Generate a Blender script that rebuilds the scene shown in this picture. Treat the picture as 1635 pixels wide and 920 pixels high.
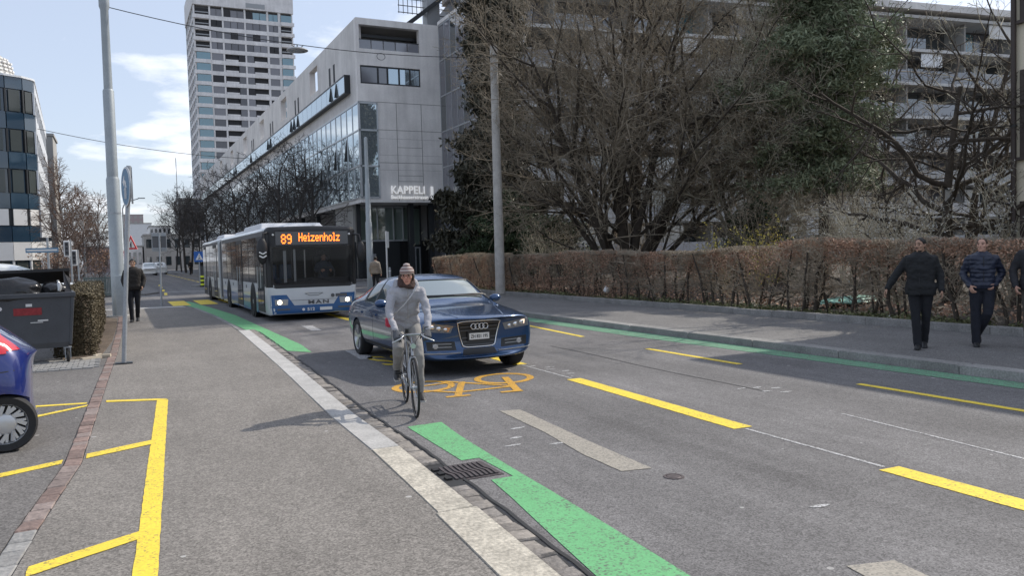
import bpy, bmesh, math, random
import numpy as np
from mathutils import Vector, Matrix, noise
from mathutils.bvhtree import BVHTree

for _o in list(bpy.data.objects):
    bpy.data.objects.remove(_o)
scene = bpy.context.scene
COL = scene.collection
PI = math.pi
R = math.radians
rnd = random.Random(7)
nrg = np.random.RandomState(7)

# ------------------------------------------------------------------ camera
EYE = 1.70
YAW, PITCH, ROLL = 0.4545801580397, -0.0441163749376, 0.0279252680319
cam = bpy.data.cameras.new("camera")
cam.sensor_width = 36.0
cam.lens = 36.0 * 1280.0 / 1635.0
cam.clip_start = 0.1
cam.clip_end = 3000
cam_o = bpy.data.objects.new("camera", cam)
COL.objects.link(cam_o)
cy, sy = math.cos(YAW), math.sin(YAW)
fwd0 = Vector((sy, cy, 0)); right0 = Vector((cy, -sy, 0)); up0 = Vector((0, 0, 1))
fwd = fwd0 * math.cos(PITCH) + up0 * math.sin(PITCH)
up1 = up0 * math.cos(PITCH) - fwd0 * math.sin(PITCH)
right = right0 * math.cos(ROLL) - up1 * math.sin(ROLL)
up = up1 * math.cos(ROLL) + right0 * math.sin(ROLL)
cam_o.matrix_world = Matrix(((right.x, up.x, -fwd.x, 0), (right.y, up.y, -fwd.y, 0),
                             (right.z, up.z, -fwd.z, EYE), (0, 0, 0, 1)))
scene.camera = cam_o

# ------------------------------------------------------------------ sun, sky, exposure
SUN_EL, SUN_AZ = R(40.5), R(81)
world = bpy.data.worlds.new("World")
scene.world = world
world.use_nodes = True
wt = world.node_tree
wn, wl = wt.nodes, wt.links
wn.clear()
out = wn.new("ShaderNodeOutputWorld")
bg = wn.new("ShaderNodeBackground")
bg.inputs["Strength"].default_value = 0.136
sky = wn.new("ShaderNodeTexSky")
sky.sky_type = 'NISHITA'
sky.sun_disc = False
sky.sun_elevation = SUN_EL
sky.sun_rotation = SUN_AZ
sky.altitude = 400
sky.air_density = 1.0
sky.dust_density = 2.2
sky.ozone_density = 1.4
tc = wn.new("ShaderNodeTexCoord")
sep = wn.new("ShaderNodeSeparateXYZ")
wl.new(tc.outputs["Generated"], sep.inputs[0])
def wmath(op, a, b=None, clamp=False):
    n = wn.new("ShaderNodeMath"); n.operation = op; n.use_clamp = clamp
    for k, x in enumerate((a, b)):
        if x is None: continue
        if isinstance(x, (int, float)): n.inputs[k].default_value = x
        else: wl.new(x, n.inputs[k])
    return n.outputs[0]
zz = wmath('ADD', wmath('MAXIMUM', sep.outputs["Z"], 0.0), 0.16)
px = wmath('DIVIDE', sep.outputs["X"], zz)
py = wmath('DIVIDE', sep.outputs["Y"], zz)
cmb = wn.new("ShaderNodeCombineXYZ")
wl.new(px, cmb.inputs[0]); wl.new(py, cmb.inputs[1]); cmb.inputs[2].default_value = 3.7
nz = wn.new("ShaderNodeTexNoise")
nz.inputs["Scale"].default_value = 1.9
nz.inputs["Detail"].default_value = 7
nz.inputs["Roughness"].default_value = 0.55
wl.new(cmb.outputs[0], nz.inputs["Vector"])
ramp = wn.new("ShaderNodeValToRGB")
ramp.color_ramp.elements[0].position = 0.53
ramp.color_ramp.elements[0].color = (0, 0, 0, 1)
ramp.color_ramp.elements[1].position = 0.68
ramp.color_ramp.elements[1].color = (1, 1, 1, 1)
wl.new(nz.outputs["Fac"], ramp.inputs[0])
veil = wn.new("ShaderNodeMixRGB")            # thin spring haze in the whole sky
veil.inputs[0].default_value = 0.5
veil.inputs[2].default_value = (5.5, 6.0, 7.1, 1)
wl.new(sky.outputs[0], veil.inputs[1])
mixc = wn.new("ShaderNodeMixRGB")
mixc.inputs[2].default_value = (8.6, 8.7, 9.1, 1)
wl.new(wmath('MULTIPLY', ramp.outputs[0], 0.85), mixc.inputs[0])
wl.new(veil.outputs[0], mixc.inputs[1])
wl.new(mixc.outputs[0], bg.inputs["Color"])
wl.new(bg.outputs[0], out.inputs[0])

sun = bpy.data.lights.new("sun", 'SUN')
sun.energy = 3.4
sun.angle = R(0.53)
sun.color = (1.0, 0.93, 0.83)
sun_o = bpy.data.objects.new("sun", sun)
sd = Vector((math.sin(SUN_AZ) * math.cos(SUN_EL), math.cos(SUN_AZ) * math.cos(SUN_EL), math.sin(SUN_EL)))
sun_o.rotation_euler = sd.to_track_quat('Z', 'Y').to_euler()
sun_o.location = (30, 5, 40)
COL.objects.link(sun_o)

scene.view_settings.view_transform = 'Standard'
scene.view_settings.look = 'None'
scene.view_settings.exposure = 0.22
scene.view_settings.gamma = 1.0
scene.render.engine = 'CYCLES'
scene.cycles.use_denoising = True
scene.cycles.max_bounces = 6
scene.cycles.transparent_max_bounces = 8

# ------------------------------------------------------------------ materials
def mat(name, col, rough=0.6, metal=0.0, spec=0.5, nscale=None, namt=0.0, nscale2=None, namt2=0.0,
        bscale=None, bstr=0.0, coat=0.0, emit=0.0, ecol=None, ior=None, trans=0.0, stretch=None, hue=None):
    m = bpy.data.materials.new(name)
    m.use_nodes = True
    nt = m.node_tree; N, L = nt.nodes, nt.links
    b = N["Principled BSDF"]
    b.inputs["Base Color"].default_value = (*col, 1)
    b.inputs["Roughness"].default_value = rough
    b.inputs["Metallic"].default_value = metal
    b.inputs["Specular IOR Level"].default_value = spec
    if coat: b.inputs["Coat Weight"].default_value = coat; b.inputs["Coat Roughness"].default_value = 0.04
    if ior: b.inputs["IOR"].default_value = ior
    if trans: b.inputs["Transmission Weight"].default_value = trans
    if emit:
        b.inputs["Emission Color"].default_value = (*(ecol or col), 1)
        b.inputs["Emission Strength"].default_value = emit
    if nscale or bscale:
        t = N.new("ShaderNodeTexCoord")
        vec = t.outputs["Object"]
        if stretch:
            mp = N.new("ShaderNodeMapping"); mp.inputs["Scale"].default_value = stretch
            L.new(vec, mp.inputs[0]); vec = mp.outputs[0]
    prev = None
    for sc_, am in ((nscale, namt), (nscale2, namt2)):
        if not sc_: continue
        nn = N.new("ShaderNodeTexNoise"); nn.inputs["Scale"].default_value = sc_; nn.inputs["Detail"].default_value = 5
        L.new(vec, nn.inputs["Vector"])
        mr = N.new("ShaderNodeMapRange")
        mr.inputs[1].default_value = 0.3; mr.inputs[2].default_value = 0.7
        mr.inputs[3].default_value = 1 - am; mr.inputs[4].default_value = 1 + am
        L.new(nn.outputs["Fac"], mr.inputs[0])
        mx = N.new("ShaderNodeVectorMath"); mx.operation = 'SCALE'
        if prev is None: mx.inputs[0].default_value = col
        else: L.new(prev, mx.inputs[0])
        L.new(mr.outputs[0], mx.inputs["Scale"])
        prev = mx.outputs[0]
    if hue:
        oi = N.new("ShaderNodeObjectInfo")
        mr = N.new("ShaderNodeMapRange"); mr.inputs[3].default_value = 1 - hue; mr.inputs[4].default_value = 1 + hue
        L.new(oi.outputs["Random"], mr.inputs[0])
        mx = N.new("ShaderNodeVectorMath"); mx.operation = 'SCALE'
        if prev is None: mx.inputs[0].default_value = col
        else: L.new(prev, mx.inputs[0])
        L.new(mr.outputs[0], mx.inputs["Scale"]); prev = mx.outputs[0]
    if prev is not None: L.new(prev, b.inputs["Base Color"])
    if bscale:
        nn = N.new("ShaderNodeTexNoise"); nn.inputs["Scale"].default_value = bscale; nn.inputs["Detail"].default_value = 4
        L.new(vec, nn.inputs["Vector"])
        bp = N.new("ShaderNodeBump"); bp.inputs["Strength"].default_value = bstr; bp.inputs["Distance"].default_value = 0.02
        L.new(nn.outputs["Fac"], bp.inputs["Height"]); L.new(bp.outputs[0], b.inputs["Normal"])
    return m

def asphalt(name, col, patch=0.16, fleck=0.5, grain=110.0, tracks=0.04):
    """rolled asphalt: stone grain, slow patches, lighter flecks of chewing gum and lost paint"""
    m = bpy.data.materials.new(name); m.use_nodes = True
    nt = m.node_tree; N, L = nt.nodes, nt.links
    b = N["Principled BSDF"]; b.inputs["Roughness"].default_value = 0.85; b.inputs["Specular IOR Level"].default_value = 0.3
    t = N.new("ShaderNodeTexCoord"); vec = t.outputs["Object"]
    def noise_(s, d=4, stretch=None, rough=0.55):
        v = vec
        if stretch:
            mp = N.new("ShaderNodeMapping"); mp.inputs["Scale"].default_value = stretch; L.new(vec, mp.inputs[0]); v = mp.outputs[0]
        n = N.new("ShaderNodeTexNoise"); n.inputs["Scale"].default_value = s; n.inputs["Detail"].default_value = d
        n.inputs["Roughness"].default_value = rough
        L.new(v, n.inputs["Vector"]); return n.outputs["Fac"]
    def rng(x, a, b_, c, d):
        r = N.new("ShaderNodeMapRange"); L.new(x, r.inputs[0])
        for k, q in enumerate((a, b_, c, d)): r.inputs[k + 1].default_value = q
        return r.outputs[0]
    def mul(a, c):
        n = N.new("ShaderNodeMath"); n.operation = 'MULTIPLY'; L.new(a, n.inputs[0]); L.new(c, n.inputs[1]); return n.outputs[0]
    vo = N.new("ShaderNodeTexVoronoi"); vo.inputs["Scale"].default_value = grain; L.new(vec, vo.inputs["Vector"])
    sp = N.new("ShaderNodeSeparateColor"); L.new(vo.outputs["Color"], sp.inputs[0])
    g = rng(sp.outputs[0], 0, 1, 0.62, 1.42)
    p1 = rng(noise_(0.55), 0.3, 0.7, 1 - patch, 1 + patch)
    p2 = rng(noise_(3.2, 6, (1, 0.25, 1), 0.7), 0.3, 0.7, 1 - patch * 0.7, 1 + patch * 0.7)
    p3 = rng(noise_(14, 6), 0.3, 0.7, 0.94, 1.06)
    p4 = rng(noise_(1.0, 5, (1.5, 0.03, 1), 0.6), 0.32, 0.68, 1 - tracks, 1 + tracks)
    v3 = N.new('ShaderNodeTexVoronoi'); v3.inputs['Scale'].default_value = 34; L.new(vec, v3.inputs['Vector'])
    s3 = N.new('ShaderNodeSeparateColor'); L.new(v3.outputs['Color'], s3.inputs[0])
    g = mul(g, rng(s3.outputs[0], 0, 1, 0.91, 1.09))
    f = mul(mul(mul(g, p1), mul(p2, p3)), p4)
    sc = N.new("ShaderNodeVectorMath"); sc.operation = 'SCALE'; sc.inputs[0].default_value = col; L.new(f, sc.inputs["Scale"])
    v2 = N.new("ShaderNodeTexVoronoi"); v2.inputs["Scale"].default_value = 5.0; L.new(vec, v2.inputs["Vector"])
    s2 = N.new("ShaderNodeSeparateColor"); L.new(v2.outputs["Color"], s2.inputs[0])
    size = rng(s2.outputs[1], 0.78, 1.0, 0.0, 0.12)
    lt = N.new("ShaderNodeMath"); lt.operation = 'LESS_THAN'; L.new(v2.outputs["Distance"], lt.inputs[0]); L.new(size, lt.inputs[1])
    fl = N.new("ShaderNodeMath"); fl.operation = 'MULTIPLY'; L.new(lt.outputs[0], fl.inputs[0]); fl.inputs[1].default_value = fleck
    mx = N.new("ShaderNodeMixRGB"); L.new(fl.outputs[0], mx.inputs[0]); L.new(sc.outputs[0], mx.inputs[1]); mx.inputs[2].default_value = (0.48, 0.47, 0.45, 1)
    L.new(mx.outputs[0], b.inputs["Base Color"])
    bp = N.new("ShaderNodeBump"); bp.inputs["Strength"].default_value = 0.6; bp.inputs["Distance"].default_value = 0.006
    L.new(sp.outputs[0], bp.inputs["Height"]); L.new(bp.outputs[0], b.inputs["Normal"])
    return m

def paint(name, col, wear=0.35, ground=(0.11, 0.105, 0.10)):
    """road paint with the asphalt grain wearing through"""
    m = bpy.data.materials.new(name); m.use_nodes = True
    nt = m.node_tree; N, L = nt.nodes, nt.links
    b = N["Principled BSDF"]; b.inputs["Roughness"].default_value = 0.7; b.inputs["Specular IOR Level"].default_value = 0.3
    t = N.new("ShaderNodeTexCoord")
    vo = N.new("ShaderNodeTexVoronoi"); vo.inputs["Scale"].default_value = 80; L.new(t.outputs["Object"], vo.inputs["Vector"])
    sp = N.new("ShaderNodeSeparateColor"); L.new(vo.outputs["Color"], sp.inputs[0])
    n1 = N.new("ShaderNodeTexNoise"); n1.inputs["Scale"].default_value = 3.5; n1.inputs["Detail"].default_value = 6; n1.inputs["Roughness"].default_value = 0.7
    L.new(t.outputs["Object"], n1.inputs["Vector"])
    ad = N.new("ShaderNodeMath"); ad.operation = 'ADD'; L.new(sp.outputs[0], ad.inputs[0]); L.new(n1.outputs["Fac"], ad.inputs[1])
    mr = N.new("ShaderNodeMapRange"); mr.inputs[1].default_value = 1.55 - wear; mr.inputs[2].default_value = 1.75 - wear * 0.6
    mr.inputs[3].default_value = 0.0; mr.inputs[4].default_value = 0.85
    L.new(ad.outputs[0], mr.inputs[0])
    mr2 = N.new("ShaderNodeMapRange"); mr2.inputs[3].default_value = 0.80; mr2.inputs[4].default_value = 1.14
    n2 = N.new("ShaderNodeTexNoise"); n2.inputs["Scale"].default_value = 1.7; n2.inputs["Detail"].default_value = 7; n2.inputs["Roughness"].default_value = 0.65; L.new(t.outputs["Object"], n2.inputs["Vector"])
    av = N.new("ShaderNodeMixRGB"); av.inputs[0].default_value = 0.6; L.new(sp.outputs[1], av.inputs[1]); L.new(n2.outputs["Fac"], av.inputs[2]); L.new(av.outputs[0], mr2.inputs[0])
    sc = N.new("ShaderNodeVectorMath"); sc.operation = 'SCALE'; sc.inputs[0].default_value = col; L.new(mr2.outputs[0], sc.inputs["Scale"])
    mx = N.new("ShaderNodeMixRGB"); L.new(mr.outputs[0], mx.inputs[0]); L.new(sc.outputs[0], mx.inputs[1]); mx.inputs[2].default_value = (*ground, 1)
    L.new(mx.outputs[0], b.inputs["Base Color"])
    bp = N.new("ShaderNodeBump"); bp.inputs["Strength"].default_value = 0.4; bp.inputs["Distance"].default_value = 0.005
    L.new(sp.outputs[0], bp.inputs["Height"]); L.new(bp.outputs[0], b.inputs["Normal"])
    return m

def leafmat(name, c1, c2, rough=0.6):
    """foliage: each leaf its own tone between two colours"""
    m = bpy.data.materials.new(name); m.use_nodes = True
    nt = m.node_tree; N, L = nt.nodes, nt.links
    b = N["Principled BSDF"]; b.inputs["Roughness"].default_value = rough; b.inputs["Specular IOR Level"].default_value = 0.25
    g = N.new("ShaderNodeNewGeometry")
    t = N.new("ShaderNodeTexCoord")
    n1 = N.new("ShaderNodeTexNoise"); n1.inputs["Scale"].default_value = 0.9; n1.inputs["Detail"].default_value = 3
    L.new(t.outputs["Object"], n1.inputs["Vector"])
    ad = N.new("ShaderNodeMath"); ad.operation = 'ADD'; L.new(g.outputs["Random Per Island"], ad.inputs[0]); L.new(n1.outputs["Fac"], ad.inputs[1])
    mr = N.new("ShaderNodeMapRange"); mr.inputs[1].default_value = 0.35; mr.inputs[2].default_value = 1.4; L.new(ad.outputs[0], mr.inputs[0])
    mx = N.new("ShaderNodeMixRGB"); mx.inputs[1].default_value = (*c1, 1); mx.inputs[2].default_value = (*c2, 1)
    L.new(mr.outputs[0], mx.inputs[0]); L.new(mx.outputs[0], b.inputs["Base Color"])
    return m

def concrete(name, col, board=0.0):
    """fair-faced concrete: cloudy tone, faint vertical streaks"""
    m = bpy.data.materials.new(name); m.use_nodes = True
    nt = m.node_tree; N, L = nt.nodes, nt.links
    b = N["Principled BSDF"]; b.inputs["Roughness"].default_value = 0.8; b.inputs["Specular IOR Level"].default_value = 0.3
    g = N.new("ShaderNodeNewGeometry")
    def nz_(scale, st):
        mp = N.new("ShaderNodeMapping"); mp.inputs["Scale"].default_value = st; L.new(g.outputs["Position"], mp.inputs[0])
        n = N.new("ShaderNodeTexNoise"); n.inputs["Scale"].default_value = scale; n.inputs["Detail"].default_value = 6; n.inputs["Roughness"].default_value = 0.6
        L.new(mp.outputs[0], n.inputs["Vector"])
        r = N.new("ShaderNodeMapRange"); r.inputs[1].default_value = 0.3; r.inputs[2].default_value = 0.7
        L.new(n.outputs["Fac"], r.inputs[0]); return r
    a = nz_(0.5, (1, 1, 1)); a.inputs[3].default_value = 0.86; a.inputs[4].default_value = 1.12
    c = nz_(2.2, (1, 1, 0.12)); c.inputs[3].default_value = 0.90; c.inputs[4].default_value = 1.07
    d = nz_(9, (1, 1, 1)); d.inputs[3].default_value = 0.95; d.inputs[4].default_value = 1.05
    m1 = N.new("ShaderNodeMath"); m1.operation = 'MULTIPLY'; L.new(a.outputs[0], m1.inputs[0]); L.new(c.outputs[0], m1.inputs[1])
    m2 = N.new("ShaderNodeMath"); m2.operation = 'MULTIPLY'; L.new(m1.outputs[0], m2.inputs[0]); L.new(d.outputs[0], m2.inputs[1])
    sc = N.new("ShaderNodeVectorMath"); sc.operation = 'SCALE'; sc.inputs[0].default_value = col; L.new(m2.outputs[0], sc.inputs["Scale"])
    L.new(sc.outputs[0], b.inputs["Base Color"])
    return m

M = {}
M['road'] = asphalt('road asphalt', (0.152, 0.147, 0.146), 0.17, 0.6, 110, 0.17)
M['pavement'] = asphalt('pavement asphalt', (0.203, 0.188, 0.170), 0.12, 0.75, 95)
M['rpavement'] = asphalt('far pavement asphalt', (0.17, 0.165, 0.16), 0.10, 0.2, 95)
M['yard'] = asphalt('yard asphalt', (0.15, 0.142, 0.135), 0.14, 0.8, 90)
M['soil'] = mat('soil', (0.075, 0.062, 0.048), 0.95, nscale=1.2, namt=0.3, nscale2=25, namt2=0.35, bscale=30, bstr=0.6)
M['mulch'] = mat('mulch', (0.13, 0.10, 0.075), 0.95, nscale=6, namt=0.3, nscale2=60, namt2=0.4, bscale=60, bstr=0.8)
M['farground'] = mat('far ground', (0.13, 0.125, 0.115), 0.9, nscale=0.2, namt=0.2)
M['granite'] = mat('granite', (0.43, 0.42, 0.40), 0.75, nscale=45, namt=0.18, nscale2=4, namt2=0.12, bscale=60, bstr=0.3, hue=0.12)
M['granitew'] = mat('warm granite', (0.45, 0.415, 0.345), 0.75, nscale=40, namt=0.3, nscale2=5, namt2=0.2, bscale=50, bstr=0.4)
M['kerbgrey'] = mat('grey kerb', (0.23, 0.225, 0.215), 0.8, nscale=40, namt=0.25, nscale2=3, namt2=0.2, bscale=50, bstr=0.3, hue=0.12)
M['sett'] = mat('gutter sett', (0.22, 0.20, 0.18), 0.75, nscale=30, namt=0.25, nscale2=6, namt2=0.15, bscale=35, bstr=0.5, hue=0.22)
M['brick'] = mat('red brick', (0.215, 0.155, 0.135), 0.85, nscale=25, namt=0.25, bscale=40, bstr=0.5, hue=0.22)
M['brickmix'] = mat('greyish red brick', (0.235, 0.19, 0.172), 0.85, nscale=25, namt=0.25, bscale=40, bstr=0.5, hue=0.15)
M['hedgetwig'] = mat('reddish hedge twigs', (0.34, 0.285, 0.215), 0.95, nscale=1.5, namt=0.3)
M['brickgrey'] = mat('grey paving block', (0.27, 0.265, 0.255), 0.85, nscale=25, namt=0.2, bscale=40, bstr=0.5, hue=0.12)
M['yellow'] = paint('yellow road paint', (0.84, 0.63, 0.07), 0.27)
M['orange'] = paint('orange road paint', (0.62, 0.34, 0.045), 0.42)
M['green'] = paint('green road paint', (0.15, 0.43, 0.19), 0.36)
M['greenold'] = paint('worn green road paint', (0.14, 0.33, 0.20), 0.62)
M['whitepaint'] = paint('worn white paint', (0.50, 0.50, 0.50), 0.65)
M['patch'] = paint('milled patch', (0.36, 0.33, 0.28), 0.62, (0.2, 0.19, 0.17))
M['tar'] = mat('tar joint', (0.022, 0.022, 0.022), 0.6)
M['castiron'] = mat('cast iron', (0.105, 0.088, 0.088), 0.55, metal=0.5, nscale=30, namt=0.3)
M['black'] = mat('black', (0.008, 0.008, 0.009), 0.7)
M['galv'] = mat('galvanised steel', (0.34, 0.36, 0.38), 0.5, metal=0.35, nscale=5, namt=0.12, nscale2=40, namt2=0.1)
M['polepaint'] = mat('grey pole paint', (0.33, 0.365, 0.385), 0.5, metal=0.15, nscale=3, namt=0.08, nscale2=25, namt2=0.05)
M['conpole'] = mat('concrete pole', (0.42, 0.40, 0.37), 0.85, nscale=4, namt=0.15, nscale2=40, namt2=0.15)
M['concrete'] = concrete('fair faced concrete', (0.74, 0.715, 0.69))
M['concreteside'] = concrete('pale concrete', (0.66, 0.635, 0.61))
M['towercon'] = concrete('tower concrete', (0.72, 0.705, 0.70))
M['slabgrey'] = mat('pale grey slab', (0.55, 0.545, 0.53), 0.8, nscale=1, namt=.08)
M['joint'] = mat('shadow joint', (0.15, 0.145, 0.135), 0.9)  # one even dark tone for the joints in the concrete
M['white'] = mat('white render', (0.74, 0.73, 0.71), 0.7, nscale=1, namt=0.05)
M['signwhite'] = mat('white enamel lettering', (0.88, 0.88, 0.87), 0.4, emit=.28, ecol=(1, 1, 1))  # faint glow added so the letters stand out from the shaded wall
M['whitemetal'] = mat('white metal panel', (0.70, 0.71, 0.72), 0.35, metal=0.1)
M['cream'] = mat('cream render', (0.70, 0.63, 0.49), 0.85, nscale=1.5, namt=0.06, nscale2=30, namt2=0.05)
M['brownframe'] = mat('brown window frame', (0.045, 0.03, 0.024), 0.5)
M['darkframe'] = mat('dark metal', (0.03, 0.033, 0.036), 0.45, metal=0.3)
M['alu'] = mat('aluminium', (0.52, 0.54, 0.56), 0.35, metal=0.7)
M['glass'] = mat('window glass', (0.035, 0.045, 0.05), 0.03, spec=1.0, ior=1.9)
M['glassblue'] = mat('blue facade glass', (0.022, 0.05, 0.082), 0.05, spec=0.8, ior=1.6)
M['towerglass'] = mat('tower window glass', (0.17, 0.17, 0.185), 0.12, spec=.5, hue=0.35)
M['recess'] = mat('dark recess', (0.03, 0.03, 0.034), 0.7)  # near-black puts the shade of balcony recesses and slots into the colour
M['officeglass'] = mat('dark office glass', (0.05, 0.058, 0.055), 0.06, spec=.6, ior=1.45, hue=0.3)
M['glassteal'] = mat('teal tinted glass', (0.07, 0.19, 0.235), 0.08, spec=1.0, ior=1.8, hue=0.12)
M['glassgrey'] = mat('grey blinds behind glass', (0.15, 0.15, 0.17), 0.12, spec=1.0, ior=1.7, hue=0.25)
M['glasscurtain'] = mat('mirror coated curtain wall glass', (0.50, 0.58, 0.62), 0.02, metal=0.75, hue=0.08)
M['glassgreen'] = mat('greenish shop glass', (0.14, 0.18, 0.155), 0.04, spec=1.0, ior=1.8)  # lightened base stands in for reflections and the bright interior
M['bark'] = mat('dark bark', (0.060, 0.048, 0.037), 0.95, nscale=6, namt=0.3, bscale=30, bstr=0.5)
M['barkgreen'] = mat('lichen bark', (0.085, 0.078, 0.058), 0.95, nscale=5, namt=0.3)
M['twig'] = mat('brown twigs', (0.255, 0.215, 0.16), 0.95, nscale=1.5, namt=0.3)
M['twiggrey'] = mat('grey twigs', (0.42, 0.385, 0.30), 0.95, nscale=1.5, namt=0.3)
M['planebark'] = mat('plane tree bark', (0.060, 0.053, 0.048), 0.95, nscale=2, namt=0.25)
M['birchbark'] = mat('birch bark', (0.45, 0.43, 0.40), 0.9, nscale=12, namt=0.4, stretch=(1, 1, 0.3))
M['birchtwig'] = mat('reddish birch twigs', (0.16, 0.11, 0.085), 0.95)
M['hedgeleaf'] = leafmat('dry beech leaves', (0.19, 0.115, 0.082), (0.52, 0.33, 0.225))
M['hedgeclip'] = leafmat('clipped hedge leaves', (0.055, 0.045, 0.028), (0.17, 0.14, 0.088))
M['ivy'] = leafmat('ground ivy', (0.05, 0.07, 0.03), (0.22, 0.22, 0.11))
M['yew'] = leafmat('dark yew', (0.018, 0.032, 0.016), (0.055, 0.08, 0.038))
M['spruce'] = leafmat('brownish conifer', (0.028, 0.030, 0.022), (0.075, 0.07, 0.048))
M['pine'] = leafmat('pine needles', (0.085, 0.11, 0.062), (0.27, 0.30, 0.19))
M['forsythia'] = leafmat('yellow blossom', (0.45, 0.36, 0.06), (0.65, 0.55, 0.14))
M['blossom'] = leafmat('white blossom', (0.45, 0.45, 0.42), (0.75, 0.75, 0.72))
M['tyre'] = mat('tyre rubber', (0.018, 0.018, 0.019), 0.8, nscale=40, namt=0.2)
M['rim'] = mat('alloy rim', (0.48, 0.49, 0.50), 0.3, metal=0.8)
M['hubcap'] = mat('silver hubcap', (0.55, 0.56, 0.57), 0.35, metal=0.5)
M['chrome'] = mat('chrome', (0.75, 0.76, 0.78), 0.12, metal=1.0)
M['carblue'] = mat('dark blue metallic paint', (0.014, 0.056, 0.150), 0.25, metal=0.45, coat=1.0, nscale=900, namt=0.25)
M['carblue2'] = mat('royal blue paint', (0.006, 0.018, 0.15), 0.3, metal=0.1, coat=1.0, nscale=2.5, namt=0.06)
M['vanwhite'] = mat('white car paint', (0.72, 0.73, 0.72), 0.3, coat=0.8)
M['carglass'] = mat('car glass', (0.03, 0.042, 0.042), 0.03, spec=1.0, ior=1.75)
M['screenglass'] = mat('windscreen glass', (0.16, 0.20, 0.195), 0.03, spec=1.0, ior=2.3)  # pale base puts reflected sky into the glass colour
M['plastic'] = mat('black plastic', (0.018, 0.018, 0.02), 0.5)
M['grille'] = mat('grille black', (0.012, 0.013, 0.015), 0.35)
M['slat'] = mat('grey grille slat', (0.07, 0.072, 0.078), 0.35)
M['lampglass'] = mat('dark lamp glass', (0.16, 0.165, 0.17), 0.06, spec=.9, coat=1.0)
M['stubble'] = mat('dark beard', (0.045, 0.028, 0.02), 0.8)
M['redlens'] = mat('red lamp lens', (0.55, 0.008, 0.02), 0.15, coat=1.0)
M['clearlens'] = mat('clear lamp lens', (0.45, 0.46, 0.47), 0.08, metal=0.3, coat=1.0)
M['amberlens'] = mat('amber lamp', (0.65, 0.30, 0.12), 0.2, coat=1.0)
M['lampon'] = mat('lit headlamp', (1, 0.93, 0.8), 0.3, emit=6.0, ecol=(1, 0.88, 0.68))
M['lampdim'] = mat('dim lamp', (0.9, 0.7, 0.55), 0.3, emit=1.2, ecol=(1, 0.75, 0.55))
M['plate'] = mat('number plate', (0.72, 0.72, 0.70), 0.5)
M['buswhite'] = mat('bus white paint', (0.62, 0.64, 0.66), 0.3, coat=0.6, nscale=2, namt=0.06)
M['busblue'] = mat('bus blue paint', (0.02, 0.10, 0.27), 0.3, coat=0.6, nscale=2, namt=0.06)
M['busroof'] = mat('bus roof', (0.62, 0.63, 0.65), 0.5)
M['busgrey'] = mat('bus dark grey', (0.10, 0.10, 0.105), 0.45)
M['busglass'] = mat('bus glass', (0.022, 0.025, 0.028), 0.04, spec=.7, ior=1.5)
M['busscreen'] = mat('bus windscreen', (0.01, 0.012, 0.013), 0.02, spec=.8, ior=1.5)
M['busscreen'].node_tree.nodes['Principled BSDF'].inputs['Alpha'].default_value = .38
M['led'] = mat('orange led', (1, 0.25, 0.03), 0.5, emit=3.0, ecol=(1, 0.20, 0.02))
M['display'] = mat('display glass', (0.05, 0.055, 0.065), 0.12, spec=0.8)
M['binplastic'] = mat('grey bin plastic', (0.058, 0.063, 0.072), 0.5, nscale=3, namt=0.12, nscale2=40, namt2=0.08)
M['bag'] = mat('black refuse bag', (0.012, 0.012, 0.013), 0.22, bscale=6, bstr=0.9)
M['redlabel'] = mat('faded red label', (0.25, 0.025, 0.03), 0.7, nscale=20, namt=0.25)
M['label'] = mat('white label', (0.65, 0.65, 0.64), 0.7)
M['signblue'] = mat('sign blue', (0.02, 0.12, 0.42), 0.4)
M['signblue2'] = mat('faded sign blue', (0.09, 0.20, 0.32), 0.5)
M['signred'] = mat('sign red', (0.55, 0.02, 0.03), 0.4)
M['signback'] = mat('sign back', (0.32, 0.33, 0.34), 0.5, metal=0.3)
M['lumyellow'] = mat('fluorescent yellow', (0.72, 0.80, 0.04), 0.5)
M['skin'] = mat('skin', (0.52, 0.30, 0.22), 0.55, nscale=15, namt=0.08)
M['skinred'] = mat('flushed skin', (0.55, 0.27, 0.20), 0.55, nscale=15, namt=0.1)
M['skindark'] = mat('tanned skin', (0.38, 0.225, 0.155), 0.55, nscale=15, namt=0.08)
M['lip'] = mat('lips', (0.36, 0.13, 0.11), 0.5)
M['hairblack'] = mat('black hair', (0.012, 0.011, 0.010), 0.6, nscale=60, namt=0.4)
M['hairbrown'] = mat('brown hair', (0.06, 0.038, 0.025), 0.6, nscale=60, namt=0.4)
M['hoodie'] = mat('light grey hoodie', (0.35, 0.35, 0.375), 0.95, nscale=9, namt=0.09, nscale2=120, namt2=0.12, bscale=14, bstr=0.35)
M['strap'] = mat('pale strap', (0.46, 0.46, 0.47), 0.8)
M['greytrouser'] = mat('grey trousers', (0.27, 0.262, 0.25), 0.95, nscale=8, namt=0.1, bscale=12, bstr=0.45)
M['glove'] = mat('dark grey glove', (0.085, 0.09, 0.10), 0.9, bscale=60, bstr=0.3)
M['scarf'] = mat('dark brown scarf', (0.06, 0.035, 0.03), 0.95, nscale=30, namt=0.3, bscale=40, bstr=0.6)
M['darkshoe'] = mat('dark shoe', (0.02, 0.02, 0.022), 0.5)
M['paleshoe'] = mat('pale shoe sole', (0.42, 0.42, 0.41), 0.6)
M['blackcoat'] = mat('black coat', (0.012, 0.013, 0.015), 0.85, nscale=9, namt=0.2, bscale=9, bstr=0.4)
M['navyjacket'] = mat('navy quilted jacket', (0.016, 0.022, 0.045), 0.5, nscale=9, namt=0.15, bscale=16, bstr=0.35)
M['blacktrouser'] = mat('black trousers', (0.010, 0.011, 0.015), 0.9, nscale=9, namt=0.2, bscale=10, bstr=0.4)
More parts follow.
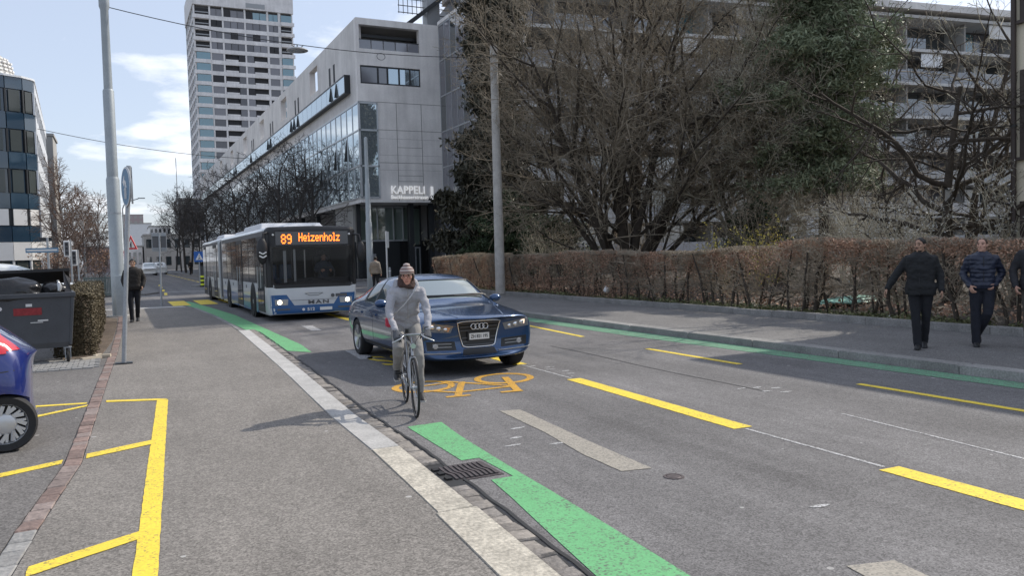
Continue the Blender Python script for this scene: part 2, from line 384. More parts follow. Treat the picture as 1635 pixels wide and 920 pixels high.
M['navytrouser'] = mat('dark blue jeans', (0.013, 0.015, 0.024), 0.9, nscale=9, namt=0.2, bscale=10, bstr=0.4)
M['browntrouser'] = mat('brown grey trousers', (0.085, 0.072, 0.06), 0.9, bscale=10, bstr=0.4)
M['darkjacket'] = mat('charcoal jacket', (0.022, 0.022, 0.026), 0.85, bscale=10, bstr=0.4)
M['brownjacket'] = mat('dark brown jacket', (0.018, 0.015, 0.013), 0.85, bscale=10, bstr=0.4)
M['beigejacket'] = mat('beige jacket', (0.26, 0.22, 0.18), 0.9, bscale=10, bstr=0.3)
M['bikeframe'] = mat('silver bike frame', (0.36, 0.37, 0.38), 0.3, metal=0.7)
M['teal'] = mat('pale green tarpaulin', (0.30, 0.55, 0.45), 0.5, bscale=8, bstr=0.5)
M['litter'] = mat('white litter', (0.7, 0.7, 0.69), 0.7)
M['debris'] = mat('light wood scrap', (0.48, 0.42, 0.33), 0.85)
M['fargrey'] = mat('grey render', (0.36, 0.35, 0.33), 0.85, nscale=0.4, namt=0.08)
M['farpink'] = mat('pinkish render', (0.36, 0.29, 0.29), 0.85)
M['fence'] = mat('green grey fence', (0.10, 0.13, 0.12), 0.6)

# striped woollen hat, stripes follow the height on the head
def stripe_mat():
    m = bpy.data.materials.new('striped wool'); m.use_nodes = True
    nt = m.node_tree; N, L = nt.nodes, nt.links
    b = N["Principled BSDF"]; b.inputs["Roughness"].default_value = 0.95
    t = N.new("ShaderNodeTexCoord")
    w = N.new("ShaderNodeTexWave"); w.wave_type = 'BANDS'; w.bands_direction = 'Z'
    w.inputs["Scale"].default_value = 8.5; w.inputs["Distortion"].default_value = 0.3
    L.new(t.outputs["Object"], w.inputs["Vector"])
    r = N.new("ShaderNodeValToRGB"); r.color_ramp.elements[0].position = 0.42; r.color_ramp.elements[1].position = 0.55
    r.color_ramp.elements[0].color = (0.20, 0.13, 0.12, 1); r.color_ramp.elements[1].color = (0.42, 0.36, 0.34, 1)
    L.new(w.outputs["Fac"], r.inputs[0]); L.new(r.outputs[0], b.inputs["Base Color"])
    return m
M['drivershirt'] = mat('blue grey shirt', (0.10, 0.12, 0.16), 0.9)
M['hat'] = stripe_mat()
def quilt_mat():
    m = M['navyjacket']; nt = m.node_tree; N, L = nt.nodes, nt.links
    b = N["Principled BSDF"]; t = N.new("ShaderNodeTexCoord")
    w = N.new("ShaderNodeTexWave"); w.wave_type = 'BANDS'; w.bands_direction = 'Z'; w.inputs["Scale"].default_value = 4.6; w.inputs["Distortion"].default_value = 2.5
    L.new(t.outputs["Object"], w.inputs["Vector"])
    bp = N.new("ShaderNodeBump"); bp.inputs["Strength"].default_value = 0.35; bp.inputs["Distance"].default_value = 0.02
    L.new(w.outputs["Fac"], bp.inputs["Height"]); L.new(bp.outputs[0], b.inputs["Normal"])
quilt_mat()

# ------------------------------------------------------------------ mesh helpers
def unit(v):
    n = math.sqrt(sum(x * x for x in v)) or 1.0
    return tuple(x / n for x in v)

def link(name, me, m=None, parent=None, world=False):
    o = bpy.data.objects.new(name, me)
    COL.objects.link(o)
    if m is not None:
        for q in (m if isinstance(m, (list, tuple)) else [m]):
            me.materials.append(M[q] if isinstance(q, str) else q)
    if parent is not None:
        o.parent = parent
        if world: o.matrix_parent_inverse = parent_matrix(parent).inverted()
    return o

def parent_matrix(p):
    m = p.matrix_basis.copy()
    while p.parent is not None:
        m = p.parent.matrix_basis @ p.matrix_parent_inverse @ m
        p = p.parent
    return m

def again(o, parent=None, loc=None, rotz=None):
    c = o.copy(); COL.objects.link(c)
    if parent is not None: c.parent = parent
    if loc is not None: c.location = loc
    if rotz is not None: c.rotation_euler = (0, 0, rotz)
    return c

def copy_tree(o, parent=None):
    c = o.copy(); COL.objects.link(c)
    if parent is not None:
        c.parent = parent
    for ch in [x for x in o.children]:
        copy_tree(ch, c)
    return c

def thing(name, label, cat, loc=(0, 0, 0), rotz=0.0, group=None):
    o = bpy.data.objects.new(name, None)
    o.empty_display_size = 0.3
    COL.objects.link(o)
    o.location = loc; o.rotation_euler = (0, 0, rotz)
    return tag(o, label, cat, group)

def tag(o, label, cat, group=None):
    o['label'] = label; o['category'] = cat
    if group: o['group'] = group
    return o

def kind(o, k):
    o['kind'] = k
    return o

class MB:
    def __init__(s):
        s.v = []; s.f = []; s.m = []
    def add(s, vs, fs, m=0):
        b = len(s.v)
        s.v.extend([tuple(v) for v in vs])
        for f in fs:
            s.f.append([i + b for i in f]); s.m.append(m)
        return s
    def box(s, c, d, rz=0.0, m=0, top=1.0):
        hx, hy, hz = d[0] / 2, d[1] / 2, d[2] / 2
        ca, sa = math.cos(rz), math.sin(rz)
        vs = []
        for z, k in ((-hz, 1.0), (hz, top)):
            for x, y in ((-hx, -hy), (hx, -hy), (hx, hy), (-hx, hy)):
                x *= k; y *= k
                vs.append((c[0] + x * ca - y * sa, c[1] + x * sa + y * ca, c[2] + z))
        return s.add(vs, [(0, 3, 2, 1), (4, 5, 6, 7), (0, 1, 5, 4), (1, 2, 6, 5), (2, 3, 7, 6), (3, 0, 4, 7)], m)
    def span(s, a, b, m=0):
        return s.box([(a[i] + b[i]) / 2 for i in range(3)], [abs(b[i] - a[i]) for i in range(3)], 0, m)
    def beam(s, a, b, w, h, m=0):
        a = Vector(a); b = Vector(b); d = (b - a).normalized()
        u = d.cross(Vector((0, 0, 1)))
        if u.length < 1e-4: u = Vector((1, 0, 0))
        u.normalize(); v = u.cross(d).normalized()
        vs = []
        for p in (a, b):
            for i, j in ((-1, -1), (1, -1), (1, 1), (-1, 1)):
                vs.append(p + u * (w / 2 * i) + v * (h / 2 * j))
        return s.add(vs, [(0, 1, 2, 3), (7, 6, 5, 4), (0, 4, 5, 1), (1, 5, 6, 2), (2, 6, 7, 3), (3, 7, 4, 0)], m)
    def tube(s, pts, r, n=8, m=0, cap=True):
        P = [Vector(p) for p in pts]; k = len(P)
        rs = r if isinstance(r, (list, tuple)) else [r] * k
        t0 = (P[1] - P[0]).normalized()
        u = t0.cross(Vector((0, 0, 1)))
        if u.length < 1e-3: u = t0.cross(Vector((0, 1, 0)))
        u.normalize()
        vs = []
        for i in range(k):
            t = (P[min(i + 1, k - 1)] - P[max(i - 1, 0)]).normalized()
            u = (u - t * u.dot(t)).normalized(); w = t.cross(u)
            for j in range(n):
                a = 2 * PI * j / n
                vs.append(P[i] + (u * math.cos(a) + w * math.sin(a)) * rs[i])
        fs = []
        for i in range(k - 1):
            for j in range(n):
                q = (j + 1) % n
                fs.append((i * n + j, i * n + q, (i + 1) * n + q, (i + 1) * n + j))
        if cap:
            fs.append(tuple(range(n - 1, -1, -1))); fs.append(tuple((k - 1) * n + j for j in range(n)))
        return s.add(vs, fs, m)
    def loft(s, rings, m=0, cap=True, closed=True):
        n = len(rings[0]); k = len(rings); vs = [p for r_ in rings for p in r_]; fs = []
        for i in range(k - 1):
            for j in range(n if closed else n - 1):
                q = (j + 1) % n
                fs.append((i * n + j, i * n + q, (i + 1) * n + q, (i + 1) * n + j))
        if cap and closed:
            fs.append(tuple(range(n - 1, -1, -1))); fs.append(tuple((k - 1) * n + j for j in range(n)))
        return s.add(vs, fs, m)
    def lathe(s, prof, c=(0, 0, 0), axis='z', n=24, m=0):
        rings = []
        for r_, z in prof:
            ring = []
            for j in range(n):
                a = 2 * PI * j / n
                x, y = r_ * math.cos(a), r_ * math.sin(a)
                p = {'z': (x, y, z), 'x': (z, x, y), 'y': (y, z, x)}[axis]
                ring.append((p[0] + c[0], p[1] + c[1], p[2] + c[2]))
            rings.append(ring)
        s.loft(rings, m, cap=False)
        k = len(rings) * n; b0 = len(s.v) - k
        if prof[0][0] < .035: s.f.append([b0 + j for j in range(n - 1, -1, -1)]); s.m.append(m)
        if prof[-1][0] < .035: s.f.append([b0 + k - n + j for j in range(n)]); s.m.append(m)
        return s
    def ball(s, c, r, nu=12, nv=8, m=0):
        r = r if isinstance(r, (list, tuple)) else (r, r, r)
        rings = []
        for i in range(nv + 1):
            t = PI * i / nv; q = max(math.sin(t), 0.02)
            rings.append([(c[0] + r[0] * q * math.cos(2 * PI * j / nu), c[1] + r[1] * q * math.sin(2 * PI * j / nu), c[2] - r[2] * math.cos(t)) for j in range(nu)])
        return s.loft(rings, m)
    def prism(s, poly, z0, z1, m=0):
        n = len(poly)
        vs = [(p[0], p[1], z0) for p in poly] + [(p[0], p[1], z1) for p in poly]
        fs = [tuple(range(n - 1, -1, -1)), tuple(range(n, 2 * n))] + [(i, (i + 1) % n, n + (i + 1) % n, n + i) for i in range(n)]
        return s.add(vs, fs, m)
    def sheet(s, poly, z, m=0):
        return s.add([(p[0], p[1], z) for p in poly], [tuple(range(len(poly)))], m)
    def strip(s, line, w, z, m=0):
        """flat ribbon of width w along a 2-D polyline"""
        n = len(line); vs = []
        for i in range(n):
            a = line[max(i - 1, 0)]; b = line[min(i + 1, n - 1)]
            dx, dy = b[0] - a[0], b[1] - a[1]; l = math.hypot(dx, dy) or 1
            nx, ny = -dy / l * w / 2, dx / l * w / 2
            vs += [(line[i][0] + nx, line[i][1] + ny, z), (line[i][0] - nx, line[i][1] - ny, z)]
        return s.add(vs, [(2 * i, 2 * i + 1, 2 * i + 3, 2 * i + 2) for i in range(n - 1)], m)
    def mesh(s, name, smooth=None, recalc=False):
        me = bpy.data.meshes.new(name)
        me.from_pydata(s.v, [], s.f)
        if any(s.m): me.polygons.foreach_set('material_index', s.m)
        if recalc:
            bm = bmesh.new(); bm.from_mesh(me); bmesh.ops.recalc_face_normals(bm, faces=bm.faces); bm.to_mesh(me); bm.free()
        if smooth is not None:
            me.shade_smooth()
            if smooth < 180: me.set_sharp_from_angle(angle=R(smooth))
        me.update()
        return me
    def build(s, name, m=None, parent=None, smooth=None, world=False, bevel=None, recalc=True):
        o = link(name, s.mesh(name, smooth, recalc), m, parent, world)
        if bevel:
            b = o.modifiers.new("bevel", 'BEVEL'); b.width = bevel; b.segments = 2; b.limit_method = 'ANGLE'; b.angle_limit = R(40)
        return o

def np_mesh(name, V, F):
    """mesh from numpy arrays, all faces with the same number of corners"""
    me = bpy.data.meshes.new(name)
    V = np.asarray(V, dtype=np.float32); F = np.asarray(F, dtype=np.int32)
    k = F.shape[1]
    me.vertices.add(len(V)); me.vertices.foreach_set('co', V.ravel())
    me.loops.add(F.size); me.loops.foreach_set('vertex_index', F.ravel())
    me.polygons.add(len(F)); me.polygons.foreach_set('loop_start', np.arange(0, F.size, k, dtype=np.int32))
    me.polygons.foreach_set('loop_total', np.full(len(F), k, dtype=np.int32))
    me.update(calc_edges=True); me.validate()
    return me

def cards(P, size, aspect=0.55, rs=nrg, droop=None, fold=True):
    """leaf quads (a folded pair of triangles) at the points P with random orientation"""
    n = len(P)
    d = rs.normal(size=(n, 3))
    if droop is not None: d = d * (1 - droop[0]) + np.asarray(droop[1]) * droop[0]
    d /= np.linalg.norm(d, axis=1)[:, None]
    e = rs.normal(size=(n, 3)); e -= d * (d * e).sum(1)[:, None]; e /= np.linalg.norm(e, axis=1)[:, None]
    s_ = (size[0] + (size[1] - size[0]) * rs.rand(n))[:, None]
    a = P - d * s_ * 0.5; c = P + d * s_ * 0.5
    up_ = np.cross(d, e) * s_ * 0.12
    b = P + e * s_ * aspect * 0.5 + up_; f = P - e * s_ * aspect * 0.5 + up_
    V = np.stack([a, b, c, f], 1).reshape(-1, 3)
    F = np.arange(4 * n).reshape(n, 4)
    return V, F

def dep_mesh(o):
    dg = bpy.context.evaluated_depsgraph_get()
    return bpy.data.meshes.new_from_object(o.evaluated_get(dg))

def drop(o):
    me = o.data
    bpy.data.objects.remove(o)
    if me is not None and me.users == 0: bpy.data.meshes.remove(me)

def text_mesh(body, size, extrude=0.0, align='LEFT', bold=0.0, spacing=1.0):
    cu = bpy.data.curves.new("lettering", 'FONT')
    cu.body = body; cu.size = size; cu.extrude = extrude; cu.align_x = align; cu.offset = bold; cu.space_character = spacing
    cu.resolution_u = 3
    o = bpy.data.objects.new("lettering", cu); COL.objects.link(o)
    bpy.context.view_layer.update()
    me = dep_mesh(o)
    bpy.data.objects.remove(o); bpy.data.curves.remove(cu)
    return me

def lettering(name, body, size, m, loc, rot, parent=None, extrude=0.01, align='LEFT', bold=0.0, sx=1.0, spacing=1.0, world=False):
    me = text_mesh(body, size, extrude, align, bold, spacing)
    me.materials.clear()
    o = link(name, me, m, parent)
    o.location = loc; o.rotation_euler = rot; o.scale = (sx, 1, 1)
    if parent is not None and world: o.matrix_parent_inverse = parent_matrix(parent).inverted()
    return o

def lerp(a, b, t): return a + (b - a) * t
def along(line, y):
    """x of a polyline (x, y) at a given y"""
    for (x0, y0), (x1, y1) in zip(line, line[1:]):
        if y <= y1: return lerp(x0, x1, (y - y0) / (y1 - y0))
    return line[-1][0]

# ================================================================== GROUND, ROAD, PAVEMENTS
KERB = [(1.45, -8), (1.55, 1), (1.68, 3.6), (1.76, 4.74), (1.86, 6.5), (1.91, 8.43), (2.12, 12.2), (2.42, 19.1), (2.46, 20.6), (2.45, 25), (2.26, 31.5)]   # pavement side of the left kerb
BRK = [(-1.15, -2), (-0.88, 3), (-0.66, 5.8), (-0.49, 7.5), (-0.37, 11.9), (-0.22, 17), (-0.14, 21.5), (-0.10, 26), (-0.12, 32)]  # left edge of brick strip
KW = 0.24
RK = 9.50       # right kerb
PZ = 0.05       # left pavement height
RZ = 0.11       # right pavement height

g0 = kind(MB().sheet([(-1500, -800), (1500, -800), (1500, 2200), (-1500, 2200)], -0.06).build('ground', 'farground'), 'structure')
rd = MB()
rd.add([(1.2, -10, 0), (RK + 0.2, -10, 0), (RK + 0.2, 33, 0), (1.2, 33, 0), (-90, 33, 0), (110, 33, 0), (110, 36, 0), (-90, 36, 0)], [(0, 1, 2, 3)])
rd.add([(-90, 33, 0), (1.2, 33, 0), (RK + 0.2, 33, 0), (RK + 0.2, 54, 0), (1.2, 54, 0), (-90, 46, 0), (1.2, 46, 0), (120, 38, 0), (120, 54, 0)],
       [(0, 1, 6, 5), (1, 2, 3, 4, 6), (2, 7, 8, 3)])
rd.add([(1.2, 54, 0), (RK + 0.2, 54, 0), (RK + 0.2, 480, 0), (1.2, 480, 0)], [(0, 1, 2, 3)])
road = kind(rd.build('road', 'road'), 'structure')

def sidewalk(name, poly, z, m, depth=0.16):
    return kind(MB().prism(poly, z - depth, z).build(name, m), 'structure')
lp = [(x + 0.14, y) for x, y in BRK] + [(x, y) for x, y in reversed(KERB)]
lpav = sidewalk('left_pavement', lp, PZ, 'pavement')
yard = sidewalk('yard', [(-60, -2)] + [(x, y) for x, y in BRK] + [(-60, 32)], PZ, 'yard')
lfar = sidewalk('far_left_pavement', [(-60, 46), (1.2, 46), (1.9, 48), (2.3, 480), (-60, 480)], 0.08, 'rpavement')
rp = [(RK + 0.28, -10), (RK + 0.28, 33), (RK + 0.8, 35.2), (RK + 2.2, 36.4), (13.0, 36.6), (13.0, -10)]
rpav = sidewalk('right_pavement', rp, RZ, 'rpavement', 0.2)
square = sidewalk('building_forecourt', [(RK + 0.1, 480), (RK + 0.1, 56.5), (RK + 1.2, 54.6), (120, 54), (120, 480)], 0.09, 'rpavement')
kind(MB().prism([(7.0, 100), (9.55, 84), (9.62, 480), (8.6, 480)], -.05, .09).build('far_right_pavement', 'rpavement'), 'structure')
garden = MB()
nx, ny = 46, 34
vs = []; fs = []
for j in range(ny):
    for i in range(nx):
        x = 13.24 + (i / (nx - 1)) ** 1.6 * 80; y = -12 + j / (ny - 1) * 50
        vs.append((x, y, 0.10 + (0.12 * noise.noise(Vector((x * 0.5, y * 0.5, 0)))) * min(1, (x - 13.2) * 1.5) + min(0.25, max(0, x - 13.3) * 0.03)))
for j in range(ny - 1):
    for i in range(nx - 1):
        a = j * nx + i; fs.append((a, a + 1, a + nx + 1, a + nx))
garden.add(vs, fs)
kind(garden.build('garden_ground', 'soil', smooth=180), 'structure')

# left kerb: long granite stones, each its own piece
def quadstone(c4, z0, z1, jit=0.004, inset=0.006, rs=rnd):
    """a stone on a four-cornered plan with a slightly smaller, uneven top"""
    cx = sum(p[0] for p in c4) / 4; cy_ = sum(p[1] for p in c4) / 4
    b = MB()
    low = [(p[0], p[1], z0) for p in c4]
    mid = [(p[0], p[1], z1 - inset + rs.uniform(-jit, jit) * 0.5) for p in c4]
    def sh(p):
        l = math.hypot(p[0] - cx, p[1] - cy_) or 1
        return (p[0] - (p[0] - cx) / l * inset * 1.4, p[1] - (p[1] - cy_) / l * inset * 1.4)
    topv = [(*sh(p), z1 + rs.uniform(-jit, jit)) for p in c4]
    b.add(low + mid + topv, [(0, 1, 5, 4), (1, 2, 6, 5), (2, 3, 7, 6), (3, 0, 4, 7), (4, 5, 9, 8), (5, 6, 10, 9), (6, 7, 11, 10), (7, 4, 8, 11), (8, 9, 10, 11)])
    return b
y = -3.0; k = 0
cuts = [-3.0, -1.6, 0.2, 1.7, 3.2, 4.76, 6.62, 8.25, 9.8, 11.3, 12.9, 14.6, 16.2, 17.9, 19.6, 21.3, 23.1, 24.9, 26.8, 28.7, 30.4]
for a, b in zip(cuts, cuts[1:]):
    g_ = 0.008
    w = KW + (0.02 if b < 4.9 else 0.0) if b < 20 else .11
    off = -0.02 if b < 4.9 else 0.0
    c4 = [(along(KERB, a + g_) + off, a + g_), (along(KERB, a + g_) + w, a + g_), (along(KERB, b - g_) + w, b - g_), (along(KERB, b - g_) + off, b - g_)]
    quadstone(c4, -0.1, PZ + 0.008, 0.003).build('kerb_stone', 'granitew' if b < 6.7 else ('granite' if b < 20 else 'kerbgrey'), lpav)
# dark joint bed under kerb stones, setts and bricks
bed = MB()
ys = [-6 + i * 0.8 for i in range(33)]
for a, b in zip(ys, ys[1:]):
    bed.add([(along(KERB, a) - 0.006, a, -0.004), (along(KERB, a) + KW + 0.19, a, 0.006), (along(KERB, b) + KW + 0.19, b, 0.006), (along(KERB, b) - 0.006, b, -0.004)], [(0, 1, 2, 3)])
bed.build('joint_bed', 'tar', lpav)
# gutter of single granite setts
gut = kind(MB().strip([(along(KERB, q) + KW + 0.10, q) for q in ys], 0.18, 0.007).build('gutter', 'tar'), 'structure')
y = 2.2
setts = 0
far_setts = MB()
while y < 20:
    ln = rnd.uniform(0.12, 0.19); w = 0.155 + rnd.uniform(-0.015, 0.02)
    if not (5.42 < y + ln * 0.6 < 5.98):
        a, b = y + 0.007, y + ln - 0.007
        x0a, x0b = along(KERB, a) + KW + 0.015, along(KERB, b) + KW + 0.015
        c4 = [(x0a, a), (x0a + w, a + rnd.uniform(-.01, .01)), (x0b + w + rnd.uniform(-.01, .01), b + rnd.uniform(-.01, .01)), (x0b, b)]
        q = quadstone(c4, -0.05, 0.024 + rnd.uniform(-0.006, 0.006), 0.006, 0.012)
        if y < 16: q.build('sett', 'sett', gut, smooth=50)
        else: far_setts.add(q.v, q.f)
    y += ln
kind(far_setts.build('distant_setts', 'sett', gut), 'stuff')
# open tar joint beside the setts, a wandering crack
pts = [(along(KERB, q) + KW + 0.215 + 0.02 * noise.noise(Vector((q * 3.1, 0, 0))), q) for q in [2 + i * 0.09 for i in range(196)]]
MB().strip(pts, 0.028, 0.010).build('tar_joint', 'tar', road)

# brick strip
y = 3.0
strip = kind(MB().strip([(along(BRK, q) + 0.07, q) for q in [-6 + i * 0.8 for i in range(47)]], 0.16, PZ - 0.006).build('brick_strip', 'tar'), 'structure')
farb = MB()
while y < 31:
    ln = rnd.uniform(0.17, 0.23)
    a, b = y + 0.006, y + ln - 0.006
    w = 0.125
    xa, xb = along(BRK, a) + 0.008 + rnd.uniform(-.006, .006), along(BRK, b) + 0.008 + rnd.uniform(-.006, .006)
    q = quadstone([(xa, a), (xa + w, a), (xb + w, b), (xb, b)], PZ - 0.06, PZ + 0.006 + rnd.uniform(-.004, .004), 0.004, 0.008)
    if y < 24: q.build('brick', 'brickgrey' if y < 5.75 else ('brick' if rnd.random() < 0.7 else 'brickmix'), strip)
    else: farb.add(q.v, q.f)
    y += ln
kind(farb.build('distant_bricks', 'brick', strip), 'stuff')

# right kerb stones
cutsr = [-4, -2.3, -0.6, 1.2, 3.0, 4.75, 6.6, 8.5, 10.3, 12.0, 13.9, 15.8, 17.7, 19.6, 21.6, 23.6, 25.6, 27.6, 29.6, 31.6]
for a, b in zip(cutsr, cutsr[1:]):
    q = quadstone([(RK, a + .006), (RK + 0.276, a + .006), (RK + 0.276, b - .006), (RK, b - .006)], -0.1, RZ + 0.006, 0.004, 0.018)
    q.build('kerb_stone', 'kerbgrey', rpav, smooth=50)
# low stone edging at the back of the pavement
y = -4
while y < 36:
    ln = 1.25
    q = quadstone([(13.03, y + .006), (13.23, y + .006), (13.23, y + ln - .006), (13.03, y + ln - .006)], -0.05, RZ + 0.13 + rnd.uniform(-.006, .006), 0.004, 0.014)
    q.build('edging_stone', 'kerbgrey', rpav)
    y += ln

kind(MB().sheet([(-1.5, 31.6), (2.30, 31.45), (2.10, 33.3), (-1.5, 33.3)], 0.006).build('dropped_kerb_apron', 'granite', recalc=False), 'structure')
# ---- markings: flat sheets of paint
def mark(name, poly, m, parent, z=0.004):
    pp = []
    for (a, b) in zip(poly, poly[1:] + poly[:1]):
        n_ = max(1, min(60, int(math.hypot(b[0] - a[0], b[1] - a[1]) / .07)))
        for k in range(n_): pp.append((lerp(a[0], b[0], k / n_) + rnd.uniform(-.003, .003), lerp(a[1], b[1], k / n_) + rnd.uniform(-.003, .003)))
    return MB().sheet(pp, z).build(name, m, parent, recalc=False)
def dash(name, p0, p1, w, m, parent, z=0.004):
    dx, dy = p1[0] - p0[0], p1[1] - p0[1]; l = math.hypot(dx, dy); nx_, ny_ = -dy / l * w / 2, dx / l * w / 2
    return mark(name, [(p0[0] + nx_, p0[1] + ny_), (p1[0] + nx_, p1[1] + ny_), (p1[0] - nx_, p1[1] - ny_), (p0[0] - nx_, p0[1] - ny_)], m, parent, z)
# green edge band, near piece (cut round the drain) and far piece
GL = [(1.84, -1), (2.0, 1.8), (2.10, 3.0), (2.16, 3.52), (2.26, 4.22), (2.37, 4.95), (2.43, 5.42)]
GR = [(2.3, -1), (2.46, 1.8), (2.56, 3.0), (2.595, 3.52), (2.64, 4.22), (2.68, 4.95), (2.70, 5.42)]
gbm = MB()
def band(L_, R_):
    gbm.add([(x, y_, .004) for x, y_ in L_] + [(x, y_, .004) for x, y_ in R_], [(k, len(L_) + k, len(L_) + k + 1, k + 1) for k in range(len(L_) - 1)])
band(GL, GR); band([(2.615, 5.42), (2.615, 6.06)], [(2.70, 5.42), (2.735, 6.06)]); band([(2.455, 6.06), (2.475, 6.9), (2.49, 7.55)], [(2.735, 6.06), (2.79, 6.9), (2.86, 7.57)])
gbm.build('green_band', 'green', road, recalc=False)
mark('green_band', [(2.68, 15.15), (3.05, 14.55), (3.15, 16.0), (3.16, 26), (2.92, 31.2), (2.6, 36.5), (2.0, 36.5), (2.40, 31.6), (2.585, 26), (2.69, 20.5)], 'green', road)
mark('green_band', [(9.47, -3), (9.47, 31.5), (9.2, 31.5), (8.98, 18), (8.92, 13), (9.02, 9), (9.09, 5.5), (9.12, -3)], 'greenold', road)
YC = [(3.9, -4), (5.06, 1.0), (5.12, 4.1), (5.22, 7.5), (5.35, 9.2), (5.48, 14), (5.56, 22), (5.8, 60), (6.3, 200)]
YC[0] = (5.0, -4)
spans = [(-2.3, -0.9), (0.7, 4.12), (5.74, 9.16), (10.8, 14.2), (15.85, 19.25), (20.9, 24.3), (25.9, 29.3)] + [(55 + 5 * i, 58.4 + 5 * i) for i in range(14)]
for i, (a, b) in enumerate(spans):
    dash('lane_dash', (along(YC, a), a), (along(YC, b), b), 0.21 if i < 7 else 0.16, 'yellow', road)
for (a, b) in ((4.16, 5.70), (9.22, 10.76), (14.3, 15.8), (19.35, 20.8)):
    dash('guide_line', (along(YC, a), a), (along(YC, b), b), 0.035, 'whitepaint', road, 0.003)
RY = [(7.93, 0), (7.93, 6.8), (7.96, 9), (8.0, 11.2), (8.15, 13.6), (8.45, 16.6), (8.6, 20), (8.8, 30)]
for (a, b) in ((0.4, 2.6), (4.4, 6.8), (8.88, 11.2), (13.55, 16.5), (18.6, 21.5), (23.6, 26.5)):
    dash('bay_dash', (along(RY, a), a), (along(RY, b), b), 0.105, 'yellow', road)
dash('seam_line', (6.15, 3.4), (6.41, 5.7), 0.03, 'whitepaint', road, 0.003)
MB().strip([(6.9, 12.6 - i * 0.7 + 0.02 * (i % 2)) if i < 1 else (6.9 + 0.03 * math.sin(i) - 0.03 * i, 12.6 - i * 0.7) for i in range(9)], 0.022, 0.003).build('tar_joint', 'tar', road, recalc=False)
mark('milled_patch', [(3.60, 7.75), (3.52, 6.6), (3.40, 5.7), (3.38, 5.10), (3.63, 5.05), (3.68, 6.0), (3.82, 7.70)], 'patch', road)
mark('milled_patch', [(3.36, 2.97), (3.22, 2.0), (3.10, 1.0), (3.40, 0.9), (3.52, 2.0), (3.64, 2.9)], 'patch', road)
mark('milled_patch', [(3.62, 14.4), (3.85, 14.3), (3.75, 12.9), (3.52, 13.0)], 'whitepaint', road)
mark('milled_patch', [(4.05, 20.4), (4.3, 20.3), (4.2, 18.8), (3.98, 18.9)], 'whitepaint', road)
for (x, y_) in ((5.45, 10.55), (5.60, 10.3), (5.5, 10.1), (5.62, 9.85), (5.55, 9.6), (6.8, 7.3), (6.95, 7.15), (6.7, 7.05), (6.6, 7.35), (6.85, 6.9), (3.2, 6.55), (3.42, 6.15), (3.05, 6.3), (4.0, 3.75), (3.4, 6.9)):
    a = rnd.uniform(0, PI)
    mark('paint_fleck', [(x + r_ * math.cos(a + t) * 1.0, y_ + r_ * math.sin(a + t) * 0.35) for t, r_ in ((0.2, .10), (1.4, .06), (2.6, .09), (3.7, .11), (5.2, .07))], 'whitepaint', road, 0.0035)
# bicycle pictogram: two rings and a frame of straight strokes, seen from a cyclist's side
def ring_sheet(c, r0, r1, n, z, ax=1.0, ay=1.0, rot=0.0):
    vs = []; ca, sa = math.cos(rot), math.sin(rot)
    for j in range(n):
        a = 2 * PI * j / n
        for r_ in (r0, r1):
            x, y_ = r_ * math.cos(a) * ax, r_ * math.sin(a) * ay
            vs.append((c[0] + x * ca - y_ * sa, c[1] + x * sa + y_ * ca, z))
    return MB().add(vs, [(2 * j, 2 * j + 1, 2 * ((j + 1) % n) + 1, 2 * ((j + 1) % n)) for j in range(n)])
ra = math.atan2(9.49 - 9.97, 4.95 - 4.28)
for c in ((4.61, 9.76), (3.46, 9.76)):
    ring_sheet(c, 0.30, 0.39, 40, 0.0042, 1.04, 1.18, ra).build('bicycle_wheel_mark', 'orange', road, recalc=False)
for k, (a, b, w) in enumerate([((4.02, 9.82), (3.57, 8.86), 0.09), ((3.42, 8.87), (3.72, 8.83), 0.09), ((3.83, 9.99), (4.42, 9.12), 0.075), ((3.62, 9.10), (4.44, 9.10), 0.075),
                ((4.66, 9.83), (4.31, 8.72), 0.10), ((4.10, 8.79), (4.38, 8.75), 0.09), ((3.32, 9.48), (3.66, 9.08), 0.07), ((3.46, 9.78), (3.92, 9.84), 0.06)]):
    MB().strip([a, b], w, 0.0046 + 0.0004 * k).build('bicycle_frame_mark', 'orange', road, recalc=False)
bus_me = text_mesh("BUS", 1.75, 0, 'CENTER', 0.01)
bus_me.materials.clear()
bt = link('road_lettering', bus_me, 'yellow', road); bt.location = (4.25, 13.2, 0.004); bt.rotation_euler = (0, 0, PI); bt.scale = (0.42, 1, 1)
# crossing beyond the bus and at the far arm
for i in range(7):
    x = 1.75 + i * 1.0
    mark('crossing_bar', [(x + 0.05, 33.4), (x + 0.70, 33.4), (x + 0.70, 37.4), (x + 0.05, 37.4)], 'yellow', road, 0.0085)
for i in range(4):
    dash('lane_dash', (2.1 + i * 0.15, 45 + 6 * i), (2.25 + i * 0.15, 48.4 + 6 * i), 0.15, 'yellow', road)
mark('stop_line', [(2.2, 49.0), (5.4, 49.0), (5.4, 49.4), (2.2, 49.4)], 'whitepaint', road)
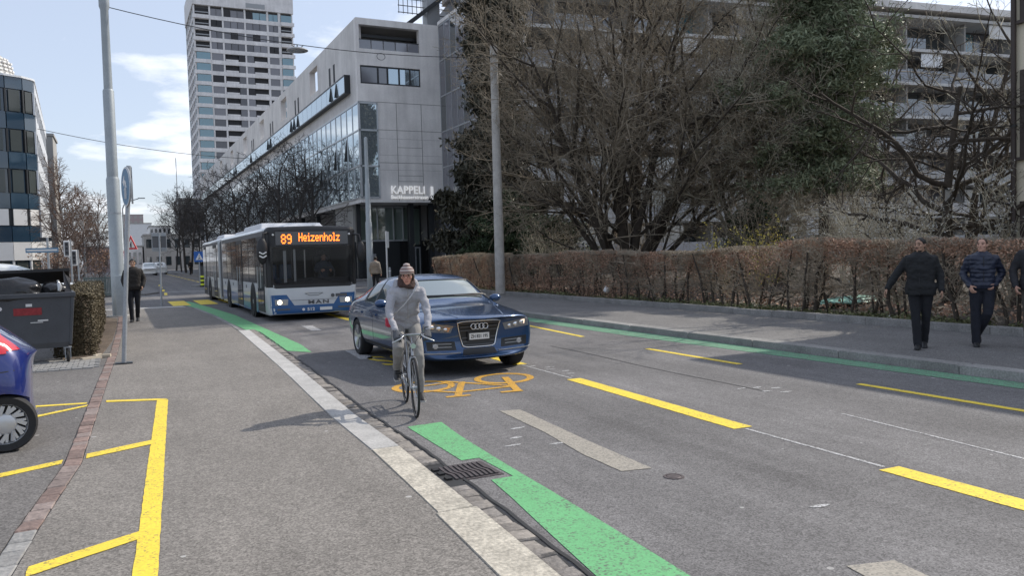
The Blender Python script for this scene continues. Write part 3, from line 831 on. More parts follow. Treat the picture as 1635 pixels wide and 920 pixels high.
# yellow parking cross-hatch on the left pavement
lpz = PZ + 0.004
mark('parking_line', [(0.335, 10.45), (0.455, 10.40), (0.110, 4.56), (-0.07, 1.5), (-0.19, 1.5), (-0.012, 4.6)], 'yellow', lpav, lpz)
mark('parking_line', [(0.33, 10.56), (0.456, 10.47), (0.40, 10.40), (-0.21, 10.66), (-0.21, 10.80)], 'yellow', lpav, lpz + .001)
mark('parking_line', [(0.205, 8.12), (0.195, 7.93), (-0.325, 7.66), (-0.325, 7.84)], 'yellow', lpav, lpz + .001)
mark('parking_line', [(-0.50, 7.72), (-0.50, 7.57), (-1.6, 6.98), (-1.6, 7.13)], 'yellow', yard, lpz)
mark('parking_line', [(0.07, 5.40), (0.05, 5.24), (-0.52, 4.90), (-0.52, 5.06)], 'yellow', lpav, lpz + .001)
mark('parking_line', [(-0.41, 10.78), (-0.42, 10.68), (-2.2, 11.1), (-2.2, 11.2)], 'yellow', yard, lpz)
mark('parking_line', [(-0.40, 10.60), (-0.41, 10.47), (-2.2, 8.9), (-2.2, 9.05)], 'yellow', yard, lpz + .001)
# pale grey paving blocks in front of the container
pb = MB(); 
for j in range(13):
    for i in range(12):
        x = -2.35 + i * 0.16 + (0.08 if j % 2 else 0); y_ = 14.3 + j * 0.11
        if x + 0.16 > along(BRK, y_) - 0.01: continue
        pb.box((x + 0.08, y_ + 0.055, PZ + 0.004 + rnd.uniform(0, 0.006)), (0.150, 0.100, 0.03), 0, 0, 0.95)
kind(pb.build('paving_blocks', 'brickgrey', yard), 'stuff')
# mulch strip at the hedge foot with its own rounded edge
MB().prism([(-0.95, 15.75), (-0.52, 15.6), (-0.36, 16.2), (-0.20, 19), (-0.13, 23), (-0.12, 26.5), (-0.5, 27.2), (-1.1, 27)], PZ - 0.02, PZ + 0.03).build('planting_strip', 'mulch', yard)
# gutter drain: frame, cover with slots, three kerb slots
drain = tag(thing('road_drain', '', 'drain', (2.355, 5.72, 0.0)), 'cast iron road drain with wavy slots let into the green edge band beside the gutter', 'drain')
dm = MB(); dm.prism([(-0.235, -0.22), (0.245, -0.22), (0.245, 0.25), (-0.19, 0.25)], -0.02, 0.006)
dm.build('frame', 'castiron', drain)
drain.scale = (.92, .95, 1)
MB().sheet([(-0.19, -0.185), (0.20, -0.185), (0.20, 0.205), (-0.165, 0.205)], 0.0075).build('pit', 'black', drain, recalc=False)
for i in range(9):
    x0 = -0.185 + i * 0.0445
    b = MB()
    zs = [(-0.19, 0.0), (-0.06, 0.012), (0.02, -0.012), (0.21, 0.0)]
    b.loft([[(x0 + dx + 0.026 - 0.013, y_, 0.002), (x0 + dx + 0.026 + 0.012, y_, 0.002), (x0 + dx + 0.026 + 0.012, y_, 0.016), (x0 + dx + 0.026 - 0.013, y_, 0.016)] for y_, dx in zs])
    b.build('bar', 'castiron', drain)
for y_ in (-0.14, 0.02, 0.15):
    MB().box((-0.222, y_, 0.012), (0.05, 0.07, 0.02)).build('kerb_slot', 'black', drain)
vc = thing('valve_cover', 'small round iron valve cover let into the road beside the beige patch', 'valve cover', (3.63, 4.78, 0.0))
MB().lathe([(0.012, 0.006), (0.05, 0.006), (0.053, 0.004), (0.053, 0.001)], n=24).build('lid', 'castiron', vc)
MB().lathe([(0.056, 0.001), (0.056, 0.006), (0.075, 0.006), (0.078, 0.001)], n=24).build('collar', 'castiron', vc)

# ================================================================== TREES AND HEDGES
def rot_about(v, axis, a):
    return Matrix.Rotation(a, 3, axis) @ v

def grow(out, rs, p, d, length, r0, level, P):
    """one branch as a wandering polyline, then its children"""
    segs = P['segs'][min(level, len(P['segs']) - 1)]
    wand = P['wander'][min(level, len(P['wander']) - 1)]
    lift = P['lift'][min(level, len(P['lift']) - 1)]
    pts = [p.copy()]; dirs = [d.copy()]; q = p.copy(); dd = d.copy()
    for i in range(segs):
        dd = dd + Vector((rs.gauss(0, wand), rs.gauss(0, wand), rs.gauss(0, wand) + lift))
        dd.normalize()
        q = q + dd * (length / segs)
        pts.append(q.copy()); dirs.append(dd.copy())
    tip = P['tip'] if level > 0 else P.get('tip0', 0.45)
    rad = [max(r0 * lerp(1, tip, i / segs), P['rmin']) for i in range(segs + 1)]
    out.append((level, pts, rad))
    if level >= P['levels']: return
    n = P['kids'][level]
    n = max(1, int(n * rs.uniform(0.8, 1.25)))
    t0 = P['start'][min(level, len(P['start']) - 1)]
    az = rs.uniform(0, 2 * PI)
    for k in range(n):
        t = t0 + (1 - t0) * (k + rs.uniform(0.1, 0.9)) / n
        x = t * segs; i = min(int(x), segs - 1); f = x - i
        bp = pts[i].lerp(pts[i + 1], f); bd = dirs[i + 1]
        az += 2.4 + rs.uniform(-0.6, 0.6)
        side = bd.orthogonal().normalized()
        side = rot_about(side, bd, az)
        ang = R(rs.uniform(*P['angle'][min(level, len(P['angle']) - 1)]))
        nd = (bd * math.cos(ang) + side * math.sin(ang)).normalized()
        nl = length * rs.uniform(*P['ratio'][min(level, len(P['ratio']) - 1)]) * (1.0 - P.get('taperlen', 0.45) * t)
        if nl < P['lmin']: continue
        br = lerp(rad[i], rad[i + 1], f)
        nr = max(min(br * 0.8, r0 * P['rratio'][min(level, len(P['rratio']) - 1)]), P['rmin'])
        grow(out, rs, bp, nd, nl, nr, level + 1, P)

def tubes_np(branches, sides=lambda r: 6 if r > .05 else (4 if r > .015 else 3)):
    """all polylines as tubes, grouped by length and side count"""
    groups = {}
    for lv, pts, rad in branches:
        groups.setdefault((len(pts), sides(max(rad))), []).append((pts, rad))
    VS, FS, base = [], [], 0
    for (k, n), items in groups.items():
        Pn = np.array([[tuple(p) for p in it[0]] for it in items]); Rn = np.array([it[1] for it in items])
        T = np.empty_like(Pn); T[:, 1:-1] = Pn[:, 2:] - Pn[:, :-2]; T[:, 0] = Pn[:, 1] - Pn[:, 0]; T[:, -1] = Pn[:, -1] - Pn[:, -2]
        T /= np.linalg.norm(T, axis=2)[..., None] + 1e-9
        ref = np.where((np.abs(T[:, :1, 2:3]) > 0.9), np.array([1., 0, 0]), np.array([0, 0, 1.]))
        ref = np.broadcast_to(ref, T.shape)
        U = np.cross(T, ref); U /= np.linalg.norm(U, axis=2)[..., None] + 1e-9
        W = np.cross(T, U)
        a = np.arange(n) * 2 * PI / n
        V = Pn[:, :, None, :] + Rn[:, :, None, None] * (U[:, :, None, :] * np.cos(a)[None, None, :, None] + W[:, :, None, :] * np.sin(a)[None, None, :, None])
        N = len(items)
        ids = (np.arange(N * k * n) + base).reshape(N, k, n)
        A = ids[:, :-1, :]; B = np.roll(ids, -1, 2)[:, :-1, :]; C_ = np.roll(ids, -1, 2)[:, 1:, :]; D = ids[:, 1:, :]
        FS.append(np.stack([A, B, C_, D], -1).reshape(-1, 4)); VS.append(V.reshape(-1, 3)); base += N * k * n
    return np.concatenate(VS), np.concatenate(FS)

def bare_tree(name, label, loc, seed, stems, P, mtrunk, mcrown, limb_levels=1, group=None, rotz=0.0, cat='tree'):
    rs = random.Random(seed)
    br = []
    for (d, L_, r_) in stems:
        grow(br, rs, Vector((rs.uniform(-.1, .1) * (len(stems) > 1), rs.uniform(-.1, .1) * (len(stems) > 1), -0.15)), Vector(d).normalized(), L_, r_, 0, P)
    t = thing(name, label, cat, loc, rotz, group)
    lo = [b for b in br if b[0] < limb_levels]; hi = [b for b in br if b[0] >= limb_levels]
    V, F = tubes_np(lo, lambda r: 9)
    me = np_mesh('trunk', V, F); me.shade_smooth(); link('trunk', me, mtrunk, t)
    V, F = tubes_np(hi)
    me = np_mesh('crown', V, F); me.shade_smooth(); link('crown', me, mcrown, t)
    return t, br

# ---- the large many-stemmed bare tree behind the hedge
PB = dict(segs=[9, 7, 5, 4, 3], wander=[.06, .10, .13, .16, .2], lift=[.018, .05, .04, .02, 0.0], tip=.25, tip0=.22, rmin=.0058, levels=4,
          kids=[14, 10, 8, 4], start=[.14, .12, .1, .1], angle=[(25, 58), (28, 62), (30, 65), (30, 70)], ratio=[(.42, .70), (.38, .64), (.34, .6), (.4, .7)],
          rratio=[.42, .40, .36, .5], lmin=.12, taperlen=.4)
stems = []
for a_, b_, L_, r_ in ((-1.05, .1, 7.2, .14), (-.72, -.25, 9.6, .21), (-.52, .2, 10.5, .15), (-.27, -.05, 11.5, .22), (-.03, .25, 12.0, .19), (.10, -.3, 11.5, .17), (.33, .1, 11.5, .20), (.55, -.25, 10.5, .17), (.82, .15, 10.0, .18), (1.18, -.2, 8.5, .14)):
    stems.append(((.9 * a_ + .44 * b_, -.44 * a_ + .9 * b_, 1 if abs(a_) < 1 else 1.3), L_, r_))
big, _ = bare_tree('bare_tree', 'large bare tree with many dark stems fanning out from one foot behind the brown hedge', (18.2, 26.6, 0.25), 21, stems, PB, 'bark', 'twig', 2)

# ---- bushier grey-brown tree to the right of it
PC = dict(PB, kids=[15, 11, 8, 4], levels=4, rmin=.0058)
stems = [((.15, .1, 1), 9.5, .15), ((-.5, .1, 1), 8.0, .12), ((.6, -.2, 1), 8.0, .12), ((-.2, -.6, 1), 7.5, .11), ((.9, .3, .8), 6.5, .09)]
mid, _ = bare_tree('bare_tree', 'dense grey brown twiggy tree between the large bare tree and the green pine', (22.6, 25.0, 0.3), 5, stems, PC, 'barkgreen', 'twiggrey', 1)

# ---- gnarled tree at the right with a nesting box
PG = dict(segs=[7, 9, 6, 4, 3], wander=[.05, .20, .24, .25, .2], lift=[.05, .02, .04, .05, 0], tip=.35, tip0=.22, rmin=.0055, levels=4,
          kids=[15, 7, 5, 3], start=[.10, .22, .1, .1], angle=[(58, 92), (35, 75), (35, 75), (30, 70)], ratio=[(.62, .95), (.28, .5), (.4, .7), (.4, .7)],
          rratio=[.46, .46, .45, .5], lmin=.12, taperlen=.25)
gn, _ = bare_tree('gnarled_tree', 'bare gnarled tree with twisting level branches and a nesting box on its trunk', (17.6, 12.5, 0.2), 33,
                  [((0, 0, 1), 5.2, .17), ((.25, -.1, .9), 4.4, .10)], PG, 'bark', 'bark', 1)
nb = thing('nesting_box', 'pale grey wooden nesting box hung on the gnarled trunk above the hedge', 'nesting box', (17.36, 12.26, 2.62), R(-40))
MB().box((0, 0, 0.13), (0.19, 0.16, 0.26)).build('body', mat('weathered board', (0.33, 0.32, 0.30), .9, nscale=20, namt=.2), nb)
b = MB(); b.add([(-.12, -.12, .25), (.12, -.12, .25), (.12, .10, .30), (-.12, .10, .30), (-.12, -.12, .265), (.12, -.12, .265), (.12, .10, .315), (-.12, .10, .315)], [(0, 3, 2, 1), (4, 5, 6, 7), (0, 1, 5, 4), (1, 2, 6, 5), (2, 3, 7, 6), (3, 0, 4, 7)])
b.build('roof', 'darkframe', nb)
MB().lathe([(.001, -.083), (.02, -.083), (.02, -.078), (.001, -.078)], (0, 0, .17), 'y', 12).build('entrance_hole', 'black', nb)

# ---- taller bare trees behind the gnarled one
PT = dict(PB, kids=[9, 7, 6, 3], levels=4, rmin=.006, lift=[.03, .05, .04, .02, 0])
bare_tree('bare_tree', 'tall bare tree whose branches sweep up in front of the balconies beside the pine', (26.5, 22.5, 0.3), 77,
          [((.25, 0, 1), 10.5, .16), ((.55, .1, 1), 9.5, .13), ((-.1, .2, 1), 9, .12)], PT, 'bark', 'twig', 2)
bare_tree('bare_tree', 'slender bare tree rising behind the gnarled tree near the cream house', (24.5, 17.0, 0.3), 78,
          [((.05, 0, 1), 10.0, .13), ((.35, -.1, 1), 8.0, .09)], dict(PT, kids=[8, 6, 5, 3]), 'bark', 'twiggrey', 2)

# ---- needle trees
def conifer(name, label, loc, h, rad, seed, m, shape, n, size, aspect, cluster=0.45, droop=None, trunk_r=.2, low=0.0, cat='tree'):
    """whorls of boughs, each carrying clumps of small needle sprays"""
    rs = random.Random(seed); rn = np.random.RandomState(seed)
    t = thing(name, label, cat, loc)
    MB().tube([(0, 0, -.1), (.05, 0, h * .3), (0, .05, h * .65), (0, 0, h * .97)], [trunk_r, trunk_r * .8, trunk_r * .45, .03], 8).build('trunk', 'bark', t, smooth=60)
    boughs = []; clumps = []
    nb_ = int(h * 7)
    for i in range(nb_):
        f = low + (1 - low) * (i + rs.random()) / nb_
        z = h * f; L_ = rad * shape(f) * rs.uniform(.65, 1.15)
        a = i * 2.399 + rs.uniform(-.4, .4)
        d = Vector((math.cos(a), math.sin(a), rs.uniform(-.12, .25))).normalized()
        pts = [Vector((0, 0, z))]
        q = pts[0].copy()
        for s_ in range(4):
            d = (d + Vector((rs.gauss(0, .1), rs.gauss(0, .1), rs.gauss(0, .08) + .04))).normalized()
            q = q + d * L_ / 4; pts.append(q.copy())
        boughs.append((1, pts, [max(.012, .045 * (1 - .2 * s_)) for s_ in range(5)]))
        for s_ in range(1, 5):
            nn = max(1, int(L_ * 1.5))
            for _ in range(nn):
                c = pts[s_ - 1].lerp(pts[s_], rs.random()) + Vector((rs.gauss(0, .16 * L_), rs.gauss(0, .16 * L_), rs.gauss(0, .10 * L_))) * .6
                clumps.append((c, cluster * rs.uniform(.55, 1.2)))
    V, F = tubes_np(boughs); me = np_mesh('boughs', V, F); link('boughs', me, 'bark', t)
    C_ = np.array([tuple(c) for c, _ in clumps]); S_ = np.array([s for _, s in clumps])
    idx = rn.randint(0, len(C_), n)
    P_ = C_[idx] + rn.normal(size=(n, 3)) * S_[idx][:, None] * np.array([.5, .5, .34])
    V, F = cards(P_, size, aspect, rn, droop)
    link('crown', np_mesh('crown', V, F), m, t)
    return t
conifer('conifer', 'tall brownish dark conifer standing behind the concrete pole left of the large bare tree', (19.3, 41.0, 0.2), 17.5, 3.9, 3, 'spruce',
        lambda f: (1 - f) ** .5 * (.75 + .25 * math.sin(f * 9)), 120000, (.18, .46), .42, .62, (0.55, (0, 0, -1)), .22)
conifer('yew_bush', 'low dark green yew spreading at the foot of the brownish conifer', (17.9, 37.6, 0.1), 4.6, 2.6, 4, 'yew', lambda f: (1 - f) ** .5 * 1.0 + .1, 22000, (.09, .22), .4, .45, None, .1, cat='bush')
conifer('yew_bush', 'dark yew bush under the left boughs of the large bare tree', (18.4, 32.8, 0.1), 3.1, 2.4, 14, 'yew', lambda f: (1 - f) ** .5 * 1.0 + .1, 16000, (.09, .22), .4, .45, None, .1, cat='bush')
conifer('pine_tree', 'green long needled pine between the twiggy tree and the balconies', (23.1, 21.3, 0.3), 12.5, 3.5, 9, 'pine',
        lambda f: .45 + .55 * abs(math.sin(f * 8.0)), 90000, (.12, .30), .22, .45, None, .2, .27)
conifer('evergreen_bush', 'dark evergreen bush behind the hedge to the right of the large bare tree', (21.0, 22.6, 0.2), 3.0, 1.7, 16, 'yew', lambda f: (1 - f) ** .5 + .1, 9000, (.08, .2), .4, .4, None, .08, cat='bush')

# ---- undergrowth shrubs
def shrub(name, label, loc, h, w, seed, mt, mleaf, nleaf, lsize, stems_n=9, cat='bush', levels=3):
    rs = random.Random(seed)
    P = dict(segs=[5, 4, 3, 3], wander=[.08, .14, .18, .2], lift=[.02, .02, .01, 0], tip=.3, rmin=.004, levels=levels, kids=[7, 5, 3], start=[.15, .1, .1],
             angle=[(22, 55), (25, 60), (30, 70)], ratio=[(.4, .7), (.4, .7), (.4, .7)], rratio=[.5, .5, .5], lmin=.06)
    br = []
    for i in range(stems_n):
        a = i * 2.4; q = w / h * rs.uniform(.2, 1.0)
        grow(br, rs, Vector((.1 * math.cos(a), .1 * math.sin(a), -.05)), Vector((q * math.cos(a), q * math.sin(a), 1)).normalized(), h * rs.uniform(.75, 1.05), .02, 0, P)
    t = thing(name, label, cat, loc)
    V, F = tubes_np(br); link('stems', np_mesh('stems', V, F), mt, t)
    if nleaf:
        ends = np.array([tuple(p) for b in br if b[0] >= levels - 1 for p in b[1][1:]])
        rn = np.random.RandomState(seed); idx = rn.randint(0, len(ends), nleaf)
        V, F = cards(ends[idx] + rn.normal(size=(nleaf, 3)) * .02, lsize, .6, rn)
        link('foliage', np_mesh('foliage', V, F), mleaf, t)
    return t
shrub('flowering_shrub', 'bare shrub dotted with white buds in front of the gnarled tree', (16.3, 12.9, .15), 2.7, 2.0, 51, 'twiggrey', 'blossom', 1500, (.025, .05), 12)
shrub('flowering_shrub', 'white budded shrub behind the hedge close to the cream house', (17.6, 10.9, .15), 2.6, 1.6, 52, 'twiggrey', 'blossom', 1100, (.025, .05), 10)
shrub('flowering_shrub', 'sparse shrub with white buds between the pine and the gnarled tree', (19.2, 15.6, .15), 2.7, 1.8, 53, 'twiggrey', 'blossom', 900, (.025, .05), 10)
shrub('forsythia', 'yellow forsythia showing just above the hedge top, the larger of two', (17.6, 18.6, .15), 1.95, .35, 54, 'twig', 'forsythia', 900, (.05, .09), 7, levels=2)
shrub('forsythia', 'smaller yellow forsythia over the hedge nearer the large bare tree', (16.9, 20.4, .15), 1.85, .3, 55, 'twig', 'forsythia', 500, (.05, .09), 6, levels=2)
for i, (x, y_, h, w, lb) in enumerate([(20.3, 29.5, 3.4, 2.4, 'brown bare shrub behind the stems of the large bare tree'), (16.3, 29.8, 2.6, 1.6, 'thin bare shrub between the concrete pole and the large bare tree'),
                                  (19.6, 21.0, 3.6, 2.4, 'brown leafless shrub to the right of the large bare tree'), (21.4, 18.8, 3.4, 2.2, 'grey leafless shrub below the pine'),
                                  (24.0, 20.0, 4.2, 2.4, 'tall leafless shrub under the right side of the pine')]):
    shrub('bare_shrub', lb, (x, y_, .15), h, w, 60 + i, 'twiggrey' if i % 2 else 'twig', 'hedgeleaf', 300, (.03, .06), 12, 'bush')

# ---- the long beech hedge on the right
hedge = thing('beech_hedge', 'long clipped brown beech hedge with bare stems along the back of the far pavement', 'hedge', (13.45, 20, RZ))
HX0, HX1 = -0.10, 0.75
def htop(y):  # local
    return 1.52 + 0.05 * math.sin(y * .7) + 0.03 * math.sin(y * 2.3) + (0.12 if y + 20 < 14 else 0.0)
rs = random.Random(90)
twb = []
y = 4.5 - 20 - 4
k = 0
while y < 15.6:
    for row in (0, 1):
        x = rs.uniform(.02, .22) + row * rs.uniform(.25, .4)
        yy = y + rs.uniform(-.2, .2)
        d = Vector((rs.uniform(-.12, .12), rs.uniform(-.25, .25), 1)).normalized()
        pts = [Vector((x, yy, -.06))]; q = pts[0].copy()
        for s_ in range(6):
            d = (d + Vector((rs.gauss(0, .09), rs.gauss(0, .14), .06))).normalized(); q = q + d * .26; pts.append(q.copy())
        r_ = rs.uniform(.026, .05)
        V, F = tubes_np([(0, pts, [r_ * (1 - .09 * i) for i in range(7)])], lambda r: 7)
        me = np_mesh('hedge_stem', V, F); me.shade_smooth(); link('hedge_stem', me, 'bark', hedge)
        Pq = dict(segs=[4, 3, 3], wander=[.16, .2, .2], lift=[.02, .0, 0], tip=.4, rmin=.0035, levels=2, kids=[6, 4], start=[.1, .1], angle=[(30, 75), (30, 75)],
                  ratio=[(.45, .8), (.4, .7)], rratio=[.5, .5], lmin=.06)
        for s_ in range(2, 7):
            for _ in range(3 + (s_ > 4) * 2):
                a = rs.uniform(0, 2 * PI)
                grow(twb, rs, pts[s_].copy(), Vector((.55 * math.cos(a), math.sin(a), rs.uniform(-.1, .8))).normalized(), rs.uniform(.3, .6), .011, 0, Pq)
    y += rs.uniform(.36, .62); k += 1
for lv, pts, rad in twb:
    for p in pts:
        p.x = min(max(p.x, HX0 - .08 + rs.uniform(-.05, .05)), HX1 + rs.uniform(-.05, .05))
        p.z = min(p.z, htop(p.y) + rs.uniform(-.08, .05))
V, F = tubes_np(twb, lambda r: 3)
kind(link('twigs', np_mesh('twigs', V, F), 'hedgetwig', hedge), 'stuff')
rn = np.random.RandomState(91)
n = 85000
Y_ = rn.uniform(-19.5, 16.0, n)
far = np.clip((Y_ + 4) / 8, 0, 1)            # the far half keeps its leaves down to the ground
zt = 1.52 + .05 * np.sin(Y_ * .7) + .03 * np.sin(Y_ * 2.3) + np.where(Y_ + 20 < 14, .12, 0)
u = rn.rand(n)
Zf = zt * (1 - (1 - u) ** 1.0 * 1.0)
Zn = zt - np.abs(rn.normal(0, .30, n))
Z_ = np.where(rn.rand(n) < far * .9 + .05, Zf, Zn)
face = rn.rand(n)
X_ = np.where(face < .55, HX0 + np.abs(rn.normal(0, .11, n)), rn.uniform(HX0, HX1, n))
clump = np.array([noise.noise(Vector((a * 1.3, b * 1.3, c * 1.6))) for a, b, c in zip(X_, Y_, Z_)])
keep = (clump > -0.16 - .12 * far) & (Z_ > .05)
Pn = np.stack([X_ + clump * .10, Y_, Z_ + rn.normal(0, .02, n)], 1)[keep]
V, F = cards(Pn, (.028, .058), .6, rn)
kind(link('foliage', np_mesh('foliage', V, F), 'hedgeleaf', hedge), 'stuff')
# ivy and ground cover at its foot
n = 26000
Y_ = rn.uniform(-1, 34, n); X_ = 13.27 + np.abs(rn.normal(0, .38, n)); 
gz = np.array([noise.noise(Vector((a * 1.1, b * 1.1, 3))) for a, b in zip(X_, Y_)])
ok = gz > -.22
Z_ = .14 + np.abs(rn.normal(0, .07, n)) * (1 + gz)
V, F = cards(np.stack([X_, Y_, Z_], 1)[ok], (.035, .075), .75, rn)
kind(link('ivy_ground_cover', np_mesh('ivy_ground_cover', V, F), 'ivy'), 'stuff')
n = 9000
X_ = 14.4 + rn.rand(n) ** 1.4 * 14; Y_ = rn.uniform(4, 34, n)
V, F = cards(np.stack([X_, Y_, np.full(n, .22) + np.abs(rn.normal(0, .05, n))], 1), (.05, .12), .7, rn)
kind(link('leaf_litter', np_mesh('leaf_litter', V, F), 'hedgeleaf'), 'stuff')

# ---- clipped hedge behind the refuse container
ch = thing('clipped_hedge', 'low clipped olive brown hedge beside the refuse container', 'hedge', (-0.78, 16.0, PZ))
core = MB()
rings = []
for y_ in (0.35, 0.6, 3, 6, 9.2, 9.5):
    w = .16 if y_ in (.35, 9.5) else .22
    hh = .98 if y_ in (.35, 9.5) else 1.06
    rings.append([(-w, y_, 0.02), (w, y_, 0.02), (w, y_, hh), (-w, y_, hh)])
core.loft(rings).build('inner_twigs', 'mulch', ch)
n = 42000
Y_ = rn.uniform(0.1, 9.8, n); side = rn.rand(n)
wob = np.array([noise.noise(Vector((a * 1.2, s * 2, 5))) for a, s in zip(Y_, side)]) * .11
H_ = 1.10 + wob
X_ = np.where(side < .4, .31 + wob, np.where(side < .55, -.31, rn.uniform(-.31, .31, n))) + rn.normal(0, .02, n)
Z_ = np.where(side < .55, rn.rand(n) * H_, H_ + rn.normal(0, .02, n))
endm = rn.rand(n) < .12
Y_ = np.where(endm, .12 + np.abs(rn.normal(0, .03, n)), Y_); X_ = np.where(endm, rn.uniform(-.31, .31, n), X_); Z_ = np.where(endm, rn.rand(n) * 1.14, Z_)
V, F = cards(np.stack([X_, Y_, np.maximum(Z_, .03)], 1), (.025, .055), .55, rn)
kind(link('foliage', np_mesh('foliage', V, F), 'hedgeclip', ch), 'stuff')

# ---- row of plane trees along the concrete office building
PP = dict(segs=[6, 6, 5, 4, 3], wander=[.03, .12, .16, .2, .2], lift=[.0, .09, .06, .03, 0], tip=.3, tip0=.6, rmin=.012, levels=4, kids=[9, 8, 6, 3],
          start=[.42, .15, .1, .1], angle=[(38, 72), (28, 65), (30, 70), (30, 70)], ratio=[(.62, .95), (.4, .7), (.4, .65), (.4, .7)], rratio=[.45, .45, .45, .5], lmin=.2, taperlen=.35)
protos = []
row = [(13.1, 60.5, 'nearest of the bare plane trees in the row along the concrete office building'), (13.0, 67, 'second bare plane tree of the row along the office building'),
       (12.8, 74, 'third bare plane tree of the row along the office building'), (12.7, 81, 'fourth bare plane tree of the row along the office building'),
       (12.6, 89, 'fifth bare plane tree of the row along the office building'), (12.5, 97, 'sixth bare plane tree of the row along the office building'),
       (12.4, 106, 'seventh bare plane tree of the row along the office building'), (12.3, 116, 'eighth bare plane tree of the row, behind the pedestrian crossing sign'),
       (12.2, 127, 'last but one bare plane tree at the far end of the row'), (12.0, 140, 'last bare plane tree at the far end of the row'),
       (8.4, 112, 'bare street tree at the kerb far down the street, nearest of four in line'), (8.6, 124, 'second far street tree at the kerb beyond the plane tree row'),
       (8.9, 138, 'third far street tree at the kerb beyond the plane tree row'), (9.1, 154, 'farthest street tree at the kerb beyond the plane tree row')]
for i, (x, y_, lb) in enumerate(row):
    if i < 3:
        t, _ = bare_tree('plane_tree', lb, (x, y_, .09), 100 + i, [((rnd.uniform(-.03, .03), 0, 1), (6.9, 8.2, 8.6)[i], (.13, .16, .18)[i])], PP, 'planebark', 'planebark', 1, 'plane trees along the office building')
        protos.append(t)
    else:
        t = copy_tree(protos[i % 3]); t.location = (x, y_, .09); t.rotation_euler = (0, 0, i * 1.9); t['label'] = lb
        t.scale = (1, 1, 1 + .06 * ((i * 7) % 3 - 1))

# ---- birches and other bare trees at the left end of the street
PBi = dict(segs=[9, 6, 5, 4], wander=[.03, .10, .12, .12], lift=[.0, .06, -.08, -.1], tip=.3, tip0=.2, rmin=.0075, levels=3, kids=[26, 12, 8], start=[.22, .15, .1],
           angle=[(25, 50), (25, 55), (20, 50)], ratio=[(.26, .42), (.4, .7), (.5, .8)], rratio=[.35, .45, .5], lmin=.2, taperlen=.55)
bi, _ = bare_tree('birch_tree', 'white stemmed birch with reddish twigs left of the grey lamp mast', (-2.0, 60, .08), 200, [((.01, 0, 1), 6.4, .10)], PBi, 'birchbark', 'birchtwig', 1, 'birch trees at the corner')
for i, (x, y_, s, lb) in enumerate([(-3.75, 72, 1.5, 'tallest birch, close to the blue glass building'), (-2.9, 68, 1.12, 'reddish birch between the two traffic lights'),
                                    (-1.5, 72, 1.1, 'bare birch just left of the lamp mast, behind the fence')]):
    t = copy_tree(bi); t.location = (x, y_, .08); t.rotation_euler = (0, 0, 1 + i * 2.1); t.scale = (s, s, s); t['label'] = lb
for i, (x, y_, h, lb) in enumerate([(-3.9, 62, 2.8, 'brown leafless bush below the blue glass building'), (-2.7, 60, 2.6, 'reddish leafless bush at the foot of the birches'), (-1.3, 66, 2.8, 'leafless bush behind the street fence')]):
    shrub('bare_bush', lb, (x, y_, .08), h, h * .5, 210 + i, 'birchtwig', 'hedgeleaf', 900, (.08, .16), 12, 'bush')

# ================================================================== BUILDINGS
def shared(cache, key, make):
    if key not in cache: cache[key] = make()
    return cache[key]
BOX = {}
def boxmesh(w, d, h, m):
    """a box standing on z = 0, centred in x, its front face at y = 0 (shared between alike pieces)"""
    key = (round(w, 3), round(d, 3), round(h, 3), m)
    if key not in BOX:
        me = MB().span((-w / 2, 0, 0), (w / 2, d, h)).mesh('piece')
        me.materials.append(M[m]); BOX[key] = me
    return BOX[key]
def piece(name, parent, w, d, h, m, loc, rz=0.0):
    o = bpy.data.objects.new(name, boxmesh(w, d, h, m)); COL.objects.link(o)
    o.parent = parent; o.location = loc; o.rotation_euler = (0, 0, rz)
    return o

# ---------------- concrete office building (local origin: its near left corner on the ground)
KX, KY = 15.40, 55.0
kb = thing('office_building', 'long fair faced concrete office building with glass corner and white lettering over the street corner', 'building', (KX, KY, 0.09))
D_ = 120.0      # length along the street
W_ = 6.1        # width of the front
T = 18.2
E_ = 5.42       # underside of the upper storeys
GB, GT = 5.75, 12.35   # glass band along the street
# front wall in pieces round its openings: terrace, ribbon window, corner glazing
f = MB()
f.span((0, 0, 17.75), (W_, .5, T))                     # top beam
f.span((4.62, 0, E_), (W_, .5, 17.75))                 # right pier full height
f.span((0.0, 0, 14.95), (.22, .5, 17.75))              # left post of the terrace opening
f.span((.22, 0, 14.95), (4.62, .5, 16.1))              # band between window and terrace
f.span((0, 0, GT + .1), (.22, .5, 14.95))
f.span((.22, 0, GT + .1), (4.62, .5, 13.68))           # below the window
f.span((1.32, 0, E_), (4.62, .5, GT + .1))             # big blank panel
f.span((0.0, 0, E_), (1.32, .5, GB))                   # sill strip below the corner glass
f.build('front_wall', 'concrete', kb)
j = MB()
for x in (2.72, 4.58): j.span((x, -.004, E_ + .1), (x + .035, .02, GT + .1))
for z in (GT + .08, 10.5, 8.2): j.span((1.32, -.005, z), (W_, .02, z + .03))
for z in (9.3, 7.3, 6.9): j.span((2.75, -.004, z), (4.58, .02, z + .025))
for z in (9.9, 8.75, 7.7): j.span((1.4, -.003, z), (W_ - .1, .02, z + .012))
j.build('wall_joints', 'joint', kb)
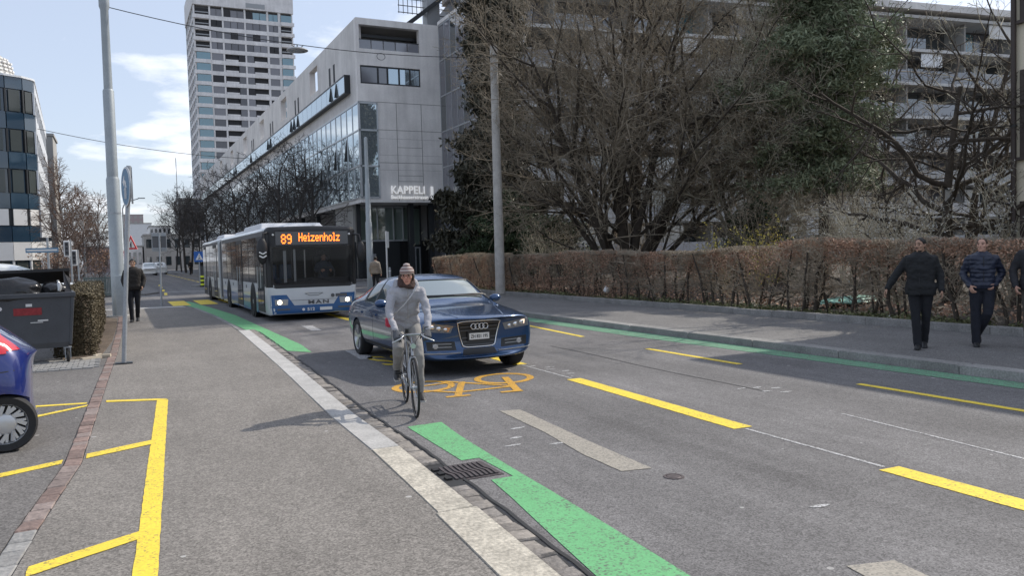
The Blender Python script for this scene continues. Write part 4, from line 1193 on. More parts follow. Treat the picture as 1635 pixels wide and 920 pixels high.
# terrace opening: back wall, slab edges, balustrade
tb = MB(); tb.span((.22, 2.4, 14.95), (4.9, 2.6, 17.2)); tb.span((.22, .5, 15.9), (4.9, 2.4, 16.0)); tb.build('terrace_wall', 'concreteside', kb)
tb = MB(); tb.span((.2, .9, 17.15), (4.7, 1.15, 17.35)); tb.beam((4.4, .6, 16.9), (3.6, 2.2, 16.9), .12, .12); tb.build('terrace_beam', 'darkframe', kb)
for i in range(5):
    piece('balustrade_pane', kb, .82, .03, .62, 'glassgrey', (.22 + .44 + i * .88, .12, 16.12))
MB().span((.2, .10, 16.74), (4.64, .17, 16.79)).build('handrail', 'darkframe', kb)
# ribbon window on the front
wx = [.24, 1.5, 2.2, 3.05, 3.85, 4.6]
for a, b, m in zip(wx, wx[1:], ('glassgrey', 'glassgrey', 'glasscurtain', 'glasscurtain', 'glasscurtain')):
    w_ = MB(); 
    for (p, q) in (((a, .03, 13.70), (b, .12, 13.78)), ((a, .03, 14.85), (b, .12, 14.93)), ((a, .03, 13.78), (a + .06, .12, 14.85)), ((b - .06, .03, 13.78), (b, .12, 14.85))): w_.span(p, q)
    wo = w_.build('window', 'darkframe', kb)
    MB().span((a + .06, .07, 13.78), (b - .06, .09, 14.85)).build('pane', m, wo)
# wall along the street (faces -x), pieces round openings
s = MB()
op = []      # square roof openings
yy = 12.0
while yy < D_ - 5: op.append(yy); yy += 13.6
prev = .5
for o_ in op:
    s.span((0, prev, 14.6), (.5, o_, T)); s.span((0, o_, 17.55), (.5, o_ + 3.0, T)); s.span((0, o_, 14.6), (.5, o_ + 3.0, 15.5)); prev = o_ + 3.0
s.span((0, prev, 14.6), (.5, D_, T))
s.span((0, .5, 13.2), (.5, 2.0, 14.6)); s.span((0, 2.0, 13.2), (.5, D_, 13.35)); s.span((0, .5, GT), (.5, D_, 13.2))
s.span((0, .5, E_), (.5, D_, GB))
s.build('street_wall', 'concreteside', kb)
MB().span((.5, .5, T - .35), (14, 9.5, T - .1)).build('roof', 'fargrey', kb)
MB().span((.5, .5, E_ + .001), (14, D_, E_ + .25)).build('soffit', 'concreteside', kb)
core = MB(); core.span((1.2, 3.0, E_ + .25), (13, D_ - 1, 15.2)); core.span((5.2, 3.0, 15.3), (13, 9, T - .4)); core.build('inner_core', 'busgrey', kb)
MB().span((6.1 - .5, .5, E_), (6.1, 9.5, T)).build('party_wall', 'concreteside', kb)
# slot windows between the roof openings
for o_ in op:
    for dy in (-5.6, -4.2):
        if o_ + dy > 2: 
            piece('slot_window', kb, .5, .06, 1.35, 'recess', (-.02, o_ + dy, 15.0), -PI / 2)
    w_ = MB().span((-.004, o_, 15.5), (.0, o_ + .001, 15.5)) if False else None
# ribbon bay projecting from the street wall
rb = MB()
rb.span((-.42, 2.0, 13.30), (0, D_ - 8, 13.40)); rb.span((-.42, 2.0, 14.52), (0, D_ - 8, 14.62)); rb.span((-.42, 1.9, 13.30), (0, 2.0, 14.62))
rbo = rb.build('ribbon_bay', 'darkframe', kb)
n = int((D_ - 10) / 1.8)
for i in range(n):
    piece('pane', rbo, 1.74, .04, 1.12, 'glasscurtain', (-.40, 2.0 + (i + .5) * 1.8, 13.40), -PI / 2)
for k in (4.3, 6.0, 18.5, 20.2, 21.6, 33, 34.6, 47, 61, 63):
    b = MB(); b.add([(-.40, k, 14.45), (-.44, k, 14.45), (-.58, k, 13.42), (-.40, k, 13.42), (-.40, k + .06, 14.45), (-.44, k + .06, 14.45), (-.58, k + .06, 13.42), (-.40, k + .06, 13.42)], [(0, 1, 2, 3), (7, 6, 5, 4), (0, 4, 5, 1), (1, 5, 6, 2), (2, 6, 7, 3), (3, 7, 4, 0)]); b.build('open_sash', 'darkframe', rbo)
# glass curtain along the street
bay = 1.62
cwf = MB()
n = int((D_ - 6) / bay)
levels = (GB, 7.95, 10.45, GT)
for z in levels: cwf.span((-.06, .0, z - .05), (.06, n * bay, z + .05))
for i in range(n + 1): cwf.span((-.05, i * bay - .035, GB), (.05, i * bay + .035, GT))
cw = cwf.build('curtain_wall', 'alu', kb)
for i in range(n):
    for a, b in zip(levels, levels[1:]):
        piece('pane', cw, bay - .08, .03, b - a - .10, 'glasscurtain', (-.01, (i + .5) * bay, a + .05), -PI / 2)
for i, (k, z0) in enumerate(((2, 8.3), (4, 8.0), (7, 7.2))):
    y_ = k * bay + .1; b = MB(); b.add([(-.03, y_, z0 + 1.9), (-.06, y_, z0 + 1.9), (-.26, y_, z0 + .3), (-.03, y_, z0 + .3), (-.03, y_ + .06, z0 + 1.9), (-.06, y_ + .06, z0 + 1.9), (-.26, y_ + .06, z0 + .3), (-.03, y_ + .06, z0 + .3)], [(0, 1, 2, 3), (7, 6, 5, 4), (0, 4, 5, 1), (1, 5, 6, 2), (2, 6, 7, 3), (3, 7, 4, 0)]); b.build('open_sash', 'darkframe', cw)
# corner glazing on the front
cg = MB()
for z in levels: cg.span((.0, -.06, z - .06), (1.36, .08, z + .06))
for x in (.0, 1.28): cg.span((x, -.06, GB), (x + .09, .08, GT))
cgo = cg.build('corner_glazing', 'alu', kb)
for a, b in zip(levels, levels[1:]): piece('pane', cgo, 1.17, .03, b - a - .12, 'glassteal' if False else 'glasscurtain', (.685, .0, a + .06))
# recessed ground floor
gfz = 5.40
gl = MB()
for z in (2.78, 5.3): gl.span((.6, 3.4, z - .06), (5.2, 3.55, z + .06))
for x in (.6, 2.1, 3.35, 4.1, 5.15): gl.span((x - .04, 3.4, 2.8), (x + .04, 3.55, 5.3))
glo = gl.build('shop_glazing', 'alu', kb)
for a, b in ((.6, 2.1), (2.1, 3.35), (3.35, 4.1), (4.1, 5.15)): piece('pane', glo, b - a - .08, .03, 2.4, 'glassgreen', ((a + b) / 2, 3.46, 2.84))
MB().span((.3, 3.3, 0), (3.75, 3.6, 2.72)).build('plinth_wall', 'darkframe', kb)
MB().span((.3, 3.62, 2.72), (6.1, 9, E_)).build('shop_interior', 'fargrey', kb)
for x in (1.35, 1.75): piece('vent_panel', kb, .24, .03, .9, 'signback', (x, 3.26, .9))
MB().span((0, 3.6, 0), (6.1, 3.9, 2.72)).build('inner_wall', 'black', kb)
for (x, y_) in ((.35, 2.4), (4.05, 1.4), (5.55, 1.2)): MB().span((x - .16, y_ - .16, 0), (x + .16, y_ + .16, E_)).build('column', 'darkframe', kb)
for i in range(1, 16): MB().span((.25, 2.4 + i * 6.5, 0), (.6, 2.75 + i * 6.5, E_)).build('column', 'darkframe', kb)
st = MB(); 
st.span((2.2, 6, 0), (2.5, D_, E_)); st.build('street_plinth', 'busgrey', kb)
for i in range(16): piece('shop_pane', kb, 4.6, .05, 2.5, 'glass', (2.14, 8.2 + i * 6.5, 1.2), -PI / 2)
# glazed stair lobby by the door
lb = MB()
for x in (4.35, 5.3): lb.span((x - .06, 2.9, 0), (x + .06, 3.05, E_))
for z in (2.35, 5.2): lb.span((4.35, 2.9, z - .06), (5.3, 3.05, z + .06))
lbo = lb.build('lobby_frame', 'darkframe', kb)
piece('pane', lbo, .8, .03, 2.7, 'glassgreen', (4.83, 2.97, 2.42))
dr = MB(); dr.span((4.45, 2.80, 0.0), (4.53, 2.9, 2.25)); dr.span((5.12, 2.80, 0), (5.20, 2.9, 2.25)); dr.span((4.53, 2.80, 2.15), (5.12, 2.9, 2.25)); dr.span((4.79, 2.80, 0), (4.86, 2.9, 2.15))
dro = dr.build('door', 'alu', kb)
piece('pane', dro, .26, .03, 2.1, 'glass', (4.66, 2.85, .03)); piece('pane', dro, .26, .03, 2.1, 'glass', (4.99, 2.85, .03))
# lettering
lettering('lettering', 'KAPPELI', .80, 'signwhite', (2.12, -.06, 6.03), (PI / 2, 0, 0), kb, .04, bold=.004, sx=.86, spacing=1.06)
lettering('lettering', '1', 1.28, 'signwhite', (4.92, -.06, 5.66), (PI / 2, 0, 0), kb, .04, bold=.03, sx=.95)
lettering('lettering', 'Buckhauserstrasse', .40, 'signwhite', (2.12, -.06, 5.66), (PI / 2, 0, 0), kb, .03, bold=.0, sx=.90, spacing=1.04)

# rooftop escape stair at the right end
stt = MB()
stt.beam((3.9, 1.2, T), (7.2, 1.2, T + 2.6), .12, .28); stt.beam((3.9, 2.3, T), (7.2, 2.3, T + 2.6), .12, .28)
for i in range(11): stt.span((3.95 + i * .3, 1.2, T + .12 + i * .236), (4.22 + i * .3, 2.3, T + .17 + i * .236))
for i in range(8): stt.span((3.95 + i * .35, 2.34, T + 1.35), (3.99 + i * .35, 2.38, T + 3.6))
for z in (1.4, 1.9, 2.4, 2.9): stt.span((3.9, 2.33, T + z), (7.6, 2.38, T + z + .05))
stt.build('roof_stair', 'darkframe', kb)
MB().span((5.9, 1.6, T - .1), (6.9, 2.6, T + 5)).build('stair_core', 'signback', kb)
MB().add([(7.0, 1.0, T + .1), (9.2, 1.0, T + .1), (9.2, 1.0, T + 1.7), (8.4, 1.0, T + 1.7), (7.0, 2.2, T + .1), (9.2, 2.2, T + .1), (9.2, 2.2, T + 1.7), (8.4, 2.2, T + 1.7)],
         [(0, 1, 2, 3), (7, 6, 5, 4), (0, 4, 5, 1), (1, 5, 6, 2), (2, 6, 7, 3), (3, 7, 4, 0)]).build('skylight', 'glassgrey', kb)

# ---------------- glazed wing running towards us, behind the conifer
gw = thing('glass_wing', 'grey glazed stair wing beside the lettered concrete wall, half hidden by the conifer', 'building', (21.55, 55, .09))
g_ = MB(); 
for z in [0.3 + 2.55 * i for i in range(8)]: g_.span((-.05, -7.6, z - .05), (.05, -.02, z + .05))
for i in range(8): g_.span((-.045, -.06 - i * 1.07, 0), (.045, .0 - i * 1.07, 18.2))
gwo = g_.build('facade_frame', 'alu', gw)
for i in range(7):
    for k in range(7): piece('pane', gwo, .98, .03, 2.44, 'glassgrey' if (i * 3 + k) % 4 else 'glass', (-.02, -.57 - i * 1.07, .36 + 2.55 * k), -PI / 2)
MB().span((.1, -7.5, 0), (2.4, 26, 18.1)).build('inner_core', 'busgrey', gw)
for i in range(2):
    for k in range(7): piece('pane', gwo, 1.05, .03, 2.44, 'glassgrey' if (i + k) % 3 else 'glass', (.62 + i * 1.15, -7.56, .36 + 2.55 * k))
MB().span((-.1, -7.7, 18.2), (2.6, 0, 18.45)).build('roof_edge', 'concrete', gw)
pav = thing('entrance_canopy', 'small white canopy on posts outside the glazed wing beyond the hedge', 'canopy', (20.9, 49.5, .09))
MB().span((-.9, -.9, 2.55), (1.2, .9, 2.68)).build('canopy_roof', 'white', pav)
for x, y_ in ((-.8, -.8), (1.1, -.8), (-.8, .8), (1.1, .8)): MB().span((x - .05, y_ - .05, 0), (x + .05, y_ + .05, 2.55)).build('post', 'white', pav)
MB().span((-.9, -.92, .95), (3.4, -.86, 1.02)).build('rail', 'white', pav)

# ---------------- apartment block behind the trees (rotated a little)
AR = R(-8)
ap = thing('apartment_block', 'long grey apartment block with stacked balconies seen through the bare trees', 'building', (22.2, 51.5, .1), AR)
AL, FH = 62.0, 2.72
for fl in range(8):
    z = .8 + fl * FH
    MB().span((0, -1.5, z), (AL, 4, z + .24)).build('floor_slab', 'slabgrey', ap)
MB().span((-.2, -1.9, 20.4), (AL + .2, 6, 20.95)).build('roof', 'concrete', ap)
MB().span((0, 1.2, 0), (AL, 8, 20.3)).build('inner_core', 'busgrey', ap)
for k in range(11): MB().span((k * 6.2 - .07, -.9, .8), (k * 6.2 + .07, 1.2, 20.3)).build('party_wall', 'fargrey', ap)
rs = random.Random(5)
for fl in range(7):
    z = .8 + fl * FH + .24
    for k in range(10):
        x0 = k * 6.2 + .12
        if fl < 6: piece('balcony_front', ap, 5.9, .05, .98, 'glassgrey' if (k + fl) % 3 else 'signback', (x0 + 2.98, -1.46, z))
        for q in range(4):
            m = rs.choice(['glass', 'glass', 'glassgrey', 'whitemetal' if rs.random() < .5 else 'glass', 'glassteal' if fl == 6 else 'glass'])
            piece('window', ap, 1.38, .06, FH - .5, m, (x0 + .8 + q * 1.48, 1.13, z + .08))
        if rs.random() < .35: piece('sun_blind', ap, rs.uniform(1.5, 3), .05, 1.1, rs.choice(['white', 'fargrey', 'whitemetal']), (x0 + rs.uniform(1.5, 4), -1.3, z + FH - 1.4))

# ---------------- cream house at the right edge
ho = thing('cream_house', 'cream rendered house with brown windows and a dark downpipe at the right edge', 'building', (17.5, 10.95, .1))
hw = MB()
HH = 8.1
wins = [(-1.32, -.22), (-4.2, -3.1)]
hz = [(3.35, 5.2), (6.25, 7.85), (.7, 2.4)]
MB().span((.0, -12, 0), (.3, 0, HH)).build('wall', 'cream', ho)
MB().span((.3, -.3, 0), (9, 0, HH)).build('side_wall', 'cream', ho)
MB().add([(-.35, -12.3, HH), (9.3, -12.3, HH), (9.3, .3, HH), (-.35, .3, HH), (2.6, -12.3, HH + 1.2), (2.6, .3, HH + 1.2), (9.3, -12.3, HH + 1.2), (9.3, .3, HH + 1.2)],
         [(0, 3, 2, 1), (0, 4, 5, 3), (4, 6, 7, 5), (0, 1, 6, 4), (3, 5, 7, 2), (1, 2, 7, 6)]).build('roof', 'brownframe', ho)
for a, b in wins:
    for z0, z1 in hz:
        fr = MB()
        fr.span((-.04, a, z0), (.0, b, z0 + .09)); fr.span((-.04, a, z1 - .09), (.0, b, z1)); fr.span((-.04, a, z0 + .09), (.0, a + .09, z1 - .09)); fr.span((-.04, b - .09, z0 + .09), (.0, b, z1 - .09)); fr.span((-.035, (a + b) / 2 - .04, z0 + .09), (.0, (a + b) / 2 + .04, z1 - .09))
        fo = fr.build('window', 'brownframe', ho)
        MB().span((-.012, a + .09, z0 + .09), (-.004, b - .09, z1 - .09)).build('pane', 'glass', fo)
        MB().span((-.10, a - .06, z0 - .07), (.0, b + .06, z0 - .005)).build('sill', 'brownframe', fo)
MB().tube([(-.09, -.12, 0), (-.09, -.12, HH)], .055, 10).build('downpipe', 'brownframe', ho, smooth=60)
for z in (1.2, 4.0, 6.9): MB().lathe([(.056, z), (.07, z), (.07, z + .05), (.056, z + .05)], (-.09, -.12, 0), 'z', 12).build('pipe_bracket', 'darkframe', ho)

# ---------------- residential tower
TX, TY = 20.2, 225.0
tw = thing('residential_tower', 'tall pale concrete residential tower with grid facade rising behind the office building', 'building', (TX, TY, 0))
TH = 74.5; PITCH_F = 2.88
tc_ = MB(); tc_.span((.35, .9, 0), (25.0, 24, TH - 5)); tc_.build('inner_core', 'busgrey', tw)
piers = [(0, .28), (3.75, 4.15), (6.95, 7.4), (12.55, 13.0), (18.35, 18.9), (21.4, 22.1), (25.0, 25.3)]
for a, b in piers: MB().span((a, 0, 0), (b, 1.2, TH - 5.6)).build('pier', 'towercon', tw)
MB().span((-.25, -.35, TH - 6.0), (25.5, 24, TH)).build('crown', 'towercon', tw)
MB().span((13.1, -.40, TH - 5.6), (18.0, -.36, TH - 4.4)).build('crown_grille', 'signback', tw)
zs = [66.0 - PITCH_F * k for k in range(23)]
cols = [(.28, 3.75), (4.15, 6.95), (7.4, 12.55), (13.0, 18.35), (18.9, 21.4), (22.1, 25.0)]
for k, z in enumerate(zs):
    # spandrel under each window row; the corner bays stand proud
    sp = MB(); sp.span((.02, -.06, z - 1.05), (25.28, .7, z))
    sp.span((-.35, -.45, z - .95), (3.72, -.06, z + .0)); sp.span((22.14, -.45, z - .95), (25.62, -.06, z + .0))
    sp.build('spandrel', 'towercon', tw)
    for ci, (a, b) in enumerate(cols):
        w = b - a; c = (a + b) / 2
        if ci in (0, 5):
            teal = (k == 0 and ci == 5) or k >= 4
            if teal: piece('window', tw, w - .1, .06, PITCH_F - 1.1, 'glassteal', (c, -.25, z + .03))
            else:
                piece('balcony_recess', tw, w - .1, .06, PITCH_F - 1.1, 'recess', (c, .6, z + .03)); piece('balcony_rail', tw, w - .1, .03, .25, 'signback', (c, -.3, z + .5))
        elif ci in (1, 4):
            m = 'glassteal' if (k == 0 and ci == 4) else ('recess' if (k + ci) % 5 == 2 else 'towerglass')
            for q in range(2 if k < 4 else 1):
                n_ = 2 if k < 4 else 1
                piece('window', tw, w / n_ - .12, .06, PITCH_F - 1.1, m, (a + w / n_ * (q + .5), .05, z + .03))
        else:
            n_ = 3
            for q in range(n_):
                open_ = k >= 4 and (q < 2 if ci == 2 else q > 0)
                if open_: piece('balcony_recess', tw, w / n_ - .04, .06, PITCH_F - 1.1, 'recess', (a + w / n_ * (q + .5), .66, z + .03)); 
                else: piece('window', tw, w / n_ - .12, .06, PITCH_F - 1.1, ('glassteal' if k == 0 and ci == 3 else 'towerglass') if (k * 3 + q) % 7 else 'recess', (a + w / n_ * (q + .5), .05, z + .03))
            if k >= 4:
                bx = a + w / 3 if ci == 2 else a + 2 * w / 3
                piece('balcony_rail', tw, w * .62, .04, .42, 'towercon', (bx, -.02, z + .03))
    # left flank, seen very obliquely
    fl = MB(); fl.span((-.06, 1.2, z - 1.0), (.34, 24, z)); fl.build('flank_spandrel', 'towercon', tw)
    for q in range(5): piece('flank_window', tw, 3.9, .06, PITCH_F - 1.1, 'glassteal' if q in (0, 4) else 'towerglass', (.1, 3.4 + q * 4.5, z + .03), -PI / 2)
for y_ in (1.2, 5.6, 10.1, 14.6, 19.1, 23.6): MB().span((-.1, y_ - .3, 0), (.34, y_ + .3, TH - 6)).build('pier', 'towercon', tw)

# ---------------- blue glass corner building on the left
lbuild = thing('glass_office', 'curved dark blue glass office building with white flank at the left edge', 'building', (0, 0, .08))
foot = [(-26, 77.2), (-12.6, 77.2), (-10.9, 77.25), (-9.3, 77.4), (-7.8, 77.75), (-6.6, 78.4), (-5.9, 79.3)]
flank = [(-5.88, 79.6), (-7.0, 108)]
LT = 17.3
inner = MB()
poly = [(x - .6, y_ + .9) for x, y_ in foot] + [(-8.1, 107.5), (-26, 107.5)]
inner.prism(poly, 0, LT - .3); inner.build('inner_core', 'busgrey', lbuild)
rows = [(0.0, .75, 'white', 0), (.75, 2.1, 'win', 0), (2.1, 3.65, 'white', .12), (3.65, 5.0, 'blue', 0), (5.0, 6.4, 'whitepanel', .05), (6.4, 7.7, 'blue', .04), (7.7, 9.7, 'win', 0), (9.7, 11.1, 'blue', .06), (11.1, 13.0, 'win', 0), (13.0, 14.4, 'blue', .04), (14.4, 16.3, 'win', 0), (16.3, LT, 'blue', .02)]
segs = list(zip(foot, foot[1:]))
segs = [((-26, 77.2), (-22.5, 77.2)), ((-22.5, 77.2), (-19.3, 77.2)), ((-19.3, 77.2), (-16.2, 77.2)), ((-16.2, 77.2), (-14.4, 77.2)), ((-14.4, 77.2), (-12.6, 77.2))] + segs[1:]
for (a, b) in segs:
    L_ = math.hypot(b[0] - a[0], b[1] - a[1]); rz = math.atan2(b[1] - a[1], b[0] - a[0]); c = ((a[0] + b[0]) / 2, (a[1] + b[1]) / 2)
    nx_, ny_ = math.sin(rz), -math.cos(rz)
    for z0, z1, kd, pr in rows:
        if kd == 'win':
            piece('window_surround', lbuild, L_, .3, z1 - z0, 'glassblue', (c[0] - nx_ * .14, c[1] - ny_ * .14, z0), rz)
            piece('window', lbuild, L_ * .62, .1, z1 - z0 - .15, 'officeglass', (c[0] + nx_ * .02, c[1] + ny_ * .02, z0 + .08), rz)
            piece('mullion', lbuild, .14, .16, z1 - z0, 'whitemetal' if z0 < 2 else 'darkframe', (a[0] + nx_ * .06, a[1] + ny_ * .06, z0), rz)
        elif kd == 'whitepanel':
            piece('panel_band', lbuild, L_, .3, z1 - z0, 'darkframe', (c[0] - nx_ * .04, c[1] - ny_ * .04, z0), rz)
            piece('white_panel', lbuild, L_ * .76, .08, z1 - z0 - .06, 'white', (c[0] + nx_ * .05, c[1] + ny_ * .05, z0 + .03), rz)
        else:
            piece('white_band' if kd == 'white' else 'glass_panel', lbuild, L_ - (0 if kd == 'white' else .06), .35, z1 - z0 - .04, 'white' if kd == 'white' else 'glassblue', (c[0] + nx_ * pr, c[1] + ny_ * pr, z0 + .02), rz)
MB().prism([(x, y_ - .15) for x, y_ in foot] + [(-5.75, 79.6), (-6.95, 108), (-26, 108)], LT, LT + .16).build('roof_edge', 'whitemetal', lbuild)
a, b = flank
L_ = math.hypot(b[0] - a[0], b[1] - a[1]); rz = math.atan2(b[1] - a[1], b[0] - a[0])
for z0, z1, kd, pr in rows:
    u_ = ((a[0] + b[0]) / 2, (a[1] + b[1]) / 2)
    if kd == 'win':
        piece('flank_dark', lbuild, L_, .2, z1 - z0, 'darkframe', (u_[0] - .12, u_[1], z0), rz)
        for q in range(9):
            t = (q + .5) / 9; piece('flank_window', lbuild, 2.0, .1, z1 - z0 - .1, 'officeglass', (lerp(a[0], b[0], t) + .0, lerp(a[1], b[1], t), z0 + .05), rz)
            piece('flank_pier', lbuild, .9, .14, z1 - z0, 'whitemetal', (lerp(a[0], b[0], q / 9) + .05, lerp(a[1], b[1], q / 9), z0), rz)
    else: piece('flank_band', lbuild, L_, .3, z1 - z0, 'whitemetal', (u_[0] + .06, u_[1], z0), rz)
dome = thing('roof_plant', 'curved grey louvred roof plant on top of the blue glass building', 'roof plant', (-9.95, 82, LT + .2))
b = MB(); b.lathe([(2.6, -.2), (2.6, .6), (2.3, 1.7), (1.5, 2.5), (.2, 2.8)], (0, 0, 0), 'z', 26); b.build('shell', 'fargrey', dome, smooth=40)
for k in range(6):
    rr = 2.62 - .06 * k
    b = MB()
    for q in range(14):
        an = -PI * .9 + q * .2
        if k > 3: rr = 2.38 - .3 * (k - 4)
        b.box((rr * math.cos(an), rr * math.sin(an), .3 + .33 * k), (.30, .22, .14), an + PI / 2)
    b.build('louvre_row', 'white', dome)

# ---------------- plain far buildings
def block(name, label, x0, x1, y0, y1, h, m, floors=0, wcols=0, wm='glass', win=(.55, .5)):
    t = thing(name, label, 'building', ((x0 + x1) / 2, y0, 0))
    hw_ = (x1 - x0) / 2
    MB().span((-hw_, 0, 0), (hw_, y1 - y0, h)).build('wall', m, t)
    MB().span((-hw_ - .15, -.15, h), (hw_ + .15, y1 - y0, h + .3)).build('roof', 'fargrey', t)
    for f_ in range(floors):
        for c_ in range(wcols):
            fw = 2 * hw_ / wcols; fh = h / floors
            o_ = piece('window', t, fw * win[0], .12, fh * win[1], wm, (-hw_ + fw * (c_ + .5), -.06, fh * (f_ + .28)))
    return t
block('concrete_stair_tower', 'plain grey concrete tower just right of the blue glass building', -8.6, -6.6, 113, 120, 17.5, 'fargrey')
block('dark_office', 'dark flat fronted block between the glass building and the birches', -9.4, -8.0, 110, 112, 12.5, 'darkframe')
block('high_rise', 'distant pinkish grey apartment high rise beyond the lamp mast', 3.0, 14.0, 520, 540, 30, 'farpink', 10, 4, 'fargrey')
block('white_building', 'white flat building far down the street', 3.6, 10.5, 300, 320, 15.0, 'whitemetal', 0, 0)
block('office_block', 'pale office block with rows of dark windows at the end of the street', 8.6, 14.4, 262, 280, 12.4, 'white', 4, 5)
block('corner_house', 'low grey house with small windows at the end of the street behind the traffic sign', 5.0, 16.5, 190, 205, 7.6, 'fargrey', 2, 6)
block('corner_annex', 'grey annex beside the low house at the end of the street', 1.6, 4.7, 192, 205, 5.2, 'concrete', 1, 3)
block('dark_slab', 'dark slab building behind the last plane trees', 13.2, 21.0, 205, 222, 16.5, 'busgrey', 8, 4, 'glass')
block('red_roofed_hall', 'low hall with a reddish front seen between the birches and the lamp mast', -6, 0.5, 170, 185, 4.8, 'farpink', 1, 6)
# lattice mast on the skyline
ms = thing('radio_mast', 'thin grey radio mast on the skyline beside the tower', 'mast', (16.7, 262, 0))
mb_ = MB(); mb_.tube([(0, 0, 0), (0, 0, 23)], .3, 6); mb_.tube([(0, 0, 23), (0, 0, 33)], .1, 6); mb_.build('shaft', 'signback', ms)
for z in (19, 21.5, 24): MB().span((-.8, -.1, z), (.8, .1, z + .25)).build('crossbar', 'signback', ms)

# ================================================================== STREET FURNITURE
# tall lamp and catenary mast on the left
t = thing('lamp_mast', 'tall stepped grey steel mast with a door box at its foot on the left pavement', 'mast', (-0.06, 27.85, PZ))
# the mast leans very slightly as in the photo
MB().lathe([(.23, 0), (.23, .02), (.19, .03), (.19, 4.25), (.175, 4.3), (.165, 4.34)], n=20).build('lower_tube', 'polepaint', t, smooth=40)
MB().lathe([(.160, 4.34), (.160, 6.98), (.14, 7.03)], n=20).build('middle_tube', 'polepaint', t, smooth=40)
MB().lathe([(.125, 7.03), (.115, 9.45), (.15, 9.55), (.15, 10.3), (.11, 10.35), (.1, 12.0)], n=20).build('upper_tube', 'polepaint', t, smooth=40)
MB().box((.07, -.20, .64), (.30, .14, 1.28)).build('door_box', 'polepaint', t, bevel=.01)
MB().lathe([(.36, 0), (.36, .03), (.1, .035)], n=20).build('base_plate', 'conpole', t)
for z in (3.2,): MB().lathe([(.192, z), (.197, z), (.197, z + .04), (.192, z + .04)], n=20).build('strap', 'galv', t)

# slim sign pole with round blue sign seen almost edge on
t = thing('round_sign_pole', 'slim leaning steel sign pole with round blue arrow sign seen edge on', 'traffic sign', (0.0, 14.63, PZ))
LN = .066
MB().tube([(0, 0, 0), (LN * 3.25, 0, 3.25)], .036, 12).build('pole', 'galv', t, smooth=60)
MB().box((0, 0, .01), (.26, .2, .02)).build('foot_plate', 'darkframe', t)
sg = thing('disc_pivot', '', '', (0, 0, 0)) if False else None
def disc_sign(parent, c, rz, r, name='sign_disc'):
    b = MB(); b.lathe([(.01, -.012), (r, -.012), (r + .006, -.006), (r + .006, .006), (r, .012), (.01, .012)], (0, 0, 0), 'y', 36)
    o = b.build(name, 'galv', parent, smooth=40); o.location = c; o.rotation_euler = (0, 0, rz)
    b = MB(); b.lathe([(.01, -.016), (r - .022, -.016), (r - .02, -.0125), (.01, -.0125)], (0, 0, 0), 'y', 36); q = b.build('blue_face', 'signblue2', o)
    b = MB(); b.lathe([(r - .02, -.0165), (r - .004, -.0165), (r - .004, -.0122), (r - .02, -.0122)], (0, 0, 0), 'y', 36); b.build('white_rim', 'white', o)
    a = MB()   # arrow bending to the left
    path = [(.06, -.20), (.06, -.02), (.03, .06), (-.06, .09)]
    for p, q_ in zip(path, path[1:]): a.beam((p[0], -.0185, p[1]), (q_[0], -.0185, q_[1]), .004, .062)
    a.add([(-.05, -.0205, .19), (-.05, -.0205, -.01), (-.18, -.0205, .09), (-.05, -.0165, .19), (-.05, -.0165, -.01), (-.18, -.0165, .09)], [(0, 1, 2), (5, 4, 3), (0, 3, 4, 1), (1, 4, 5, 2), (2, 5, 3, 0)])
    a.build('white_arrow', 'white', o)
    return o
disc_sign(t, (.165, -.055, 2.90), R(-79), .32)
o = MB().box((.245, .02, 2.93), (.028, .05, .60)).build('backing_rail', 'signback', t)
for z in (2.72, 3.05): MB().lathe([(.037, z), (.045, z), (.045, z + .03), (.037, z + .03)], (LN * z, 0, 0), 'z', 12).build('clamp', 'darkframe', t)

# temporary red and white warning triangle strapped to the pole
t = thing('warning_sign', 'red and white warning triangle fixed low on the leaning sign pole', 'traffic sign', (0.195, 14.72, 1.93), R(-40))
b = MB(); tri = [(-.24, .0), (.24, .0), (0, .42)]; inn = [(-.155, .05), (.155, .05), (0, .315)]
def tri_plate(tr, y0, y1): 
    q = MB(); q.add([(x, y0, z) for x, z in tr] + [(x, y1, z) for x, z in tr], [(0, 1, 2), (5, 4, 3), (0, 3, 4, 1), (1, 4, 5, 2), (2, 5, 3, 0)]); return q
tri_plate(tri, -.01, .01).build('red_border', 'signred', t); tri_plate(inn, -.014, -.0105).build('white_field', 'white', t)
b = MB(); b.box((0, -.016, .12), (.05, .004, .12)); b.ball((.01, -.016, .205), (.022, .004, .022)); b.build('black_symbol', 'black', t)
MB().box((-.24, .03, -.19), (.17, .02, .30)).build('red_plate', 'signred', t)
t.scale = (.5, .5, .55)

# back of a rectangular sign on a pole
t = thing('sign_back', 'rectangular traffic sign seen from behind with two dark panels on a slim pole', 'traffic sign', (1.43, 34.2, 0.0))
MB().tube([(0, 0, 0), (.03, 0, 2.85)], .035, 10).build('pole', 'galv', t, smooth=60)
MB().box((.02, .06, 2.5), (.54, .03, .74)).build('plate', 'signback', t, bevel=.01)
for x in (-.12, .16): MB().box((x + .0, .043, 2.5), (.21, .006, .50)).build('dark_panel', 'busgrey', t)
for z in (2.25, 2.75): MB().box((.03, .03, z), (.5, .03, .04)).build('rail', 'galv', t)

